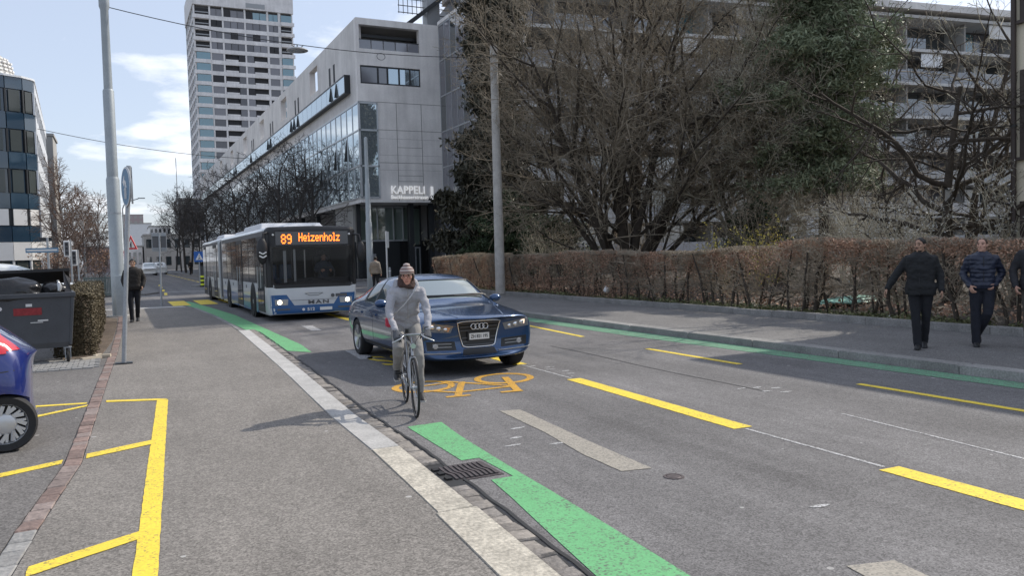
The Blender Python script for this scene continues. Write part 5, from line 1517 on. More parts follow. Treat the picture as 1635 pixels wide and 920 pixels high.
# pedestrian crossing sign and beacon on the far island
t = thing('crossing_sign', 'square blue pedestrian crossing sign with white triangle left of the bus', 'traffic sign', (4.88, 58, 0))
MB().lathe([(.6, 0), (.6, .1), (.5, .12), (.02, .12)], n=20).build('island', 'kerbgrey', t)
MB().tube([(0, 0, 0), (0, 0, 2.25)], .04, 8).build('pole', 'galv', t)
MB().box((0, -.06, 2.02), (.66, .03, .70)).build('plate', 'signblue', t)
q = tri_plate([(-.24, 1.80), (.24, 1.80), (0, 2.26)], -.082, -.077).build('white_triangle', 'white', t)
b = MB(); b.ball((.0, -.085, 2.09), (.03, .004, .03)); b.beam((0, -.086, 2.05), (.0, -.086, 1.94), .004, .05); b.beam((0, -.086, 1.95), (.06, -.086, 1.83), .004, .03); b.beam((0, -.086, 1.95), (-.06, -.086, 1.83), .004, .03); b.build('walking_figure', 'black', t)
t = thing('island_beacon', 'black and yellow banded beacon post on the traffic island', 'beacon', (4.95, 57.0, 0.0))
for k in range(5): MB().lathe([(.14, k * .13 + .1), (.14, k * .13 + .228)], n=14).build('band', 'lumyellow' if k % 2 == 0 else 'black', t, smooth=60)
MB().lathe([(.2, 0), (.18, .1), (.02, .1)], n=14).build('base', 'black', t)

# street name sign with a lamp cluster behind
t = thing('street_name_sign', 'long blue street name plate on a pole above the refuse container', 'street sign', (-2.05, 30, PZ))
MB().tube([(0, 0, 0), (0, 0, 2.55)], .035, 8).build('pole', 'galv', t)
MB().box((-.16, -.05, 2.15), (.92, .03, .15)).build('plate', 'signblue2', t)
MB().box((-.16, -.067, 2.15), (.86, .004, .06)).build('white_line', 'label', t)
MB().box((-.05, .1, 2.5), (.34, .12, .12)).build('bracket_box', 'darkframe', t)

# two traffic lights seen from behind
for i, (x, y_, z, lb) in enumerate([(-2.20, 45.0, 2.85, 'left of two white framed traffic lights before the birches'), (-1.93, 45.6, 2.4, 'lower right one of two white framed traffic lights before the birches')]):
    t = thing('traffic_light', lb, 'traffic light', (x, y_, PZ))
    MB().tube([(.10, .05, 0), (.10, .05, z)], .04, 8).build('pole', 'galv', t)
    MB().box((-.07, 0, z - .40), (.27, .05, .80)).build('white_frame', 'white', t, bevel=.03)
    MB().box((-.07, -.04, z - .40), (.17, .05, .64)).build('signal_head', 'busgrey', t)
    for k, m in enumerate(('plastic', 'plastic', 'plastic')): MB().lathe([(.01, -.08), (.055, -.085), (.06, -.064)], (-.07, 0, z - .19 - k * .2), 'y', 12).build('lamp', m, t)

# street fence behind the hedge
t = thing('street_fence', 'grey green vertical bar fence between the clipped hedge and the lamp mast', 'fence', (-1.5, 45.2, PZ))
for k in range(26): MB().box((k * .07 - .05, 0, .52), (.045, .02, .95)).build('slat', 'fence', t)
for z in (.12, .95): MB().box((.82, .03, z), (1.9, .03, .05)).build('rail', 'fence', t)
for x in (-.1, .85, 1.75): MB().box((x, .06, .52), (.06, .05, 1.05)).build('post', 'fence', t)

# concrete pole on the right pavement
t = thing('concrete_pole', 'weathered pale concrete pole standing at the hedge on the far pavement', 'pole', (12.95, 27.5, RZ))
MB().lathe([(.19, -.05), (.18, 2.3), (.165, 4.6), (.15, 7.0), (.14, 9.35)], n=16).build('shaft', 'conpole', t, smooth=60)
MB().lathe([(.24, 0), (.24, .05), (.18, .06)], n=16).build('base', 'kerbgrey', t)
MB().lathe([(.143, 8.9), (.155, 8.9), (.155, 9.0), (.143, 9.0)], n=16).build('wire_clamp', 'darkframe', t)
# grey steel pole by the corner building
t = thing('steel_pole', 'pale grey stepped steel pole in front of the corner glazing, right of the bus', 'pole', (11.0, 38.2, RZ))
MB().lathe([(.17, 0), (.16, 3.25), (.13, 3.32), (.12, 5.1), (.095, 5.18), (.085, 7.35), (.01, 7.4)], n=16).build('shaft', 'polepaint', t, smooth=40)
MB().box((0, -.15, 1.1), (.16, .04, .3)).build('door', 'galv', t)
# bus stop pole
t = thing('stop_pole', 'thin white post with a narrow plate in front of the dark entrance wall', 'sign post', (12.6, 40.6, RZ))
MB().tube([(0, 0, 0), (0, 0, 2.9)], .045, 8).build('pole', 'white', t)
MB().box((.09, 0, 2.45), (.1, .03, .85)).build('plate', 'label', t)
for i, (x, lb) in enumerate(((13.6, 'left of three short grey bollards before the dark entrance wall'), (14.9, 'middle one of three short grey bollards before the entrance wall'), (16.2, 'right of three short grey bollards before the dark entrance wall'))):
    t = thing('bollard', lb, 'bollard', (x, 47.5 , .0), 0, 'bollards at the entrance')
    MB().lathe([(.07, 0), (.07, .95), (.05, 1.0), (.005, 1.01)], n=10).build('post', 'galv', t)
    MB().lathe([(.072, .75), (.078, .76), (.078, .82), (.072, .83)], n=10).build('ring', 'label', t)

# overhead wires with the hanging lamp
def sag(a, b, s, n=18):
    a = Vector(a); b = Vector(b)
    return [a.lerp(b, i / n) - Vector((0, 0, s * 4 * (i / n) * (1 - i / n))) for i in range(n + 1)]
w1 = sag((-.06, 27.85, 9.62), (12.95, 27.5, 9.05), .45)
tag(MB().tube(w1, .014, 5).build('span_wire', 'darkframe'), 'span wire carrying the lamp between the lamp mast and the concrete pole', 'wire')
w2 = sag((-6.6, 82, 13.9), (15.4, 92, 12.8), .6)
tag(MB().tube(w2, .028, 5).build('span_wire', 'darkframe'), 'distant span wire from the blue glass building across the street', 'wire')
lm = thing('hanging_lamp', 'flat grey street lamp hanging from the span wire above the bus', 'street lamp', tuple(w1[8]))
b = MB(); b.lathe([(.01, -.10), (.22, -.12), (.34, -.17), (.36, -.20), (.33, -.215), (.01, -.22)], n=24); b.build('shade', 'signback', lm, smooth=50)
b = MB(); b.tube([(0, 0, .0), (0, 0, -.11)], .018, 6); b.tube([(-.2, -.02, -.02), (-.05, 0, -.12)], .012, 5); b.tube([(.2, .02, -.02), (.05, 0, -.12)], .012, 5); b.build('hanger', 'darkframe', lm)
MB().lathe([(.01, -.222), (.28, -.219), (.28, -.2155), (.01, -.2155)], n=20).build('diffuser', 'clearlens', lm)
ring = MB()
ring.tube([(w1[12].x + .15 * math.cos(a), w1[12].y, w1[12].z - .10 + .12 * math.sin(a)) for a in [2 * PI * i / 14 for i in range(15)]], .01, 5)
tag(ring.build('cable_loop', 'darkframe'), 'small cable loop hanging on the span wire right of the street lamp', 'cable')

# ================================================================== REFUSE CONTAINER
bn = thing('refuse_container', 'large dark grey wheeled refuse container with its lid half open', 'refuse container', (-1.47, 15.75, PZ), R(5))
bw, bd = 1.46, .98
def rect(w, d, z, y0=0): return [(-w / 2, -d / 2 + y0, z), (w / 2, -d / 2 + y0, z), (w / 2, d / 2 + y0, z), (-w / 2, d / 2 + y0, z)]
b = MB(); b.loft([rect(1.22, .78, .27), rect(1.30, .86, .36), rect(1.42, .95, 1.10), rect(1.42, .95, 1.16)], cap=False)
b.loft([rect(1.37, .90, 1.16), rect(1.25, .80, .40)], cap=False); b.add(rect(1.22, .78, .27), [(3, 2, 1, 0)]); b.add(rect(1.25, .80, .42), [(0, 1, 2, 3)])
b.build('body', 'binplastic', bn, recalc=False)
rim = MB()
rim.span((-.75, -.52, 1.12), (.75, -.455, 1.20)); rim.span((-.75, .455, 1.12), (.75, .52, 1.20)); rim.span((-.75, -.455, 1.12), (-.69, .455, 1.20)); rim.span((.69, -.455, 1.12), (.75, .455, 1.20))
rim.build('rim', 'binplastic', bn, bevel=.012)
for sx in (-1, 1):
    for sy in (-1, 1):
        p = MB(); p.loft([[(sx * (.60 + .02), sy * .44, .30), (sx * .665, sy * .44, .30), (sx * .665, sy * .39, .30), (sx * .62, sy * .39, .30)], [(sx * .68, sy * .497, 1.12), (sx * .735, sy * .497, 1.12), (sx * .735, sy * .43, 1.12), (sx * .68, sy * .43, 1.12)]])
        p.build('corner_rib', 'binplastic', bn, bevel=.012)
for z in (.52, .86):
    pass
# lid: curved shell tipped back, resting on the bag
ld = MB(); rings = []
for i in range(9):
    a = i / 8; yy = .50 - .98 * a; zz_ = 1.22 + .30 * math.sin(PI * min(1, .15 + a * .62)) + .10 * a
    rings.append([(-.76, yy, zz_), (.70, yy, zz_ - .02), (.70, yy, zz_ + .03), (-.76, yy, zz_ + .05)])
for i in range(9):   # the open lid slopes up to the left
    rings[i] = [(x, y_, z + (.0 if x > 0 else -.04)) for x, y_, z in rings[i]]
rear = [r_ for r_ in rings[:5]]
ld.loft(rear); ld.build('lid', 'plastic', bn, smooth=40)
sd_ = MB(); sd_.add([(.62, .5, 1.2), (.72, .5, 1.2), (.72, .48, 1.42), (.60, -.02, 1.56), (.68, -.30, 1.30), (.70, -.36, 1.2), (.60, -.36, 1.2)], [(0, 1, 2, 3), (1, 5, 4, 2), (2, 4, 3), (0, 3, 6), (3, 4, 5, 6)])
sd_.build('lid_cheek', 'plastic', bn)
for x, y_ in ((.60, -.33), (.60, .33), (-.52, -.33), (-.52, .33)):
    w = MB(); w.lathe([(.03, -.022), (.085, -.024), (.10, -.014), (.10, .014), (.085, .024), (.03, .022)], (x, y_ - .03, .10), 'x', 22)
    wh = w.build('wheel', 'tyre', bn, smooth=40)
    MB().lathe([(.005, -.028), (.035, -.028), (.035, .028), (.005, .028)], (x, y_ - .03, .10), 'x', 12).build('hub', 'galv', wh)
    fk = MB(); 
    for s_ in (-.04, .04): fk.add([(x + s_ - .006, y_ - .06, .07), (x + s_ + .006, y_ - .06, .07), (x + s_ + .006, y_ + .06, .26), (x + s_ - .006, y_ + .06, .26), (x + s_ - .006, y_ + .0, .07), (x + s_ + .006, y_, .07), (x + s_ + .006, y_ - .06, .26), (x + s_ - .006, y_ - .06, .26)], [(0, 1, 5, 4), (7, 6, 2, 3), (0, 4, 3, 7), (1, 6, 2, 5), (0, 7, 6, 1), (4, 5, 2, 3)])
    fk.box((x, y_ + .0, .262), (.12, .13, .015)); fk.build('caster_fork', 'galv', wh)
def on_front(name, x, z, w, h, m):   # front face leans out a little
    k = (z - .36) / .74
    yf = -(.43 + .045 * k) - .004
    o = MB().box((0, 0, 0), (w, .006, h)).build(name, m, bn); o.location = (x, yf, z); o.rotation_euler = (R(-3.5) * -1, 0, 0); return o
on_front('red_label', .05, .90, .40, .12, 'redlabel'); on_front('white_label', .07, 1.005, .09, .045, 'label')
for x in (-.42, -.335):
    r_ = MB(); r_.lathe([(.012, -.003), (.032, -.003), (.032, .003), (.012, .003)], (0, 0, 0), 'y', 18); o = r_.build('round_mark', 'label', bn); o.location = (x, -.476, .965)
lettering('small_lettering', 'unterhalt', .05, 'label', (.12, -.463, .755), (PI / 2 + R(3), R(-7), 0), bn, .001) if False else None
on_front('white_scuff', .26, .745, .15, .022, 'label'); on_front('white_scuff', .17, .715, .18, .012, 'label')
# bags in the container
def lump(name, label, cat, c, r, m, seed, sub=3, amp=.25, parent=None, rz=0):
    bm = bmesh.new(); bmesh.ops.create_icosphere(bm, subdivisions=sub, radius=1)
    for v in bm.verts:
        n_ = noise.noise(v.co * 1.6 + Vector((seed, 0, 0))) * amp + abs(noise.noise(v.co * 4.5 + Vector((0, seed, 0)))) * amp * .45
        v.co = Vector((v.co.x * r[0], v.co.y * r[1], v.co.z * r[2])) * (1 + n_)
    me = bpy.data.meshes.new(name); bm.to_mesh(me); bm.free(); me.shade_smooth()
    o = link(name, me, m, parent); o.location = c; o.rotation_euler = (0, 0, rz)
    if label: tag(o, label, cat)
    return o
lump('refuse_bag', 'shiny black refuse bag bulging out of the container', 'refuse bag', (-1.66, 15.50, 1.28), (.52, .27, .23), 'bag', 3, 4, .2)
lump('refuse_bag', 'small black bag squeezed under the lid at the right end of the container', 'refuse bag', (-1.02, 15.62, 1.29), (.20, .24, .13), 'bag', 8, 3, .3)
bt_ = thing('bottle', 'pale crushed plastic bottle on the container rim', 'bottle', (-.93, 15.40, 1.27), R(20))
MB().tube([(0, 0, 0), (.02, 0, .07), (.01, 0, .13), (.0, 0, .16)], [.035, .04, .03, .014], 10).build('body', 'clearlens', bt_, smooth=60)
MB().tube([(0, 0, .161), (0, 0, .18)], .017, 10).build('cap', 'label', bt_)
# scraps on the ground
for i, (x, y_, l, w, a, lb) in enumerate([(-.50, 15.58, .34, .07, 30, 'longer pale wood scrap leaning at the brick edge by the hedge'), (-.30, 15.85, .20, .10, -10, 'short pale wood block at the hedge corner'), (-.42, 15.95, .25, .06, 70, 'thin wood offcut behind the pale block')]):
    t = MB().box((0, 0, .03), (l, w, .05)).build('wood_scrap', 'debris', None, bevel=.004); t.location = (x, y_, PZ); t.rotation_euler = (0, 0, R(a)); tag(t, lb, 'wood scrap')
lump('tarpaulin', 'pale green plastic tarpaulin lying on the ground behind the hedge', 'tarpaulin', (16.3, 14.1, .28), (.95, .5, .10), 'teal', 12, 4, .35)
lump('litter', 'crumpled white paper at the hedge foot near the concrete pole', 'litter', (13.45, 20.9, .47), (.09, .07, .10), 'litter', 4, 2, .4)
lump('litter', 'crumpled white cup in the ivy beside the man in the black coat', 'litter', (13.42, 10.75, .22), (.06, .05, .05), 'litter', 6, 2, .4)

# ================================================================== VEHICLES
def car_body(stations, L, y0, wheels, wr, glass_int, levels=3):
    """subdivided body from half sections P0..P9; returns a mesh with slots 0 body, 1 windscreen, 2 side glass, 3 rear glass, 4 arch"""
    rings = []
    for s_, bow, pts in stations:
        w = max(p[0] for p in pts)
        half = [(x, y0 - s_ - bow * (x / w) ** 2, z) for x, z in pts]
        ring = half + [(-x, y_, z) for x, y_, z in reversed(half[1:-1])]
        rings.append(ring)
    n = len(rings[0]); k = len(rings); m_ = (n // 2)
    vs = [p for r_ in rings for p in r_]; fs = []; mi = []
    for i in range(k - 1):
        for j in range(n):
            q = (j + 1) % n
            fs.append((i * n + j, i * n + q, (i + 1) * n + q, (i + 1) * n + j))
            st = j if j < m_ else n - 1 - j
            g_ = glass_int.get(i, {})
            mi.append(g_.get(st, 0))
    for base, flip in ((0, False), ((k - 1) * n, True)):
        for j in range(m_):
            a, b = j, j + 1; c, d = (n - j - 1) % n, (n - j) % n
            q = [base + a, base + b, base + c, base + d]
            q = list(dict.fromkeys(q))
            fs.append(tuple(q if flip else reversed(q))); mi.append(0)
    me = bpy.data.meshes.new('body'); me.from_pydata(vs, [], fs)
    me.polygons.foreach_set('material_index', mi)
    bm = bmesh.new(); bm.from_mesh(me); bmesh.ops.recalc_face_normals(bm, faces=bm.faces); bm.to_mesh(me); bm.free()
    o = bpy.data.objects.new('body', me); COL.objects.link(o)
    for q in ('plastic',) * 5: me.materials.append(M[q])
    md = o.modifiers.new('s', 'SUBSURF'); md.levels = levels; md.render_levels = levels
    me2 = dep_mesh(o); drop(o)
    bv = MB()
    V_ = [v.co.copy() for v in me2.vertices]
    bvh = BVHTree.FromPolygons(V_, [tuple(p.vertices) for p in me2.polygons])
    o = bpy.data.objects.new('body', me2); COL.objects.link(o)
    cb = MB()
    for yw in wheels:
        for sx in (-1, 1):
            cb.lathe([(.01, sx * .58), (wr, sx * .58), (wr, sx * 1.15), (.01, sx * 1.15)], (0, yw, wr - .055), 'x', 40, 0)
    cme = cb.mesh('cut', None, True); cme.materials.append(M['plastic'])
    co = bpy.data.objects.new('cut', cme); COL.objects.link(co)
    md = o.modifiers.new('b', 'BOOLEAN'); md.operation = 'DIFFERENCE'; md.object = co; md.solver = 'EXACT'
    try: md.material_mode = 'TRANSFER'
    except Exception: pass
    me3 = dep_mesh(o); drop(o); drop(co)
    return me3, bvh

def split_parts(me, parent, mats, names):
    """one object for each material slot in use"""
    src = {}
    for p in me.polygons: src.setdefault(me.materials[p.material_index].name if False else p.material_index, []).append(p)
    res = {}
    vn = [v.normal.copy() for v in me.vertices]
    if 2 in src:
        ps = src.pop(2)
        src[(2, 0)] = [p for p in ps if p.center.x < 0]; src[(2, 1)] = [p for p in ps if p.center.x >= 0]
    for key, ps in src.items():
        idx = key[0] if isinstance(key, tuple) else key
        remap = {}; vs = []; fs = []
        for p in ps:
            f_ = []
            for v in p.vertices:
                if v not in remap: remap[v] = len(vs); vs.append(tuple(me.vertices[v].co))
                f_.append(remap[v])
            fs.append(f_)
        nm = names.get(idx, 'body'); q = bpy.data.meshes.new(nm); q.from_pydata(vs, [], fs); q.shade_smooth(); q.set_sharp_from_angle(angle=R(50))
        res[idx] = link(nm, q, mats.get(idx, 'plastic'), parent)
    return res

def patch(name, bvh, fn, nu, nv, m, parent, direction=(0, -1, 0), off=.004, thick=.012, far=6.0):
    """a thin shaped piece laid on the body: fn(u, v) gives the two coordinates across the view direction"""
    d = Vector(direction)
    ax = [i for i in range(3) if abs(direction[i]) < .5]
    top = []; 
    for j in range(nv + 1):
        for i in range(nu + 1):
            a, b = fn(i / nu, j / nv)
            o_ = Vector((0, 0, 0)); o_[ax[0]] = a; o_[ax[1]] = b; o_ -= d * far
            h_ = bvh.ray_cast(o_, d)
            p = h_[0] if h_[0] is not None else (top[-1] + d * off if top else o_ + d * far)
            top.append(p - d * off)
    n = nu + 1; vs = list(top); fs = []
    for j in range(nv):
        for i in range(nu): fs.append((j * n + i, j * n + i + 1, (j + 1) * n + i + 1, (j + 1) * n + i))
    border = [i for i in range(n)] + [j * n + nu for j in range(1, nv + 1)] + [nv * n + i for i in range(nu - 1, -1, -1)] + [j * n for j in range(nv - 1, 0, -1)]
    b0 = len(vs); vs += [top[i] + d * (off + thick) for i in border]
    for i in range(len(border)):
        q = (i + 1) % len(border); fs.append((border[i], border[q], b0 + q, b0 + i))
    b = MB(); b.add(vs, fs)
    return b.build(name, m, parent, smooth=35)
def quad_fn(tl, tr, bl, br, bulge=0.0):
    def fn(u, v):
        a = (lerp(tl[0], tr[0], u), lerp(tl[1], tr[1], u)); b = (lerp(bl[0], br[0], u), lerp(bl[1], br[1], u))
        return lerp(a[0], b[0], v), lerp(a[1], b[1], v)
    return fn
def on_body(bvh, x, z, d=(0, -1, 0)):
    dv = Vector(d); o_ = Vector((x, 0, z)) if d[1] else Vector((0, x, z))
    h_ = bvh.ray_cast(o_ - dv * 6, dv); return h_[0], h_[1]

def wheel(parent, x, y_, r, w, side, style='spoke', rim='rim'):
    b = MB(); ri = r * .70
    b.lathe([(ri, -w / 2 + .01), (r * .93, -w / 2), (r * .985, -w / 2 + .02), (r, -w / 4), (r, w / 4), (r * .985, w / 2 - .02), (r * .93, w / 2), (ri, w / 2 - .01)], (x, y_, r), 'x', 40)
    t = b.build('wheel', 'tyre', parent, smooth=40)
    xo = x + side * (w / 2 - .012)
    rm = MB()
    rm.lathe([(ri * .88, side * -.05), (ri * 1.0, side * .004), (ri * 1.02, side * -.012), (ri * 1.02, side * -.1)], (xo, y_, r), 'x', 40)
    if style == 'spoke':
        rm.lathe([(.004, side * -.008), (.045, side * -.010), (.055, side * -.04)], (xo, y_, r), 'x', 20)
        for k in range(5):
            a0 = 2 * PI * k / 5 + .3
            for da in (-.13, .13):
                ca, sa = math.cos(a0 + da * .4), math.sin(a0 + da * .4); cb_, sb = math.cos(a0 + da), math.sin(a0 + da)
                rm.beam((xo - side * .025, y_ + .04 * ca, r + .04 * sa), (xo - side * .012, y_ + ri * .93 * cb_, r + ri * .93 * sb), .028, .034)
    else:
        rm.lathe([(.004, side * .0), (ri * .42, side * .004), (ri * .52, side * -.008), (ri * .54, side * -.02)], (xo, y_, r), 'x', 30)
        for k in range(11):
            a0 = 2 * PI * k / 11
            pa = (y_ + ri * .5 * math.cos(a0), r + ri * .5 * math.sin(a0)); pb = (y_ + ri * .92 * math.cos(a0 + .38), r + ri * .92 * math.sin(a0 + .38))
            rm.beam((xo - side * .012, *pa), (xo - side * .008, *pb), .022, .032)
            pb = (y_ + ri * .92 * math.cos(a0 + .12), r + ri * .92 * math.sin(a0 + .12))
            rm.beam((xo - side * .014, *pa), (xo - side * .012, *pb), .016, .022)
    rm.build('rim', rim if style == 'spoke' else 'hubcap', t, smooth=40)
    dk = MB(); dk.lathe([(.004, 0), (ri * .93, 0), (ri * .93, .01), (.004, .01)], (xo - side * .065, y_, r), 'x', 30); dk.build('brake_disc', 'plastic', t)
    return t

# ---------------- the blue saloon
car = thing('saloon_car', 'dark blue saloon car with four interlocked rings on its grille right behind the cyclist', 'car', (4.53, 12.38, 0), PI - .015); car.scale = (.97, .97, .97)
Y0 = 2.35
A4 = [
 (0.00, .24, [(0, .28), (.62, .28), (.80, .33), (.855, .45), (.86, .60), (.82, .76), (.68, .80), (.47, .812), (.24, .818), (0, .82)]),
 (0.08, .25, [(0, .225), (.66, .225), (.86, .28), (.905, .45), (.91, .63), (.875, .80), (.72, .842), (.48, .855), (.25, .862), (0, .866)]),
 (0.50, .16, [(0, .18), (.70, .18), (.88, .24), (.917, .45), (.917, .67), (.89, .845), (.75, .888), (.49, .905), (.25, .912), (0, .916)]),
 (0.95, .10, [(0, .18), (.70, .18), (.88, .23), (.917, .45), (.917, .69), (.89, .885), (.76, .93), (.5, .95), (.25, .96), (0, .965)]),
 (1.36, .24, [(0, .18), (.70, .18), (.88, .23), (.917, .45), (.917, .71), (.89, .92), (.82, .95), (.69, .98), (.36, .995), (0, 1.0)]),
 (2.02, .10, [(0, .18), (.70, .18), (.88, .23), (.917, .45), (.917, .72), (.892, .935), (.665, 1.315), (.565, 1.378), (.30, 1.412), (0, 1.42)]),
 (2.62, .00, [(0, .18), (.70, .18), (.88, .23), (.917, .45), (.917, .73), (.892, .945), (.66, 1.35), (.56, 1.41), (.30, 1.438), (0, 1.445)]),
 (3.25, -.06, [(0, .18), (.70, .18), (.88, .23), (.917, .45), (.917, .74), (.885, .96), (.64, 1.32), (.54, 1.375), (.29, 1.40), (0, 1.405)]),
 (3.98, -.10, [(0, .19), (.70, .19), (.88, .24), (.915, .45), (.91, .75), (.86, .99), (.76, 1.025), (.62, 1.04), (.32, 1.05), (0, 1.055)]),
 (4.38, -.10, [(0, .20), (.69, .20), (.87, .26), (.905, .45), (.90, .74), (.83, .975), (.72, 1.005), (.55, 1.02), (.28, 1.03), (0, 1.03)]),
 (4.62, -.16, [(0, .25), (.64, .25), (.83, .31), (.88, .47), (.87, .70), (.80, .93), (.68, .965), (.5, .98), (.25, .985), (0, .985)]),
 (4.70, -.16, [(0, .33), (.58, .33), (.76, .38), (.82, .49), (.81, .68), (.74, .85), (.60, .88), (.45, .89), (.24, .895), (0, .895)])]
GI = {4: {5: 2, 7: 1, 8: 1}, 5: {5: 2}, 6: {5: 2}, 7: {8: 3}}
me, bvh = car_body(A4, 4.7, Y0, (Y0 - .88, Y0 - 3.69), .365, GI)
split_parts(me, car, {0: 'carblue', 1: 'screenglass', 2: 'carglass', 3: 'carglass', 4: 'plastic', 5: 'plastic'}, {0: 'body', 1: 'windscreen', 2: 'side_window', 3: 'rear_window', 4: 'wheel_arches', 5: 'wheel_arches'})
for yw in (Y0 - .88, Y0 - 3.69):
    for sx in (-1, 1): wheel(car, sx * .80, yw, .322, .225, sx)
# grille, frame, slats
gt, gb, zt, zb_ = .335, .245, .785, .405
def grille_fn(u, v):
    w = lerp(gt, gb, v ** 1.1); rnd_ = 1 - .10 * max(0, (abs(u - .5) * 2) ** 8) * max(0, 1 - 8 * min(v, 1 - v))
    return ((u - .5) * 2 * w, lerp(zt, zb_, .5 + (v - .5) * rnd_))
gr = patch('grille', bvh, grille_fn, 16, 10, 'grille', car, off=.006)
for k in range(7):
    v = .08 + k * .14
    if k in (3,): continue
    w = lerp(gt, gb, v) * .94; z = lerp(zt, zb_, v)
    patch('slat', bvh, quad_fn((-w, z + .008), (w, z + .008), (-w, z - .010), (w, z - .010)), 12, 1, 'slat', gr, off=.020, thick=.014)
fr = MB(); 
loop = []
for i in range(13): loop.append(grille_fn(i / 12, 0))
for i in range(1, 9): loop.append(grille_fn(1, i / 8))
for i in range(11, -1, -1): loop.append(grille_fn(i / 12, 1))
for i in range(7, 0, -1): loop.append(grille_fn(0, i / 8))
P3 = []
for x, z in loop:
    h_, _n = on_body(bvh, x, z); P3.append(h_ + Vector((0, .012, 0)))
P3.append(P3[0]); P3.append(P3[1])
fr.tube(P3, .011, 8); fr.build('grille_frame', 'chrome', car, smooth=60)
for k in range(4):
    h_, n_ = on_body(bvh, (k - 1.5) * .062, .705)
    b = MB(); b.tube([(.041 * math.cos(a) + (k - 1.5) * .062, h_.y + .040 + .003 * (k % 2), .705 + .041 * math.sin(a)) for a in [2 * PI * i / 22 for i in range(24)]], .0075, 8)
    b.build('emblem_ring', 'chrome', car, smooth=60)
h_, n_ = on_body(bvh, 0, .555)
pl = MB(); pl.box((0, h_.y + .040, .560), (.31, .012, .092)); plo = pl.build('number_plate', 'plate', car)
lettering('plate_lettering', 'ZH 821 195', .068, 'black', (0, h_.y + .048, .537), (PI / 2, 0, PI), plo, .001, 'CENTER', .001, .80)
MB().box((0, h_.y + .030, .560), (.36, .02, .14)).build('plate_holder', 'plastic', car)
for sx in (-1, 1):
    q = lambda *a: [(sx * p[0], p[1]) for p in a]
    hl = patch('headlight', bvh, quad_fn(*q((.385, .725), (.825, .795), (.43, .625), (.835, .665))), 10, 5, 'lampglass', car, off=.004)
    for xr, zr, rr in ((.50, .682, .034), (.60, .70, .040), (.70, .722, .040)):
        c_ = on_body(bvh, sx * xr, zr)[0]; b = MB(); b.lathe([(.004, .020), (rr * .6, .016), (rr, .006), (rr * 1.05, -.01)], tuple(c_), 'y', 14); b.build('reflector', 'chrome', hl, smooth=60)
    if sx > 0: patch('lamp_bezel', bvh, quad_fn(*q((.43, .70), (.52, .72), (.46, .645), (.53, .655))), 8, 4, 'amberlens', hl, off=.009)  # amber patch stands in for the orange glow of this one headlamp
    patch('lit_lamp', bvh, quad_fn(*q((.69, .752), (.755, .760), (.695, .690), (.755, .698))), 4, 4, 'lampdim', hl, off=.010)
    patch('lower_intake', bvh, quad_fn(*q((.37, .50), (.79, .52), (.35, .375), (.78, .39))), 10, 4, 'grille', car, off=.003)
    patch('bumper_crease', bvh, quad_fn(*q((.34, .36), (.82, .385), (.33, .342), (.82, .362))), 10, 1, 'carblue', car, off=.016, thick=.02)
    if sx > 0: patch('centre_intake', bvh, quad_fn((-.24, .385), (.24, .385), (-.27, .30), (.27, .30)), 10, 2, 'grille', car, off=.003)
    for k in range(2): patch('intake_bar', bvh, quad_fn(*q((.42, .475 - k * .045), (.70, .485 - k * .045), (.42, .465 - k * .045), (.70, .475 - k * .045))), 6, 1, 'signback', car, off=.008)
    h_, n_ = on_body(bvh, sx * .655, .445)
    b = MB(); b.lathe([(.004, .012), (.035, .010), (.042, .0)], tuple(h_), 'y', 16); b.build('fog_lamp', 'clearlens', car, smooth=50)
    # mirror: shell, foot and glass
    mr = MB(); mr.ball((sx * .985, Y0 - 1.82, 1.005), (.105, .065, .068), 16, 10); mro = mr.build('mirror', 'carblue', car, smooth=180)
    MB().beam((sx * .88, Y0 - 1.80, .945), (sx * .95, Y0 - 1.82, .965), .05, .035).build('mirror_foot', 'plastic', mro)
    # door seams, handles, window bars
    ds = (-sx, 0, 0)
    for ya in (Y0 - 1.52, Y0 - 2.60, Y0 - 3.52):
        patch('door_seam', bvh, quad_fn((ya, .90), (ya + .008, .90), (ya - .03, .32), (ya - .022, .32)), 1, 8, 'plastic', car, ds, off=.0015, thick=.004)
    patch('window_bar', bvh, quad_fn((Y0 - 2.585, 1.36), (Y0 - 2.635, 1.36), (Y0 - 2.55, .945), (Y0 - 2.64, .945)), 2, 6, 'plastic', car, ds, off=.005)
    patch('rear_bar', bvh, quad_fn((Y0 - 3.16, 1.30), (Y0 - 3.28, 1.30), (Y0 - 3.20, .965), (Y0 - 3.32, .97)), 2, 6, 'plastic', car, ds, off=.005)
    patch('window_trim', bvh, quad_fn((Y0 - 1.5, .945), (Y0 - 3.3, .985), (Y0 - 1.5, .925), (Y0 - 3.3, .965)), 16, 1, 'chrome', car, ds, off=.004, thick=.006)
    for ya in (Y0 - 2.40, Y0 - 3.32):
        patch('door_handle', bvh, quad_fn((ya, .805), (ya - .19, .81), (ya, .772), (ya - .19, .777)), 6, 2, 'carblue', car, ds, off=.022, thick=.02)
    patch('sill_strip', bvh, quad_fn((Y0 - 1.35, .33), (Y0 - 3.25, .33), (Y0 - 1.35, .27), (Y0 - 3.25, .27)), 12, 1, 'plastic', car, ds, off=.006)
    patch('tail_light', bvh, quad_fn((Y0 - 4.32, .85), (Y0 - 4.52, .85), (Y0 - 4.32, .74), (Y0 - 4.52, .74)), 5, 4, 'redlens', car, ds, off=.004)
    wp = MB(); a0, _ = on_body(bvh, 0, .9)
    hood = lambda x, yy: bvh.ray_cast(Vector((x, yy, 3)), Vector((0, 0, -1)))[0]
    pts = [hood(sx * .12 + (.62 * sx - sx * .12) * i / 8, Y0 - 1.46 - .06 * i / 8) + Vector((0, 0, .012)) for i in range(9)]
    wp.tube(pts, .009, 5); wp.build('wiper', 'plastic', car)
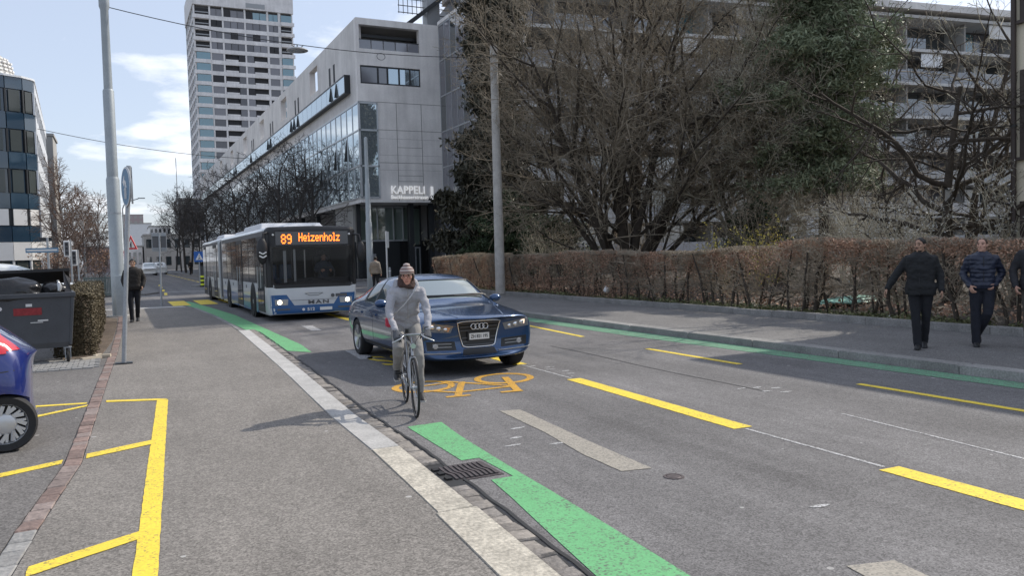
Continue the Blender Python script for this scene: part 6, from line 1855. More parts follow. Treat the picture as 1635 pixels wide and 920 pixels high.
for sx in (-1, 1):   # black trim along the screen pillars, bonnet shut lines
    pts = []
    for i in range(11):
        t = i / 10; x = sx * lerp(.735, .575, t); yy = lerp(Y0 - 1.50, Y0 - 2.12, t)
        pts.append(hood(x, yy) + Vector((0, 0, .003)))
    MB().tube(pts, .017, 6).build('screen_trim', 'plastic', car, smooth=60)
pts = [hood(lerp(-.74, .74, i / 20), Y0 - 1.475 - .20 * (abs(i / 10 - 1)) ** 2) + Vector((0, 0, .004)) for i in range(21)]
MB().tube(pts, .022, 6).build('screen_cowl', 'plastic', car, smooth=60)
pts = [hood(lerp(-.60, .60, i / 20), Y0 - 1.98 - .10 * (abs(i / 10 - 1)) ** 2) + Vector((0, 0, .002)) for i in range(21)]
MB().tube(pts, .012, 6).build('screen_trim', 'plastic', car, smooth=60)
pts = [on_body(bvh, lerp(-.80, .80, i / 30), .812 - .02 * (abs(i / 15 - 1)) ** 2)[0] + Vector((0, .002, 0)) for i in range(31)]
MB().tube(pts, .0035, 5).build('bonnet_seam', 'plastic', car)
for sx in (-1, 1):
    pts = [on_body(bvh, lerp(Y0 - 1.0, Y0 - 3.2, i / 24), .70 + .03 * i / 24, (-sx, 0, 0))[0] for i in range(25)]
    MB().tube(pts, .006, 5).build('body_crease', 'carblue', car, smooth=60)
    pts = [on_body(bvh, lerp(sx * .30, sx * .86, i / 14), .335 + .02 * (i / 14) ** 2)[0] + Vector((0, .006, 0)) for i in range(15)]
    MB().tube(pts, .010, 6).build('lower_lip', 'signback', car, smooth=60)
ls = []
for sx in (-1, 1):
    pts = [hood(sx * lerp(.36, .66, i / 8), lerp(Y0 - .12, Y0 - 1.34, i / 8)) + Vector((0, 0, .002)) for i in range(9)]
    MB().tube(pts, .006, 5).build('bonnet_crease', 'carblue', car, smooth=60)

# ---------------- small blue hatchback at the left edge
hb = thing('hatchback', 'royal blue hatchback at the left edge showing its red tail lamp and silver hubcap', 'car', (-2.45, 8.92, PZ), PI / 2 + R(6))
HY = 1.82
H0 = [(0, .17), (.62, .17), (.74, .22), (.80, .42), (.80, .62)]
HB = [
 (0.00, .25, [(0, .28), (.5, .28), (.66, .34), (.72, .45), (.70, .56), (.64, .66), (.55, .70), (.4, .72), (.2, .73), (0, .73)]),
 (0.12, .25, [(0, .18), (.56, .18), (.74, .26), (.79, .44), (.78, .60), (.72, .74), (.60, .79), (.42, .81), (.2, .82), (0, .82)]),
 (0.50, .15, H0 + [(.74, .82), (.62, .87), (.44, .89), (.2, .9), (0, .9)]),
 (0.85, .10, H0 + [(.76, .88), (.66, .93), (.5, .95), (.25, .96), (0, .96)]),
 (1.10, .20, H0 + [(.77, .91), (.72, .95), (.62, .98), (.3, .99), (0, .99)]),
 (1.75, .10, H0 + [(.775, .92), (.62, 1.30), (.52, 1.36), (.28, 1.39), (0, 1.40)]),
 (2.35, .0, H0 + [(.78, .93), (.62, 1.34), (.52, 1.40), (.28, 1.43), (0, 1.44)]),
 (3.00, -.06, H0 + [(.775, .97), (.60, 1.32), (.50, 1.375), (.27, 1.40), (0, 1.41)]),
 (3.14, -.03, [(0, .2), (.6, .2), (.745, .25), (.81, .42), (.81, .66), (.765, .99), (.69, 1.10), (.58, 1.13), (.3, 1.14), (0, 1.14)]),
 (3.28, -.04, [(0, .20), (.58, .20), (.74, .25), (.805, .40), (.80, .68), (.74, .92), (.67, 1.0), (.54, 1.03), (.25, 1.04), (0, 1.04)]),
 (3.54, -.06, [(0, .22), (.56, .22), (.72, .27), (.775, .42), (.77, .60), (.70, .72), (.58, .78), (.4, .80), (.2, .81), (0, .81)])]
me, bvh2 = car_body(HB, 3.64, HY, (HY - .72, HY - 3.23), .292, GI)
split_parts(me, hb, {0: 'carblue2', 1: 'screenglass', 2: 'carglass', 3: 'carglass', 4: 'plastic', 5: 'plastic'}, {0: 'body', 1: 'windscreen', 2: 'side_window', 3: 'rear_window', 4: 'wheel_arches', 5: 'wheel_arches'})
for yw in (HY - .72, HY - 3.23):
    for sx in (-1, 1): wheel(hb, sx * .695, yw, .254, .165, sx, 'cap')
for sx in (-1, 1):
    def lamp(u, v):
        z = lerp(1.22, .88, v); f0 = HY - 3.07 + .04 * math.sin(v * PI) + .03 * (1 - v); f1 = HY - 3.19 - .08 * v
        return lerp(f0, f1, u), z
    tl = patch('tail_light', bvh2, lamp, 8, 12, 'redlens', hb, (-sx, 0, 0), off=.016, thick=.03)
    def lamp2(u, v):
        return lerp(HY - 2.96 - .03 * v, HY - 3.04 - .05 * v, u), lerp(1.31, 1.235, v)
    patch('upper_lens', bvh2, lamp2, 6, 6, 'redlens', tl, (-sx, 0, 0), off=.016, thick=.03)
    def lamp3(u, v): return lerp(sx * .60, sx * .74, u), lerp(1.18, .90, v)
    patch('rear_lens', bvh2, lamp3, 6, 8, 'redlens', tl, (0, 1, 0), off=.012, thick=.03)
    patch('bumper_seam', bvh2, quad_fn((HY - 2.86, .70), (HY - 3.55, .745), (HY - 2.86, .692), (HY - 3.55, .737)), 12, 1, 'plastic', hb, (-sx, 0, 0), off=.002, thick=.004)
    patch('fuel_seam', bvh2, quad_fn((HY - 3.17, 1.0), (HY - 3.178, 1.0), (HY - 3.20, .72), (HY - 3.208, .72)), 1, 6, 'plastic', hb, (-sx, 0, 0), off=.002, thick=.004)

# ---------------- white estate behind the container
vn_ = thing('white_van', 'white people carrier parked behind the refuse container', 'van', (-2.95, 27.0, PZ + .04), -PI / 2)
VY = 2.4
V0 = [(0, .2), (.7, .2), (.88, .26), (.93, .5), (.93, .75)]
VB = [
 (0.00, .25, [(0, .3), (.6, .3), (.78, .36), (.84, .5), (.84, .65), (.78, .8), (.65, .86), (.45, .88), (.22, .89), (0, .89)]),
 (0.12, .25, [(0, .22), (.66, .22), (.86, .3), (.91, .5), (.91, .7), (.86, .87), (.72, .94), (.5, .96), (.25, .97), (0, .97)]),
 (0.50, .15, V0 + [(.89, .95), (.76, 1.02), (.5, 1.05), (.25, 1.06), (0, 1.06)]),
 (0.85, .10, V0 + [(.90, 1.0), (.8, 1.07), (.55, 1.10), (.28, 1.11), (0, 1.11)]),
 (1.10, .24, V0 + [(.91, 1.03), (.85, 1.08), (.73, 1.12), (.36, 1.14), (0, 1.15)]),
 (2.00, .10, V0 + [(.91, 1.05), (.74, 1.57), (.66, 1.65), (.34, 1.69), (0, 1.70)]),
 (2.80, .0, V0 + [(.91, 1.06), (.75, 1.62), (.67, 1.70), (.34, 1.735), (0, 1.74)]),
 (4.20, -.06, V0 + [(.91, 1.07), (.75, 1.60), (.67, 1.68), (.34, 1.71), (0, 1.72)]),
 (4.62, -.10, V0 + [(.90, 1.06), (.84, 1.16), (.72, 1.2), (.36, 1.22), (0, 1.22)]),
 (4.74, -.10, V0 + [(.88, .95), (.8, 1.02), (.66, 1.04), (.34, 1.05), (0, 1.05)]),
 (4.80, -.12, [(0, .35), (.64, .35), (.8, .4), (.87, .52), (.87, .7), (.8, .85), (.7, .9), (.5, .92), (.25, .92), (0, .92)])]
me, bvh3 = car_body(VB, 4.8, VY, (VY - .9, VY - 3.8), .37, GI, 2)
split_parts(me, vn_, {0: 'vanwhite', 1: 'screenglass', 2: 'carglass', 3: 'carglass', 4: 'plastic', 5: 'plastic'}, {0: 'body', 1: 'windscreen', 2: 'side_window', 3: 'rear_window', 4: 'wheel_arches', 5: 'wheel_arches'})
for yw in (VY - .9, VY - 3.8):
    for sx in (-1, 1): wheel(vn_, sx * .81, yw, .325, .21, sx, 'spoke')
for sx in (-1, 1):
    for ya in (2.3, 3.3): patch('window_bar', bvh3, quad_fn((VY - ya, 1.58), (VY - ya - .10, 1.58), (VY - ya + .03, 1.06), (VY - ya - .10, 1.06)), 2, 5, 'vanwhite', vn_, (-sx, 0, 0), off=.005)
    b = MB(); b.ball((sx * 1.0, VY - 1.5, 1.13), (.11, .07, .09), 12, 8); b.build('mirror', 'vanwhite', vn_, smooth=180)

# ---------------- the articulated bus (local x to the right of the picture, y towards its tail)
bus = thing('articulated_bus', 'white and blue articulated city bus with orange destination display showing 89 Heizenholz', 'bus', (4.80, 22.3, 0))
HWB = 1.235
def bsec(w, y_, z0, z1, r_=.14):
    pts = [(-w + .04, z0), (w - .04, z0), (w, z0 + .06), (w, .93), (w, z1 - r_)]
    for i in range(1, 6):
        a = PI / 2 * i / 5; pts.append((w - r_ + r_ * math.cos(a), z1 - r_ + r_ * math.sin(a)))
    pts.append((0, z1 + .025))
    for i in range(0, 6):
        a = PI / 2 + PI / 2 * i / 5; pts.append((-w + r_ + r_ * math.cos(a), z1 - r_ + r_ * math.sin(a)))
    pts.append((-w, .93)); pts.append((-w, z0 + .06))
    return [(x, y_, z) for x, z in pts]
b = MB()
b.loft([bsec(1.08, .0, .24, 2.50), bsec(1.16, .03, .19, 2.55), bsec(1.21, .10, .17, 2.575), bsec(1.235, .26, .17, 2.58), bsec(1.235, 1.5, .17, 2.58), bsec(1.235, 10.3, .17, 2.58)])
bm_ = b.mesh('x', None, True)
bvb = BVHTree.FromPolygons([v.co.copy() for v in bm_.vertices], [tuple(p.vertices) for p in bm_.polygons])
cut = MB().span((-1.08, -.5, 1.03), (1.08, 2.4, 2.03)).mesh('cut', None, True); cut.materials.append(M['busgrey'])
so_ = bpy.data.objects.new('shell', bm_); COL.objects.link(so_); bm_.materials.append(M['buswhite']); bm_.materials.append(M['busgrey'])
co_ = bpy.data.objects.new('cut', cut); COL.objects.link(co_)
md = so_.modifiers.new('b', 'BOOLEAN'); md.operation = 'DIFFERENCE'; md.object = co_; md.solver = 'EXACT'; md.material_mode = 'TRANSFER'
hm = dep_mesh(so_); drop(so_); drop(co_)
hm.materials.append(M['plastic'])
for p in hm.polygons:
    if p.center.y < .30 and p.center.z > .93 and p.material_index == 0: p.material_index = len(hm.materials) - 1
hm.shade_smooth(); hm.set_sharp_from_angle(angle=R(40))
shell = link('body', hm, None, bus)
b = MB(); b.loft([bsec(1.22, 11.5, .17, 2.56), bsec(1.235, 11.6, .17, 2.58), bsec(1.235, 18.0, .17, 2.58), bsec(1.19, 18.25, .22, 2.5)])
b.build('rear_body', 'buswhite', bus, smooth=40)
# bellows, each fold a ring
b = MB()
rings = []
for i in range(23):
    y_ = 10.3 + 1.2 * i / 22; w = 1.18 if i % 2 else 1.10
    rings.append(bsec(w, y_, .25 + (1.18 - w), 2.44 + (w - 1.1)))
b.loft(rings); b.build('bellows', 'busgrey', bus)
# sides
def side_box(name, y0_, y1_, z0, z1, m, sx, out_=.006, t_=.03, parent=None):
    x1_ = sx * (HWB + out_); x0_ = sx * (HWB - t_)
    return MB().span((min(x0_, x1_), y0_, z0), (max(x0_, x1_), y1_, z1)).build(name, m, parent or bus)
for sx in (-1, 1):
    side_box('window_band', .42, 10.2, 1.02, 2.34, 'busglass', sx)
    side_box('window_band', 11.65, 17.9, 1.02, 2.34, 'busglass', sx)
    side_box('corner_pillar', .13, .425, .95, 2.47, 'plastic', sx, .005)
    side_box('roof_edge_band', .42, 10.2, 2.34, 2.47, 'busgrey', sx, .004)
    side_box('roof_edge_band', 11.65, 17.9, 2.34, 2.45, 'busgrey', sx, .004)
    for a, c in ((1.75, 2.05), (3.2, 4.75), (6.05, 7.8), (8.95, 10.2)): side_box('blue_skirt', a, c, .18, .60, 'busblue', sx, .005)
    for a, c in ((11.65, 12.2), (13.5, 14.6), (15.8, 17.9)): side_box('grey_skirt', a, c, .18, .60, 'busgrey', sx, .005)
    for yb in (1.95, 3.3, 4.68, 6.08, 7.4, 8.8, 12.15, 13.5, 14.9, 16.4): side_box('window_post', yb, yb + .05, 1.04, 2.32, 'black', sx, .009)
    for yb in (2.1, 3.45, 6.25, 7.55, 13.65, 15.05): side_box('vent_window', yb, yb + 1.1, 2.02, 2.05, 'busgrey', sx, .010)
    for yw in (2.62, 8.45, 15.2):
        b = MB(); b.lathe([(.01, sx * .005), (.56, sx * .005), (.56, sx * -.25), (.01, sx * -.25)], (sx * (HWB + .004), yw, .46), 'x', 32); b.build('wheel_arch', 'black', bus)
        w = MB(); w.lathe([(.26, -.12), (.42, -.13), (.455, -.1), (.46, 0), (.455, .1), (.42, .13), (.26, .12)], (sx * (HWB - .10), yw, .46), 'x', 36)
        wo = w.build('wheel', 'tyre', bus, smooth=40)
        b = MB(); b.lathe([(.004, sx * .06), (.07, sx * .06), (.09, sx * .0), (.20, sx * -.03), (.25, sx * .05), (.265, sx * .05)], (sx * (HWB - .05), yw, .46), 'x', 30); b.build('rim', 'signback', wo, smooth=40)
# doors on the kerb side
for (a, c) in ((.48, 1.62), (4.75, 6.0), (12.2, 13.45), (16.5, 17.6)):
    dr = side_box('door', a, c, .24, 2.34, 'plastic', -1, .014)
    mdl = (a + c) / 2
    for p, q in ((a + .06, mdl - .03), (mdl + .03, c - .06)):
        side_box('pane', p, q, .42, 2.22, 'busglass', -1, .020, parent=dr)
        side_box('rail', q - .05, q - .02, .9, 1.5, 'alu', -1, .030, .0, parent=dr)
for yb, z in ((3.9, .83), (7.1, .83), (9.4, .82), (14.2, .83)): side_box('fleet_badge', yb, yb + .16, z, z + .1, 'busgrey', -1, .009)
# roof units and antenna
for (y0_, y1_, h_, w) in ((2.6, 6.6, .20, .95), (7.2, 9.8, .13, .85), (12.4, 15.2, .18, .92), (.9, 2.2, .07, .6)):
    b = MB(); b.loft([[(-w, y0_, 2.58), (w, y0_, 2.58), (w, y1_, 2.58), (-w, y1_, 2.58)], [(-w + .06, y0_ + .25, 2.6 + h_), (w - .06, y0_ + .25, 2.6 + h_), (w - .06, y1_ - .25, 2.6 + h_), (-w + .06, y1_ - .25, 2.6 + h_)]])
    b.build('roof_unit', 'busroof', bus, bevel=.03)
b = MB()
for k in range(5): b.tube([(.25, .9, 2.60), (.25 + .10 * (k - 2) / 2, .9, 2.72)], .008, 5)
b.build('antenna', 'white', bus)
# front
def ws_fn(u, v):
    z = lerp(2.565, .90, v); w = 1.205
    if z < 1.18: w -= .26 * (1 - math.sqrt(max(0, 1 - ((1.18 - z) / .29) ** 2)))
    if z > 2.44: w -= .08 * ((z - 2.44) / .12) ** 2
    return (u - .5) * 2 * w, z
D_F = (0, 1, 0)
def frame_patch(name, u0, u1, v0, v1, nu, nv): return patch(name, bvb, lambda u, v: ws_fn(lerp(u0, u1, u), lerp(v0, v1, v)), nu, nv, 'plastic', bus, D_F, off=.006)
vt, vb_ = (2.565 - 2.03) / 1.665, (2.565 - 1.04) / 1.665
frame_patch('front_mask', 0, 1, 0, vt, 24, 8); frame_patch('front_mask', 0, 1, vb_, 1, 24, 8)
frame_patch('screen_pillar', 0, .055, vt, vb_, 3, 12); frame_patch('screen_pillar', .945, 1, vt, vb_, 3, 12)
def ws2(u, v):
    z = lerp(2.05, 1.0, v); w = 1.13
    return (u - .5) * 2 * w, z
patch('windscreen', bvb, ws2, 24, 16, 'busscreen', bus, D_F, off=.012, thick=.004)
dp = patch('destination_display', bvb, quad_fn((-.98, 2.44), (1.0, 2.44), (-.98, 2.08), (1.0, 2.08)), 12, 4, 'display', bus, D_F, off=.014)
G57 = {'8': ["01110", "10001", "10001", "01110", "10001", "10001", "01110"], '9': ["01110", "10001", "10001", "01111", "00001", "00001", "01110"],
       'H': ["10001", "10001", "10001", "11111", "10001", "10001", "10001"], 'e': ["00000", "00000", "01110", "10001", "11111", "10000", "01110"],
       'i': ["010", "000", "110", "010", "010", "010", "111"], 'z': ["00000", "00000", "11111", "00010", "00100", "01000", "11111"],
       'n': ["00000", "00000", "10110", "11001", "10001", "10001", "10001"], 'h': ["10000", "10000", "10110", "11001", "10001", "10001", "10001"],
       'o': ["00000", "00000", "01110", "10001", "10001", "10001", "01110"], 'l': ["110", "010", "010", "010", "010", "010", "111"]}
def led(text, x, z, px_, pz, name):
    h_, _n = on_body(bvb, x, z, D_F); yy = min(on_body(bvb, x + q, z, D_F)[0].y for q in (0, .2)) - .022
    b = MB()
    for ch in text:
        rows_ = G57[ch]
        for r_, row in enumerate(rows_):
            for c_, v in enumerate(row):
                if v == '1': b.box((x + (c_ + .5) * px_, yy, z + (6 - r_ + .5) * pz), (px_ * .92, .004, pz * .92))
        x += (len(rows_[0]) + 1) * px_
    return b.build(name, 'led', dp)
led('89', -.83, 2.115, .0255, .036, 'led_number'); led('Heizenholz', -.36, 2.17, .0205, .033, 'led_destination')
for sx in (-1, 1):
    q = lambda *a: [(sx * p[0], p[1]) for p in a]
    patch('blue_wedge', bvb, quad_fn(*q((1.17, .72), (.74, .72), (1.17, .36), (.50, .36))), 8, 6, 'busblue', bus, D_F, off=.006)
    h_, _n = on_body(bvb, sx * .86, .53, D_F)
    hl = patch('headlight', bvb, quad_fn(*q((1.06, .60), (.70, .60), (1.05, .44), (.72, .44))), 8, 5, 'clearlens', bus, D_F, off=.012)
    c_ = on_body(bvb, sx * .93, .52, D_F)[0]
    b = MB(); b.lathe([(.004, -.022), (.055, -.020), (.068, .0)], tuple(c_), 'y', 18); b.build('lit_lamp', 'lampon', hl, smooth=40)
    c_ = on_body(bvb, sx * 1.04, 2.36, D_F)[0]
    b = MB(); b.lathe([(.004, -.03), (.026, -.028), (.03, 0)], tuple(c_), 'y', 12); b.build('marker_light', 'lampon' if False else 'white', bus)
    patch('lower_vent', bvb, quad_fn(*q((1.0, .345), (.66, .345), (1.0, .30), (.66, .30))), 6, 1, 'busgrey', bus, D_F, off=.012)
patch('blue_bumper', bvb, quad_fn((-1.15, .42), (1.15, .42), (-1.12, .20), (1.12, .20)), 20, 4, 'busblue', bus, D_F, off=.0075)
patch('panel_seam', bvb, quad_fn((-.62, .565), (.62, .565), (-.62, .557), (.62, .557)), 10, 1, 'busgrey', bus, D_F, off=.008, thick=.004)
for a_, b_ in (((-.25, .74), (.25, .74)), ((-.25, .74), (-.12, .68)), ((.25, .74), (.12, .68)), ((-.12, .68), (.12, .68))):
    pa = on_body(bvb, *a_, D_F)[0]; pb_ = on_body(bvb, *b_, D_F)[0]
    MB().tube([pa - Vector((0, .004, 0)), pb_ - Vector((0, .004, 0))], .006, 5).build('panel_seam', 'busgrey', bus)
c_ = on_body(bvb, 0, .48, D_F)[0]
lettering('maker_lettering', 'MAN', .135, 'busgrey', (.12, c_.y - .012, .450), (PI / 2, 0, 0), bus, .006, 'CENTER', .004, 1.75, 1.25)
lettering('fleet_number', '512', .115, 'white', (-.20, c_.y - .018, .262), (PI / 2, 0, 0), bus, .002, 'LEFT', .003, 1.2)
b = MB(); b.lathe([(.014, -.02), (.038, -.02), (.038, -.012), (.014, -.012)], (-.30, c_.y, .300), 'y', 16); b.build('round_emblem', 'white', bus)
pl = MB().box((.32, c_.y - .014, .30), (.34, .012, .085)).build('number_plate', 'plate', bus)
lettering('plate_lettering', 'ZH 726 512', .062, 'black', (.32, c_.y - .021, .279), (PI / 2, 0, 0), pl, .001, 'CENTER', .001, .8) if False else None
b = MB(); b.lathe([(.03, -.016), (.052, -.016), (.052, -.004), (.03, -.004)], (.52, c_.y, .655), 'y', 18); b.build('round_emblem', 'busgrey', bus)
patch('badge', bvb, quad_fn((.60, .70), (.92, .70), (.60, .615), (.92, .615)), 6, 2, 'busgrey', bus, D_F, off=.008)
for (x0_, x1_, z1_) in ((.0, .88, 1.10), (-.9, -.05, 1.09)):
    pa = on_body(bvb, x0_, 1.02, D_F)[0]; pts = []
    for i in range(8):
        t = i / 7; p = on_body(bvb, lerp(x0_, x1_, t), lerp(1.18 if x0_ == 0 else 1.03, .99 if x0_ == 0 else 1.12, t), D_F)[0]; pts.append(p - Vector((0, .03, 0)))
    MB().tube(pts, .013, 5).build('wiper', 'black', bus)
# mirrors on arms
b = MB(); b.ball((0, 0, 0), (.15, .10, .36), 16, 12); mo = b.build('mirror', 'plastic', bus, smooth=180); mo.location = (-1.345, -.06, 1.93)
MB().tube([(-1.18, .05, 2.42), (-1.30, -.08, 2.40), (-1.345, -.06, 2.2)], .03, 8).build('mirror_arm', 'plastic', bus, smooth=60)
for k in range(2):
    cv = MB(); 
    for s_ in (-1, 1): cv.beam((-1.345 + s_ * .095, -.163, 1.90 - k * .095), (-1.345, -.175, 1.845 - k * .095), .012, .034)
    cv.build('chevron', 'white', bus)
b = MB(); b.ball((0, 0, 0), (.13, .09, .30), 16, 12); mo = b.build('mirror', 'plastic', bus, smooth=180); mo.location = (1.36, -.04, 1.85)
MB().tube([(1.18, .05, 2.35), (1.31, -.06, 2.33), (1.36, -.04, 2.1)], .03, 8).build('mirror_arm', 'plastic', bus, smooth=60)
# the cab behind the screen
MB().loft([[(-1.05, .12, 1.035), (1.05, .12, 1.035), (1.05, .75, 1.035), (-1.05, .75, 1.035)], [(-1.05, .25, 1.16), (1.05, .25, 1.16), (1.05, .7, 1.14), (-1.05, .7, 1.14)]]).build('dashboard', 'plastic', bus)
b = MB(); b.tube([(.55 + .21 * math.cos(a), .70 + .12 * math.sin(a), 1.27 + .17 * math.sin(a)) for a in [2 * PI * i / 24 for i in range(26)]], .016, 8); b.build('steering_wheel', 'busgrey', bus, smooth=60)
b = MB(); b.box((.55, 1.42, 1.42), (.46, .12, .72)); b.box((.55, 1.40, 1.86), (.26, .10, .18)); b.build('driver_seat', 'darkframe', bus, bevel=.04)
MB().span((.02, 1.25, 1.04), (.06, 2.3, 1.95)).build('cab_partition', 'clearlens', bus)
for x in (-.85, -.25): MB().tube([(x, 1.7, 1.03), (x, 1.7, 2.02)], .018, 8).build('grab_pole', 'alu', bus)
for x in (-.8, -.35): MB().box((x, 2.2, 1.3), (.38, .10, .5)).build('seat_back', 'busblue', bus, bevel=.03)
b = MB(); b.span((-.78, .06, 1.05), (-.70, .09, 1.92)); b.span((-.50, .10, 1.05), (-.44, .13, 1.96)); b.build('door_post', 'signback', bus)

# ================================================================== PEOPLE
def V3(*a): return Vector(a)
def remeshed(mb, name, voxel, smooth_it=2, wrinkle=0.0, wscale=9.0, keep_color=None, wz=1.0):
    me = mb.mesh(name, None, False)
    bm = bmesh.new(); bm.from_mesh(me); bmesh.ops.recalc_face_normals(bm, faces=bm.faces); bm.to_mesh(me); bm.free()
    o = bpy.data.objects.new(name, me); COL.objects.link(o)
    md = o.modifiers.new('r', 'REMESH'); md.mode = 'VOXEL'; md.voxel_size = voxel; md.use_smooth_shade = True
    if smooth_it:
        sm = o.modifiers.new('s', 'SMOOTH'); sm.factor = .5; sm.iterations = smooth_it
    m2 = dep_mesh(o); drop(o)
    if wrinkle:
        nv = len(m2.vertices); co = np.empty(nv * 3, np.float32); m2.vertices.foreach_get('co', co); co = co.reshape(-1, 3)
        no = np.empty(nv * 3, np.float32); m2.vertex_normals.foreach_get('vector', no); no = no.reshape(-1, 3)
        d = np.array([noise.noise(Vector((p[0] * wscale, p[1] * wscale, p[2] * wscale * wz))) + .5 * noise.noise(Vector((p[0] * wscale * 2.3, p[1] * wscale * 2.3, p[2] * wscale * 2.3 * wz + 7))) for p in co])
        co += no * (d * wrinkle)[:, None]
        m2.vertices.foreach_set('co', co.astype(np.float32).ravel()); m2.update()
    m2.shade_smooth()
    m2.materials.clear()
    return m2

def torso_rings(sections, n=20):
    """sections: (centre, side vector, forward vector, half width, half depth)"""
    rings = []
    for c, sx, fy, w, d in sections:
        r_ = []
        for j in range(n):
            a = 2 * PI * j / n
            ca, sa = math.cos(a), math.sin(a)
            ex = .8
            x = math.copysign(abs(ca) ** ex, ca) * w; y_ = math.copysign(abs(sa) ** ex, sa) * d
            r_.append(c + sx * x + fy * y_)
        rings.append(r_)
    return rings

def limb(mb, pts, rad, n=12, k=4):
    """smooth tapering limb through the joints"""
    P = [pts[0]] + list(pts) + [pts[-1]]; out = []; rr = []
    for i in range(1, len(P) - 2):
        for s_ in range(k):
            t = s_ / k
            a = P[i].lerp(P[i + 1], t)
            # round the joint a little
            out.append(a); rr.append(lerp(rad[i - 1], rad[i], t))
    out.append(pts[-1]); rr.append(rad[-1])
    for _ in range(1):
        sm = list(out)
        for i in range(1, len(out) - 1): sm[i] = out[i] * .6 + (out[i - 1] + out[i + 1]) * .2
        out = sm
    mb.tube(out, rr, n)
    mb.ball(out[0], rr[0] * .98, 10, 8); mb.ball(out[-1], rr[-1] * .98, 10, 8)

def hand(mb, wrist, d, palm_n, thumb_side, curl=.5, s=1.0, spread=.06):
    """palm, four unequal fingers with two bends each, thumb from the side of the palm. d: along the fingers, palm_n: out of the palm, thumb_side: towards the thumb"""
    d = d.normalized(); p = (palm_n - d * palm_n.dot(d)).normalized(); t = (thumb_side - d * thumb_side.dot(d) - p * thumb_side.dot(p)).normalized()
    rings = []
    for f, w, th in ((-.01, .026, .022), (.02, .034, .018), (.055, .041, .015), (.088, .040, .013), (.098, .036, .010)):
        c = wrist + d * f * s
        rings.append([c + t * (w * s * math.cos(a)) + p * (th * s * math.sin(a)) for a in [2 * PI * j / 12 for j in range(12)]])
    mb.loft(rings)
    for k, (off, ln) in enumerate(((.030, .072), (.010, .080), (-.011, .074), (-.030, .058))):
        q = wrist + (d * .088 + t * off) * s; dd = (d + t * (spread * (1.5 - k) * .5)).normalized()
        pts = [q - dd * .012 * s, q]; c_ = curl * (1.0 + .12 * k)
        for seg, bend in ((.42, .75), (.33, 1.0), (.25, .8)):
            ax = dd.cross(p).normalized()
            dd = (Matrix.Rotation(c_ * bend, 3, ax) @ dd).normalized()
            q = q + dd * ln * seg * s; pts.append(q.copy())
        mb.tube(pts, [.0095 * s, .0095 * s, .009 * s, .0083 * s, .0070 * s], 8); mb.ball(pts[-1], .0070 * s, 8, 6)
    q = wrist + (d * .028 + t * .028 + p * .004) * s
    dd = (t * .75 + d * .65 + p * .25).normalized(); pts = [wrist + (d * .012 + t * .012) * s, q]
    for seg in (.034, .030, .024):
        q = q + dd * seg * s; pts.append(q.copy()); dd = (dd + d * .25 + p * (.35 * curl) - t * (.3 * curl)).normalized()
    mb.tube(pts, [.014 * s, .0135 * s, .0115 * s, .010 * s, .008 * s], 8); mb.ball(pts[-1], .008 * s, 8, 6)

HEADR = [(-.118, .022, .024, .058), (-.108, .038, .040, .046), (-.085, .052, .060, .028), (-.055, .062, .078, .012), (-.02, .070, .088, .004), (.015, .0735, .094, .0), (.045, .075, .097, -.004), (.075, .070, .091, -.008), (.098, .055, .072, -.010), (.112, .034, .046, -.012), (.119, .012, .016, -.013)]
HS = .93
def head_geo(mb, H, Rm, s=HS):
    rings = []
    for z, w, dpt, yc in HEADR:
        rings.append([H + Rm @ Vector((w * math.cos(a) * (1.0 if math.sin(a) < 0 else .93), yc + dpt * math.sin(a), z)) * s for a in [2 * PI * j / 20 for j in range(20)]])
    mb.loft(rings)
    at = lambda x, y_, z: H + Rm @ Vector((x, y_, z)) * s
    mb.tube([at(0, .086, .022), at(0, .100, .0), at(0, .113, -.022), at(0, .098, -.034)], [.008 * s, .010 * s, .0145 * s, .010 * s], 8)   # nose
    for sx in (-1, 1):
        mb.tube([at(sx * .009, .094, -.027), at(sx * .017, .088, -.030)], [.009 * s, .006 * s], 6)
        mb.ball(at(sx * .050, .066, -.018), .020 * s, 8, 6)                         # cheek
        mb.tube([at(sx * .012, .092, .030), at(sx * .034, .085, .034), at(sx * .055, .066, .026)], [.008 * s, .009 * s, .007 * s], 6)    # brow ridge
        mb.tube([at(sx * .073, .002, .022), at(sx * .082, -.010, .018), at(sx * .083, -.012, -.004), at(sx * .074, .002, -.026)], [.008 * s, .010 * s, .010 * s, .007 * s], 6)   # ear
    mb.ball(at(0, .076, -.098), (.018 * s), 8, 6)                                    # chin
    mb.tube([at(-.022, .083, -.057), at(0, .094, -.056), at(.022, .083, -.057)], [.006 * s, .009 * s, .006 * s], 6)  # lips
    mb.tube([at(-.018, .082, -.068), at(0, .091, -.069), at(.018, .082, -.068)], [.006 * s, .0085 * s, .006 * s], 6)
    return at

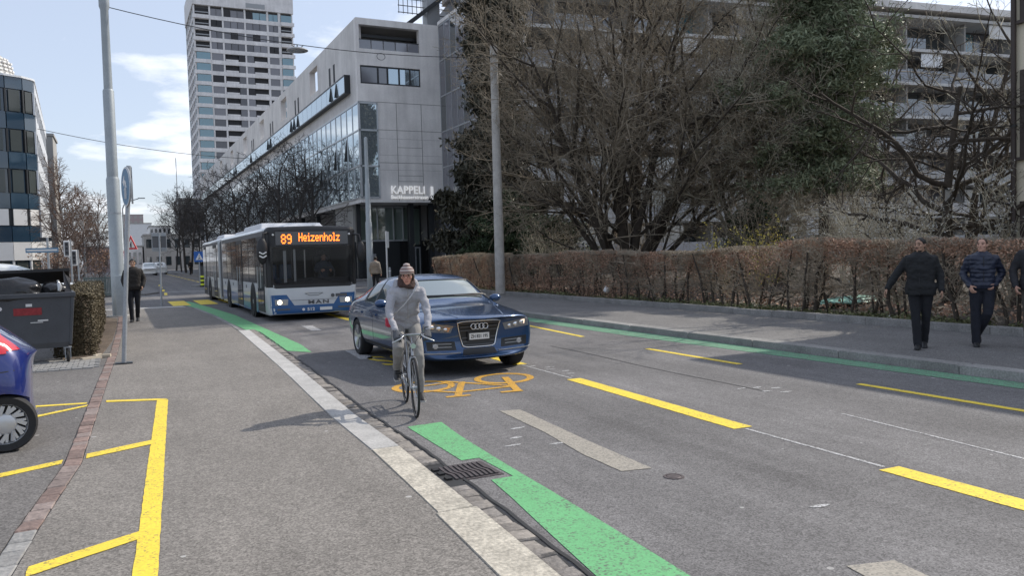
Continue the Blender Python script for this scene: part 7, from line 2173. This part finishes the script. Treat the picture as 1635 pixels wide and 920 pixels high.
def person(name, label, loc, rotz, J, look, voxel=.0075, scale=1.0, hands=True):
    """J: joints in metres, facing +y. look: clothing materials and shapes"""
    t = thing(name, label, 'person', loc, rotz, look.get('group')); t.scale = (scale,) * 3
    Z = V3(0, 0, 1)
    shR, shL = J['shR'], J['shL']; hipR, hipL = J['hipR'], J['hipL']
    sxS = (shR - shL).normalized(); sxH = (hipR - hipL).normalized()
    pel, chest, neck, H = J['pelvis'], J['chest'], J['neck'], J['neck'].lerp(J['head'], .90)
    spine = (neck - pel).normalized()
    fS = spine.cross(sxS) * -1; fS = (sxS.cross(spine)) * -1
    fS = spine.cross(sxS).normalized(); fH = spine.cross(sxH).normalized()
    if fS.y < 0 and J.get('flip', True): pass
    wS = (shR - shL).length / 2
    fat = look.get('fat', 1.0)
    def torso(mb, g_, low=-.10, top=1.0, hem=0.0):
        sec = []
        for f, w, d in ((low, .155, .105), (.0, .168, .118), (.20, .150, .108), (.42, .150, .112), (.62, .168, .122), (.80, wS * .98, .118), (.90, wS * .95, .105), (.96, wS * .70, .085), (1.01, wS * .42, .068), (1.05, .058, .058)):
            c = pel.lerp(neck, f); m_ = max(0, min(1, (f - .1) / .7))
            sx = (sxH * (1 - m_) + sxS * m_).normalized(); fy = (fH * (1 - m_) + fS * m_).normalized()
            belly = .012 * fat if .1 < f < .5 else 0
            sec.append((c + fy * belly, sx, fy, (w * fat if f < .7 else w) + g_ + (hem if f <= 0 else 0), d * fat + g_ + (hem if f <= 0 else 0)))
        mb.loft(torso_rings(sec))
    # --- body: one continuous skin
    b = MB(); torso(b, -.026)
    b.tube([neck - spine * .04, neck + (H - neck) * .35, H - Vector((0, 0, .03))], [.060, .055, .055], 14)
    Rm = Matrix.Rotation(J.get('yaw', 0), 3, 'Z') @ Matrix.Rotation(J.get('pitch', 0), 3, 'X') @ Matrix.Rotation(J.get('tilt', 0), 3, 'Y')
    at = head_geo(b, H, Rm)
    for sd_, thumb in (('R', -1), ('L', 1)):
        sh, el, wr = J['sh' + sd_], J['el' + sd_], J['wr' + sd_]
        limb(b, [sh - Vector((sh.x * .14, 0, .03)), el, wr], [.034, .034, .025])
        hip, kn, an = J['hip' + sd_], J['kn' + sd_], J['an' + sd_]
        limb(b, [hip, kn, an], [.072, .046, .028])
        td_ = J['toe' + sd_].normalized(); uv_ = (Z - td_ * Z.dot(td_)).normalized(); limb(b, [an - uv_ * .035, an - uv_ * .058 + td_ * .10], [.024, .014])
        if hands:
            d = J.get('hd' + sd_, (wr - el).normalized()); pn = J.get('hp' + sd_, Vector((-1 if sd_ == 'R' else 1, 0, 0))); th = J.get('ht' + sd_, Vector((0, 1, 0)))
            hand(b, wr, d, pn, th, J.get('hc' + sd_, .45))
    me = remeshed(b, 'body', voxel, 2)
    body = link('body', me, look.get('skin', 'skin'), t)
    # face details
    fd = MB(); 
    for sx in (-1, 1): fd.ball(at(sx * .032, .0815, .010), .010, 8, 6)
    fd.build('eyes', 'black', body, smooth=180)
    fd = MB()
    for sx in (-1, 1): fd.tube([at(sx * .014, .0995, .036), at(sx * .034, .0945, .041), at(sx * .054, .076, .034)], [.003, .0045, .003], 5)
    fd.build('eyebrows', look.get('hair', 'hairbrown'), body)
    MB().tube([at(-.021, .0905, -.0615), at(0, .1015, -.0625), at(.021, .0905, -.0615)], [.003, .0045, .003], 6).build('mouth', 'lip', body)
    if look.get('glasses'):
        gl = MB()
        for sx in (-1, 1):
            gl.tube([at(sx * .034 + .024 * math.cos(a), .106 - .010 * abs(math.cos(a)) * (1 if sx * math.cos(a) > 0 else 0), .008 + .017 * math.sin(a)) for a in [2 * PI * i / 14 for i in range(16)]], .0022, 5)
            gl.tube([at(sx * .057, .094, .012), at(sx * .079, .0, .018)], .002, 5)
        gl.tube([at(-.011, .106, .012), at(.011, .106, .012)], .002, 5)
        gl.build('glasses', 'darkframe', body)
    if look.get('moustache'):
        MB().tube([at(-.028, .088, -.050), at(0, .108, -.046), at(.028, .088, -.050)], [.004, .007, .004], 6).build('moustache', look['hair'], body)
        bd = MB(); rings = []
        for z, w, dpt, yc in HEADR[:3]: rings.append([H + Rm @ Vector((w * 1.01 * math.cos(a), yc + dpt * 1.008 * math.sin(a), z)) * HS for a in [-.5 + (PI + 1.0) * j / 14 for j in range(15)]])
        bd.loft(rings, closed=False); bd.build('beard', 'stubble', body, smooth=180)
    # hair or hat
    if look.get('hat'):
        hb_ = MB(); rings = []
        for z, k in ((.018, 1.18), (.03, 1.22), (.06, 1.21), (.09, 1.22), (.115, 1.24), (.132, 1.24), (.143, .95), (.149, .3)):
            zz_ = min(z, .112)
            w = np.interp(zz_, [r_[0] for r_ in HEADR], [r_[1] for r_ in HEADR]); dpt = np.interp(zz_, [r_[0] for r_ in HEADR], [r_[2] for r_ in HEADR])
            rings.append([at(0, -.006, z + .012 * 0) + Rm @ Vector((w * k * math.cos(a), dpt * k * math.sin(a), (.014 if math.sin(a) > 0 else -.03) * (1 if z < .04 else .4) * abs(math.sin(a)))) * HS for a in [2 * PI * j / 24 for j in range(24)]])
        hb_.loft(rings); hb_.build('hat', look['hat'], t, smooth=180)
        hr = MB()
        for sx in (-1, 1): hr.tube([at(sx * .074, .01, .02), at(sx * .078, .012, -.03), at(sx * .066, .008, -.075)], [.018, .016, .008], 8)
        hr.ball(at(0, -.05, -.03), (.07, .055, .06), 12, 8); hr.build('hair', look.get('hair', 'hairbrown'), t, smooth=180)
    elif look.get('hairline') is not None:
        h0 = look['hairline']; th = look.get('hairthick', 1.07)
        hr = MB(); rings = []
        for i in range(9):
            z = lerp(-.06, .119, i / 8)
            w = np.interp(z, [r_[0] for r_ in HEADR], [r_[1] for r_ in HEADR]); dpt = np.interp(z, [r_[0] for r_ in HEADR], [r_[2] for r_ in HEADR]); yc = np.interp(z, [r_[0] for r_ in HEADR], [r_[3] for r_ in HEADR])
            k = th if z < .115 else th * 1.5
            front = np.interp(z, [-.06, .0, .03, h0, h0 + .02, .12], [-.02, -.005, .03, .055, .14, .14])
            ring = []
            for j in range(22):
                a = 2 * PI * j / 22; y_ = yc + dpt * k * math.sin(a)
                ring.append(at(w * k * math.cos(a), min(y_, front), z + (.012 if i == 8 else 0) * (th > 1.05)))
            rings.append(ring)
        hr.loft(rings); hr.build('hair', look['hair'], t, smooth=180)
    # trousers
    tr = MB()
    sec = []
    for f, w, d in ((-.16, .150, .105), (-.08, .168, .120), (.02, .172, .122), (.14, .160, .112)):
        c = pel.lerp(neck, f); sec.append((c, sxH, fH, w * fat, d * fat))
    tr.loft(torso_rings(sec))
    lw = look.get('leg', 1.0)
    for sd_ in 'RL':
        hip, kn, an = J['hip' + sd_], J['kn' + sd_], J['an' + sd_]
        e = an.lerp(kn, look.get('cuff' + sd_, -.05))
        limb(tr, [hip, kn, e], [.094 * lw * fat, .068 * lw, .052 * lw * look.get('hemw', 1.0)])
    link('trousers', remeshed(tr, 'trousers', .011, 2, .007, 11, wz=.7), look['trousers'], t)
    # jacket
    jk = MB(); jl = look.get('jlow', -.10); gj = look.get('jthick', .018)
    torso(jk, gj, jl, hem=look.get('hem', .0))
    if look.get('collar', True):
        jk.tube([neck - spine * .05, neck + (H - neck) * .22], [.088, .078], 16)
    for sd_ in 'RL':
        sh, el, wr = J['sh' + sd_], J['el' + sd_], J['wr' + sd_]
        limb(jk, [sh - Vector((sh.x * .08, 0, .018)), el, el.lerp(wr, .95)], [(.060 + gj * .4) * look.get('arm', 1), (.050 + gj * .4) * look.get('arm', 1), (.039 + gj * .3) * look.get('arm', 1)])
    link('jacket', remeshed(jk, 'jacket', .011, 5, look.get('wr', .009), 10, wz=1.5), look['jacket'], t)
    # shoes
    for sd_ in 'RL':
        an = J['an' + sd_]; td = J['toe' + sd_].normalized()
        upv = Vector((0, 0, 1)); upv = (upv - td * upv.dot(td)).normalized(); sv = td.cross(upv)
        sh_ = MB(); rings = []
        heel = an - upv * .078
        for f, w, h_ in ((-.075, .022, .03), (-.06, .034, .055), (-.01, .038, .085), (.05, .040, .075), (.11, .044, .052), (.16, .040, .040), (.19, .024, .026)):
            c = heel + td * f
            rings.append([c + sv * (w * math.cos(a)) + upv * (h_ * .5 + h_ * .5 * math.sin(a)) for a in [2 * PI * j / 12 for j in range(12)]])
        sh_.loft(rings); so = sh_.build('shoe', look.get('shoe', 'darkshoe'), t, smooth=60)
        sl = MB(); sl.loft([[heel + td * f + sv * w - upv * .004, heel + td * f - sv * w - upv * .004, heel + td * f - sv * w + upv * .016, heel + td * f + sv * w + upv * .016] for f, w in ((-.078, .02), (-.06, .036), (0, .040), (.06, .042), (.12, .046), (.165, .040), (.195, .02))])
        sl.build('sole', look.get('sole', 'plastic'), so)
    return t, at, body

def standing():
    return dict(pelvis=V3(0, 0, .96), chest=V3(0, .01, 1.28), neck=V3(0, .0, 1.49), head=V3(0, .025, 1.635), shR=V3(.19, 0, 1.42), shL=V3(-.19, 0, 1.42),
                elR=V3(.25, -.03, 1.14), elL=V3(-.25, -.03, 1.14), wrR=V3(.26, .06, .90), wrL=V3(-.26, .06, .90), hipR=V3(.09, 0, .92), hipL=V3(-.09, 0, .92),
                knR=V3(.10, .03, .50), knL=V3(-.10, .03, .50), anR=V3(.10, -.02, .085), anL=V3(-.10, -.02, .085), toeR=V3(.1, 1, 0), toeL=V3(-.1, 1, 0))
def face_dir(dx, dy): return math.atan2(-dx, dy)

# ---------------- the cyclist (faces +y locally, turned to ride towards us)
CS = .935
CL = (2.82, 8.40, 0); CR = PI - .21
J = dict(pelvis=V3(0, -.25, 1.00), chest=V3(0, -.12, 1.28), neck=V3(0, -.02, 1.47), head=V3(-.005, .045, 1.605), shR=V3(.185, -.03, 1.405), shL=V3(-.185, -.03, 1.405),
         elR=V3(.228, .11, 1.15), elL=V3(-.228, .12, 1.14), wrR=V3(.178, .335, .965), wrL=V3(-.178, .335, .965), hipR=V3(.09, -.22, .97), hipL=V3(-.09, -.22, .97),
         knR=V3(.135, .14, .76), knL=V3(-.105, .09, .64), anR=V3(.125, -.20, .475), anL=V3(-.12, -.03, .205), toeR=V3(.08, .95, -.35), toeL=V3(-.08, 1, -.12),
         yaw=R(-14) * -1 * -1, pitch=R(-10),
         hdR=V3(-.05, .75, -.65), hdL=V3(.05, .75, -.65), hpR=V3(-.2, -.65, -.75), hpL=V3(.2, -.65, -.75), htR=V3(-1, .1, 0), htL=V3(1, .1, 0), hcR=1.15, hcL=1.15)
cyc, cat_, cbody = person('person', 'cyclist in a light grey hoodie, grey trousers and striped woollen hat riding towards the viewer', CL, CR, J,
    dict(skin='skinred', jacket='hoodie', trousers='greytrouser', hat='hat', hair='hairbrown', glasses=True, shoe='darkshoe', sole='paleshoe', jlow=-.02, jthick=.014, wr=.016, cuffR=.04, cuffL=.02, arm=.86, leg=.98, hem=.004, fat=.94), .0065, CS)
# gloves over the gripping hands, scarf, hood, shoulder strap
gv = MB()
for sd_ in 'RL':
    hand(gv, J['wr' + sd_], J['hd' + sd_], J['hp' + sd_], J['ht' + sd_], 1.15, 1.12)
    e = J['wr' + sd_]; gv.tube([e.lerp(J['el' + sd_], .10), e], [.037, .034], 12)
    g_ = remeshed(gv, 'glove', .006, 1); link('glove', g_, 'glove', cyc); gv = MB()
sc_ = MB()
for k in range(3):
    sc_.tube([J['neck'] + Vector((math.cos(a) * (.082 - .006 * k), math.sin(a) * (.085 - .006 * k) + .012, .012 + .030 * k + .012 * math.sin(2 * a + k) - (.02 if math.sin(a) > 0 else -.015))) for a in [2 * PI * i / 20 for i in range(22)]], .028, 8)
link('scarf', remeshed(sc_, 'scarf', .009, 1, .006, 30), 'scarf', cyc)
hd_ = MB()
for k in range(2):
    hd_.tube([J['neck'] + Vector((math.cos(a) * (.125 - .014 * k), -.045 + math.sin(a) * (.10 - .01 * k), .005 + .035 * k - .05 * math.sin(a) * (1 if math.sin(a) > 0 else .3))) for a in [PI * .82 + (PI * 1.36) * i / 16 for i in range(17)]], [.024 + .014 * math.sin(PI * i / 16) for i in range(17)], 10)
link('hood', remeshed(hd_, 'hood', .010, 2, .006, 14), 'hoodie', cyc)
st_ = MB()
front = [V3(-.115, .055, 1.475), V3(-.07, .115, 1.40), V3(-.01, .125, 1.32), V3(.06, .105, 1.235), V3(.13, .055, 1.165), V3(.165, -.05, 1.12)]
for a, b in zip(front, front[1:]): st_.beam(a, b, .030, .008)
st_.build('shoulder_strap', 'strap', cyc)
zp = MB(); zl = [V3(0, .088, 1.43), V3(0, .085, 1.33), V3(0, .052, 1.2), V3(0, .015, 1.08)]
zp.tube(zl, .005, 5); zp.build('zip', 'greytrouser', cyc)
bg_ = MB(); bg_.loft([[V3(.19 + .0, y_, z) for y_, z in ((-.24, .97), (-.10, .97), (-.10, 1.09), (-.24, 1.09))], [V3(.245, y_, z) for y_, z in ((-.23, .98), (-.11, .98), (-.11, 1.08), (-.23, 1.08))]])
bag = bg_.build('shoulder_bag', mat('red bag', (.42, .03, .06), .8), None, bevel=.015); bag.location = CL; bag.rotation_euler = (0, 0, CR); bag.scale = (CS,) * 3
tag(bag, 'small red bag hanging at the hip of the cyclist', 'bag')

# ---------------- the bicycle
bk = thing('bicycle', 'silver city bicycle with narrow handlebar and black tyres ridden by the cyclist in grey', 'bicycle', CL, CR); bk.scale = (CS,) * 3
WR_ = .338
def bwheel(y_, nm):
    b = MB(); b.tube([(0, y_ + (WR_ - .014) * math.cos(a), WR_ + (WR_ - .014) * math.sin(a)) for a in [2 * PI * i / 48 for i in range(50)]], .0150, 8, cap=False)
    w = b.build('wheel', 'tyre', bk, smooth=60)
    b = MB(); rr = WR_ - .034
    b.lathe([(rr - .010, -.009), (rr + .010, -.010), (rr + .010, .010), (rr - .010, .009)], (0, y_, WR_), 'x', 48)
    b.build('rim', 'rim', w, smooth=40)
    b = MB()
    for k in range(20):
        a = 2 * PI * k / 20; s_ = 1 if k % 2 else -1
        b.tube([(s_ * .028, y_ + .022 * math.cos(a + .8 * s_), WR_ + .022 * math.sin(a + .8 * s_)), (0, y_ + (rr - .01) * math.cos(a), WR_ + (rr - .01) * math.sin(a))], .0011, 4, cap=False)
    kind(b.build('spokes', 'rim', w), 'stuff')
    MB().lathe([(.004, -.045), (.012, -.045), (.012, -.034), (.026, -.03), (.018, -.02), (.018, .02), (.026, .03), (.012, .034), (.012, .045), (.004, .045)], (0, y_, WR_), 'x', 16).build('hub', 'galv', w)
bwheel(.50, 'f'); bwheel(-.50, 'r')
BBp = V3(0, -.06, .285); SEATT = V3(0, -.205, .80); HT = V3(0, .325, .82); HB_ = V3(0, .362, .68)
f = MB()
f.tube([HT, HB_], .019, 10); f.tube([HT - V3(0, -.005, .02), SEATT], .0145, 10); f.tube([HB_ - V3(0, .0, -.02), BBp], .0165, 10); f.tube([BBp, SEATT], .0150, 10)
for sx in (-1, 1):
    f.tube([BBp + V3(sx * .02, 0, 0), V3(sx * .055, -.50, WR_)], .009, 8); f.tube([SEATT + V3(sx * .012, 0, -.03), V3(sx * .055, -.50, WR_)], .0075, 8)
f.tube([BBp - V3(.036, 0, 0), BBp + V3(.036, 0, 0)], .021, 12)
f.build('frame', 'bikeframe', bk, smooth=60)
f = MB()
for sx in (-1, 1): f.tube([HB_ + V3(sx * .02, .006, -.02), V3(sx * .042, .385, .60), V3(sx * .046, .44, .45), V3(sx * .046, .50, WR_)], [.014, .013, .011, .009], 8)
f.tube([HB_ + V3(-.03, .006, -.022), HB_ + V3(.03, .006, -.022)], .017, 10); f.build('fork', 'bikeframe', bk, smooth=60)
f = MB(); f.tube([HT, HT + V3(0, -.022, .10)], .014, 10); f.tube([HT + V3(0, -.020, .095), V3(0, .395, .925)], .015, 10); f.build('stem', 'bikeframe', bk, smooth=60)
f = MB(); f.tube([V3(.212, .380, .908), V3(.14, .400, .918), V3(.06, .400, .925), V3(-.06, .400, .925), V3(-.14, .400, .918), V3(-.212, .380, .908)], .0125, 10); hbr = f.build('handlebar', 'bikeframe', bk, smooth=60)
for sx in (-1, 1):
    MB().tube([V3(sx * .13, .400, .9195), V3(sx * .215, .379, .9075)], .0165, 10).build('grip', 'plastic', hbr, smooth=60)
    MB().tube([V3(sx * .105, .41, .915), V3(sx * .13, .455, .895), V3(sx * .19, .475, .870), V3(sx * .235, .465, .850)], [.010, .0085, .0075, .006], 8).build('brake_lever', 'alu', hbr, smooth=60)
    MB().tube([V3(sx * .12, .41, .92), V3(sx * .09, .50, .95), V3(sx * .03, .47, .86), V3(0, .40, .74)], .003, 5).build('brake_cable', 'black', hbr)
MB().lathe([(.004, .05), (.030, .05), (.036, .02), (.02, 0), (.004, 0)], (0, .40, .80), 'y', 16).build('front_lamp', 'clearlens', bk, smooth=40)
f = MB(); f.tube([SEATT - V3(0, 0, .02), V3(0, -.235, .91)], .0125, 10); f.build('seat_post', 'bikeframe', bk, smooth=60)
sd2 = MB(); rings = []
for y_, w, zc in ((-.38, .075, .925), (-.34, .085, .93), (-.27, .065, .925), (-.19, .030, .92), (-.12, .018, .915)):
    rings.append([V3(w * math.cos(a), y_, zc + .018 * math.sin(a)) for a in [2 * PI * j / 12 for j in range(12)]])
sd2.loft(rings); sd2.build('saddle', 'plastic', bk, smooth=60)
PR, PL = V3(.115, -.15, .425), V3(-.115, .035, .145)
f = MB(); f.tube([BBp + V3(.045, 0, 0), PR - V3(.045, 0, 0)], .010, 8); f.tube([BBp - V3(.045, 0, 0), PL + V3(.045, 0, 0)], .010, 8); f.build('cranks', 'alu', bk, smooth=60)
for p in (PR, PL): MB().box(tuple(p), (.085, .085, .022)).build('pedal', 'plastic', bk, bevel=.004)
f = MB(); f.lathe([(.03, .036), (.088, .036), (.092, .040), (.088, .044), (.03, .044)], tuple(BBp), 'x', 30); f.build('chainring', 'galv', bk)
f = MB(); f.tube([BBp + V3(.04, 0, .088), V3(.04, -.50, WR_ + .04)], .005, 5); f.tube([BBp + V3(.04, 0, -.088), V3(.04, -.50, WR_ - .04)], .005, 5); f.build('chain', 'castiron', bk)
MB().box((0, -.88, .62), (.06, .02, .09)).build('rear_reflector', 'redlens', bk) if False else None
mg = MB()
for (y0_, a0, a1) in ((-.50, .35, 2.4),): 
    mg.tube([(0, y0_ + .372 * math.cos(a0 + (a1 - a0) * i / 14), WR_ + .372 * math.sin(a0 + (a1 - a0) * i / 14)) for i in range(15)], .016, 6)
mg.build('mudguard', 'plastic', bk, smooth=60)

# ---------------- man in the black coat
J = standing(); J.update(elR=V3(.34, -.02, 1.17), wrR=V3(.47, .03, .95), elL=V3(-.27, -.03, 1.15), wrL=V3(-.29, .07, .91), knR=V3(.07, .07, .50), anR=V3(.045, .12, .09), knL=V3(-.075, -.01, .50), anL=V3(-.05, -.16, .12),
    toeR=V3(.05, 1, 0.05), toeL=V3(0, 1, -.3), yaw=R(-48) * -1 * -1, hdR=V3(.45, .1, -.9))
J['yaw'] = R(-34)
m1, at1, b1 = person('person', 'dark haired bearded man in a black coat beside the hedge looking towards the bus', (10.62, 7.98, RZ), face_dir(-.80, -.62), J,
    dict(skin='skindark', jacket='blackcoat', trousers='blacktrouser', hair='hairblack', hairline=.072, hairthick=1.06, moustache=True, jlow=-.22, jthick=.034, hem=.012, wr=.012, fat=1.08, leg=1.0, hemw=1.15), .009, .945)
# ---------------- man in the navy quilted jacket
J = standing(); J.update(elR=V3(.27, -.06, 1.16), wrR=V3(.20, .17, .98), elL=V3(-.30, -.11, 1.17), wrL=V3(-.17, .05, .99), knR=V3(.10, .05, .50), anR=V3(.09, .03, .085), knL=V3(-.06, .16, .54), anL=V3(.03, -.22, .20),
    toeR=V3(.1, 1, 0), toeL=V3(.05, .9, -.45), yaw=R(-26), pitch=R(4), hdR=V3(-.25, .55, -.75), hpR=V3(-.8, -.3, -.2), htR=V3(-.2, .7, .6))
m2, at2, b2 = person('person', 'smiling man with receding hair in a navy quilted jacket with one hand in his pocket', (11.50, 7.62, RZ), face_dir(-.74, -.67), J,
    dict(skin='skin', jacket='navyjacket', trousers='navytrouser', hair='hairbrown', hairline=.088, hairthick=1.045, jlow=-.06, jthick=.026, hem=.004, wr=.014, fat=1.02, leg=1.04, hemw=1.2), .009, .93)
# ---------------- third man cut by the right edge
J = standing(); J.update(elR=V3(.28, -.05, 1.16), wrR=V3(.27, .10, .93), knR=V3(.10, .08, .50), anR=V3(.10, .05, .085), knL=V3(-.09, -.02, .50), anL=V3(-.09, -.15, .11))
m3, _a, _b = person('person', 'man in a charcoal jacket and brown trousers cut off by the right edge', (11.83, 7.05, RZ), face_dir(-.72, -.69), J,
    dict(skin='skin', jacket='darkjacket', trousers='browntrouser', hair='hairbrown', hairline=.06, jlow=-.16, jthick=.028, hem=.01, fat=1.05), .010, .97)
def front_line(t, at_pts, r_, m, name='zip'):
    MB().tube(at_pts, r_, 5).build(name, m, t)
front_line(m2, [V3(0, .140, 1.44), V3(0, .150, 1.32), V3(0, .150, 1.20), V3(0, .146, 1.05)], .005, 'plastic')
front_line(m1, [V3(.02, .150, 1.42), V3(.02, .160, 1.25), V3(.02, .160, 1.05), V3(.02, .155, .85)], .005, 'plastic', 'placket')
for t_, m_, k_ in ((m2, 'navyjacket', 1.0), (m1, 'blackcoat', 1.1), (m4, 'brownjacket', 1.1) if 'm4' in globals() else (m2, 'navyjacket', .97)):
    cb_ = MB(); rings = []
    for z, rr in ((1.445, .098), (1.475, .092), (1.515, .088), (1.52, .080), (1.48, .078)):
        rings.append([V3(rr * k_ * math.cos(a), -.005 + rr * k_ * math.sin(a), z + .018 * (-math.sin(a))) for a in [PI / 2 + .22 + (2 * PI - .44) * j / 22 for j in range(23)]])
    cb_.loft(rings, closed=False); cb_.build('collar', m_, t_, smooth=60)
# ---------------- bus driver behind the windscreen
J = standing(); J.update(pelvis=V3(0, -.05, .96), elR=V3(.27, .10, 1.20), wrR=V3(.16, .34, 1.22), elL=V3(-.27, .10, 1.20), wrL=V3(-.16, .34, 1.22), hipR=V3(.09, -.03, .93), hipL=V3(-.09, -.03, .93), knR=V3(.12, .36, .86), knL=V3(-.12, .36, .86), anR=V3(.12, .34, .46), anL=V3(-.12, .34, .46))
person('person', 'bus driver in a blue grey shirt behind the windscreen of the bus', (5.35, 23.42, .16), PI, J,
    dict(skin='skin', jacket='drivershirt', trousers='blacktrouser', hair='hairbrown', hairline=.06, jlow=-.04, jthick=.012), .014, .97)
# ---------------- pedestrian on the left pavement
J = standing(); J.update(elR=V3(.26, -.04, 1.17), wrR=V3(.22, .12, .98), elL=V3(-.27, -.04, 1.16), wrL=V3(-.23, .11, .97), knR=V3(.085, .08, .50), anR=V3(.07, .12, .085), knL=V3(-.08, -.01, .50), anL=V3(-.06, -.18, .13), toeL=V3(-.05, 1, -.35))
m4, _a, _b = person('person', 'man in a dark brown jacket walking towards us beside the lamp mast', (.34, 24.9, PZ), face_dir(-.05, -1), J,
    dict(skin='skindark', jacket='brownjacket', trousers='blacktrouser', hair='hairblack', hairline=.055, hairthick=1.12, jlow=-.14, jthick=.032, hem=.01, fat=1.05), .013, 1.02)
# ---------------- person in the beige jacket by the steel pole
J = standing(); J['yaw'] = R(25)
m5, _a, _b = person('person', 'person in a beige jacket standing between the bus and the steel pole', (10.75, 36.5, .02), face_dir(.55, .6), J,
    dict(skin='skin', jacket='beigejacket', trousers='blacktrouser', hair='hairblack', hairline=.03, hairthick=1.12, jlow=-.12, jthick=.04, fat=1.1), .016, .97, True)
for i, (x, y_, lb) in enumerate([(7.2, 92, 'dark figure walking in the distance under the plane trees'), (8.2, 94, 'second dark figure beside the planters under the plane trees')]):
    pass

# ---------------- small far figures and cars at the end of the street
for i, (x, y_, rz, lb) in enumerate([(8.6, 98, .3, 'tiny dark figure on the pavement under the plane trees, nearer the crossing sign'), (7.7, 104, -2.6, 'tiny dark figure under the plane trees further from the crossing sign')]):
    c = copy_tree(m4); c.location = (x, y_, .09); c.rotation_euler = (0, 0, rz); c['label'] = lb; c['group'] = 'figures far down the street'
for i, (x, y_, lb) in enumerate([(6.2, 150, 'dark planter box row under the last plane trees')]):
    pass
for i, (x, y_, rz, lb) in enumerate([(3.6, 118, PI, 'white van far down the street beside the low grey house'), (5.2, 126, .0, 'second white van far down the street'), (-5.2, 50.5, -PI / 2, 'pale car parked further back behind the white people carrier')]):
    c = copy_tree(vn_); c.location = (x, y_, 0); c.rotation_euler = (0, 0, rz); c['label'] = lb
cn = thing('planter', 'dark planter box under the far plane trees', 'planter', (10.2, 96, .09))
MB().span((-2.2, -.6, 0), (2.2, .6, 1.1)).build('box', 'busgrey', cn)
MB().span((-2.25, -.65, 1.1), (2.25, .65, 1.18)).build('rim', 'darkframe', cn)
sl = thing('street_light', 'thin curved street light far down the street behind the lamp mast', 'street lamp', (.6, 96, .08))
MB().tube([(0, 0, 0), (0, 0, 7.5), (.3, 0, 8.2), (1.6, 0, 8.6)], [.09, .07, .06, .05], 8).build('pole', 'galv', sl)
MB().box((1.9, 0, 8.65), (.7, .2, .1)).build('lamp_head', 'signback', sl)
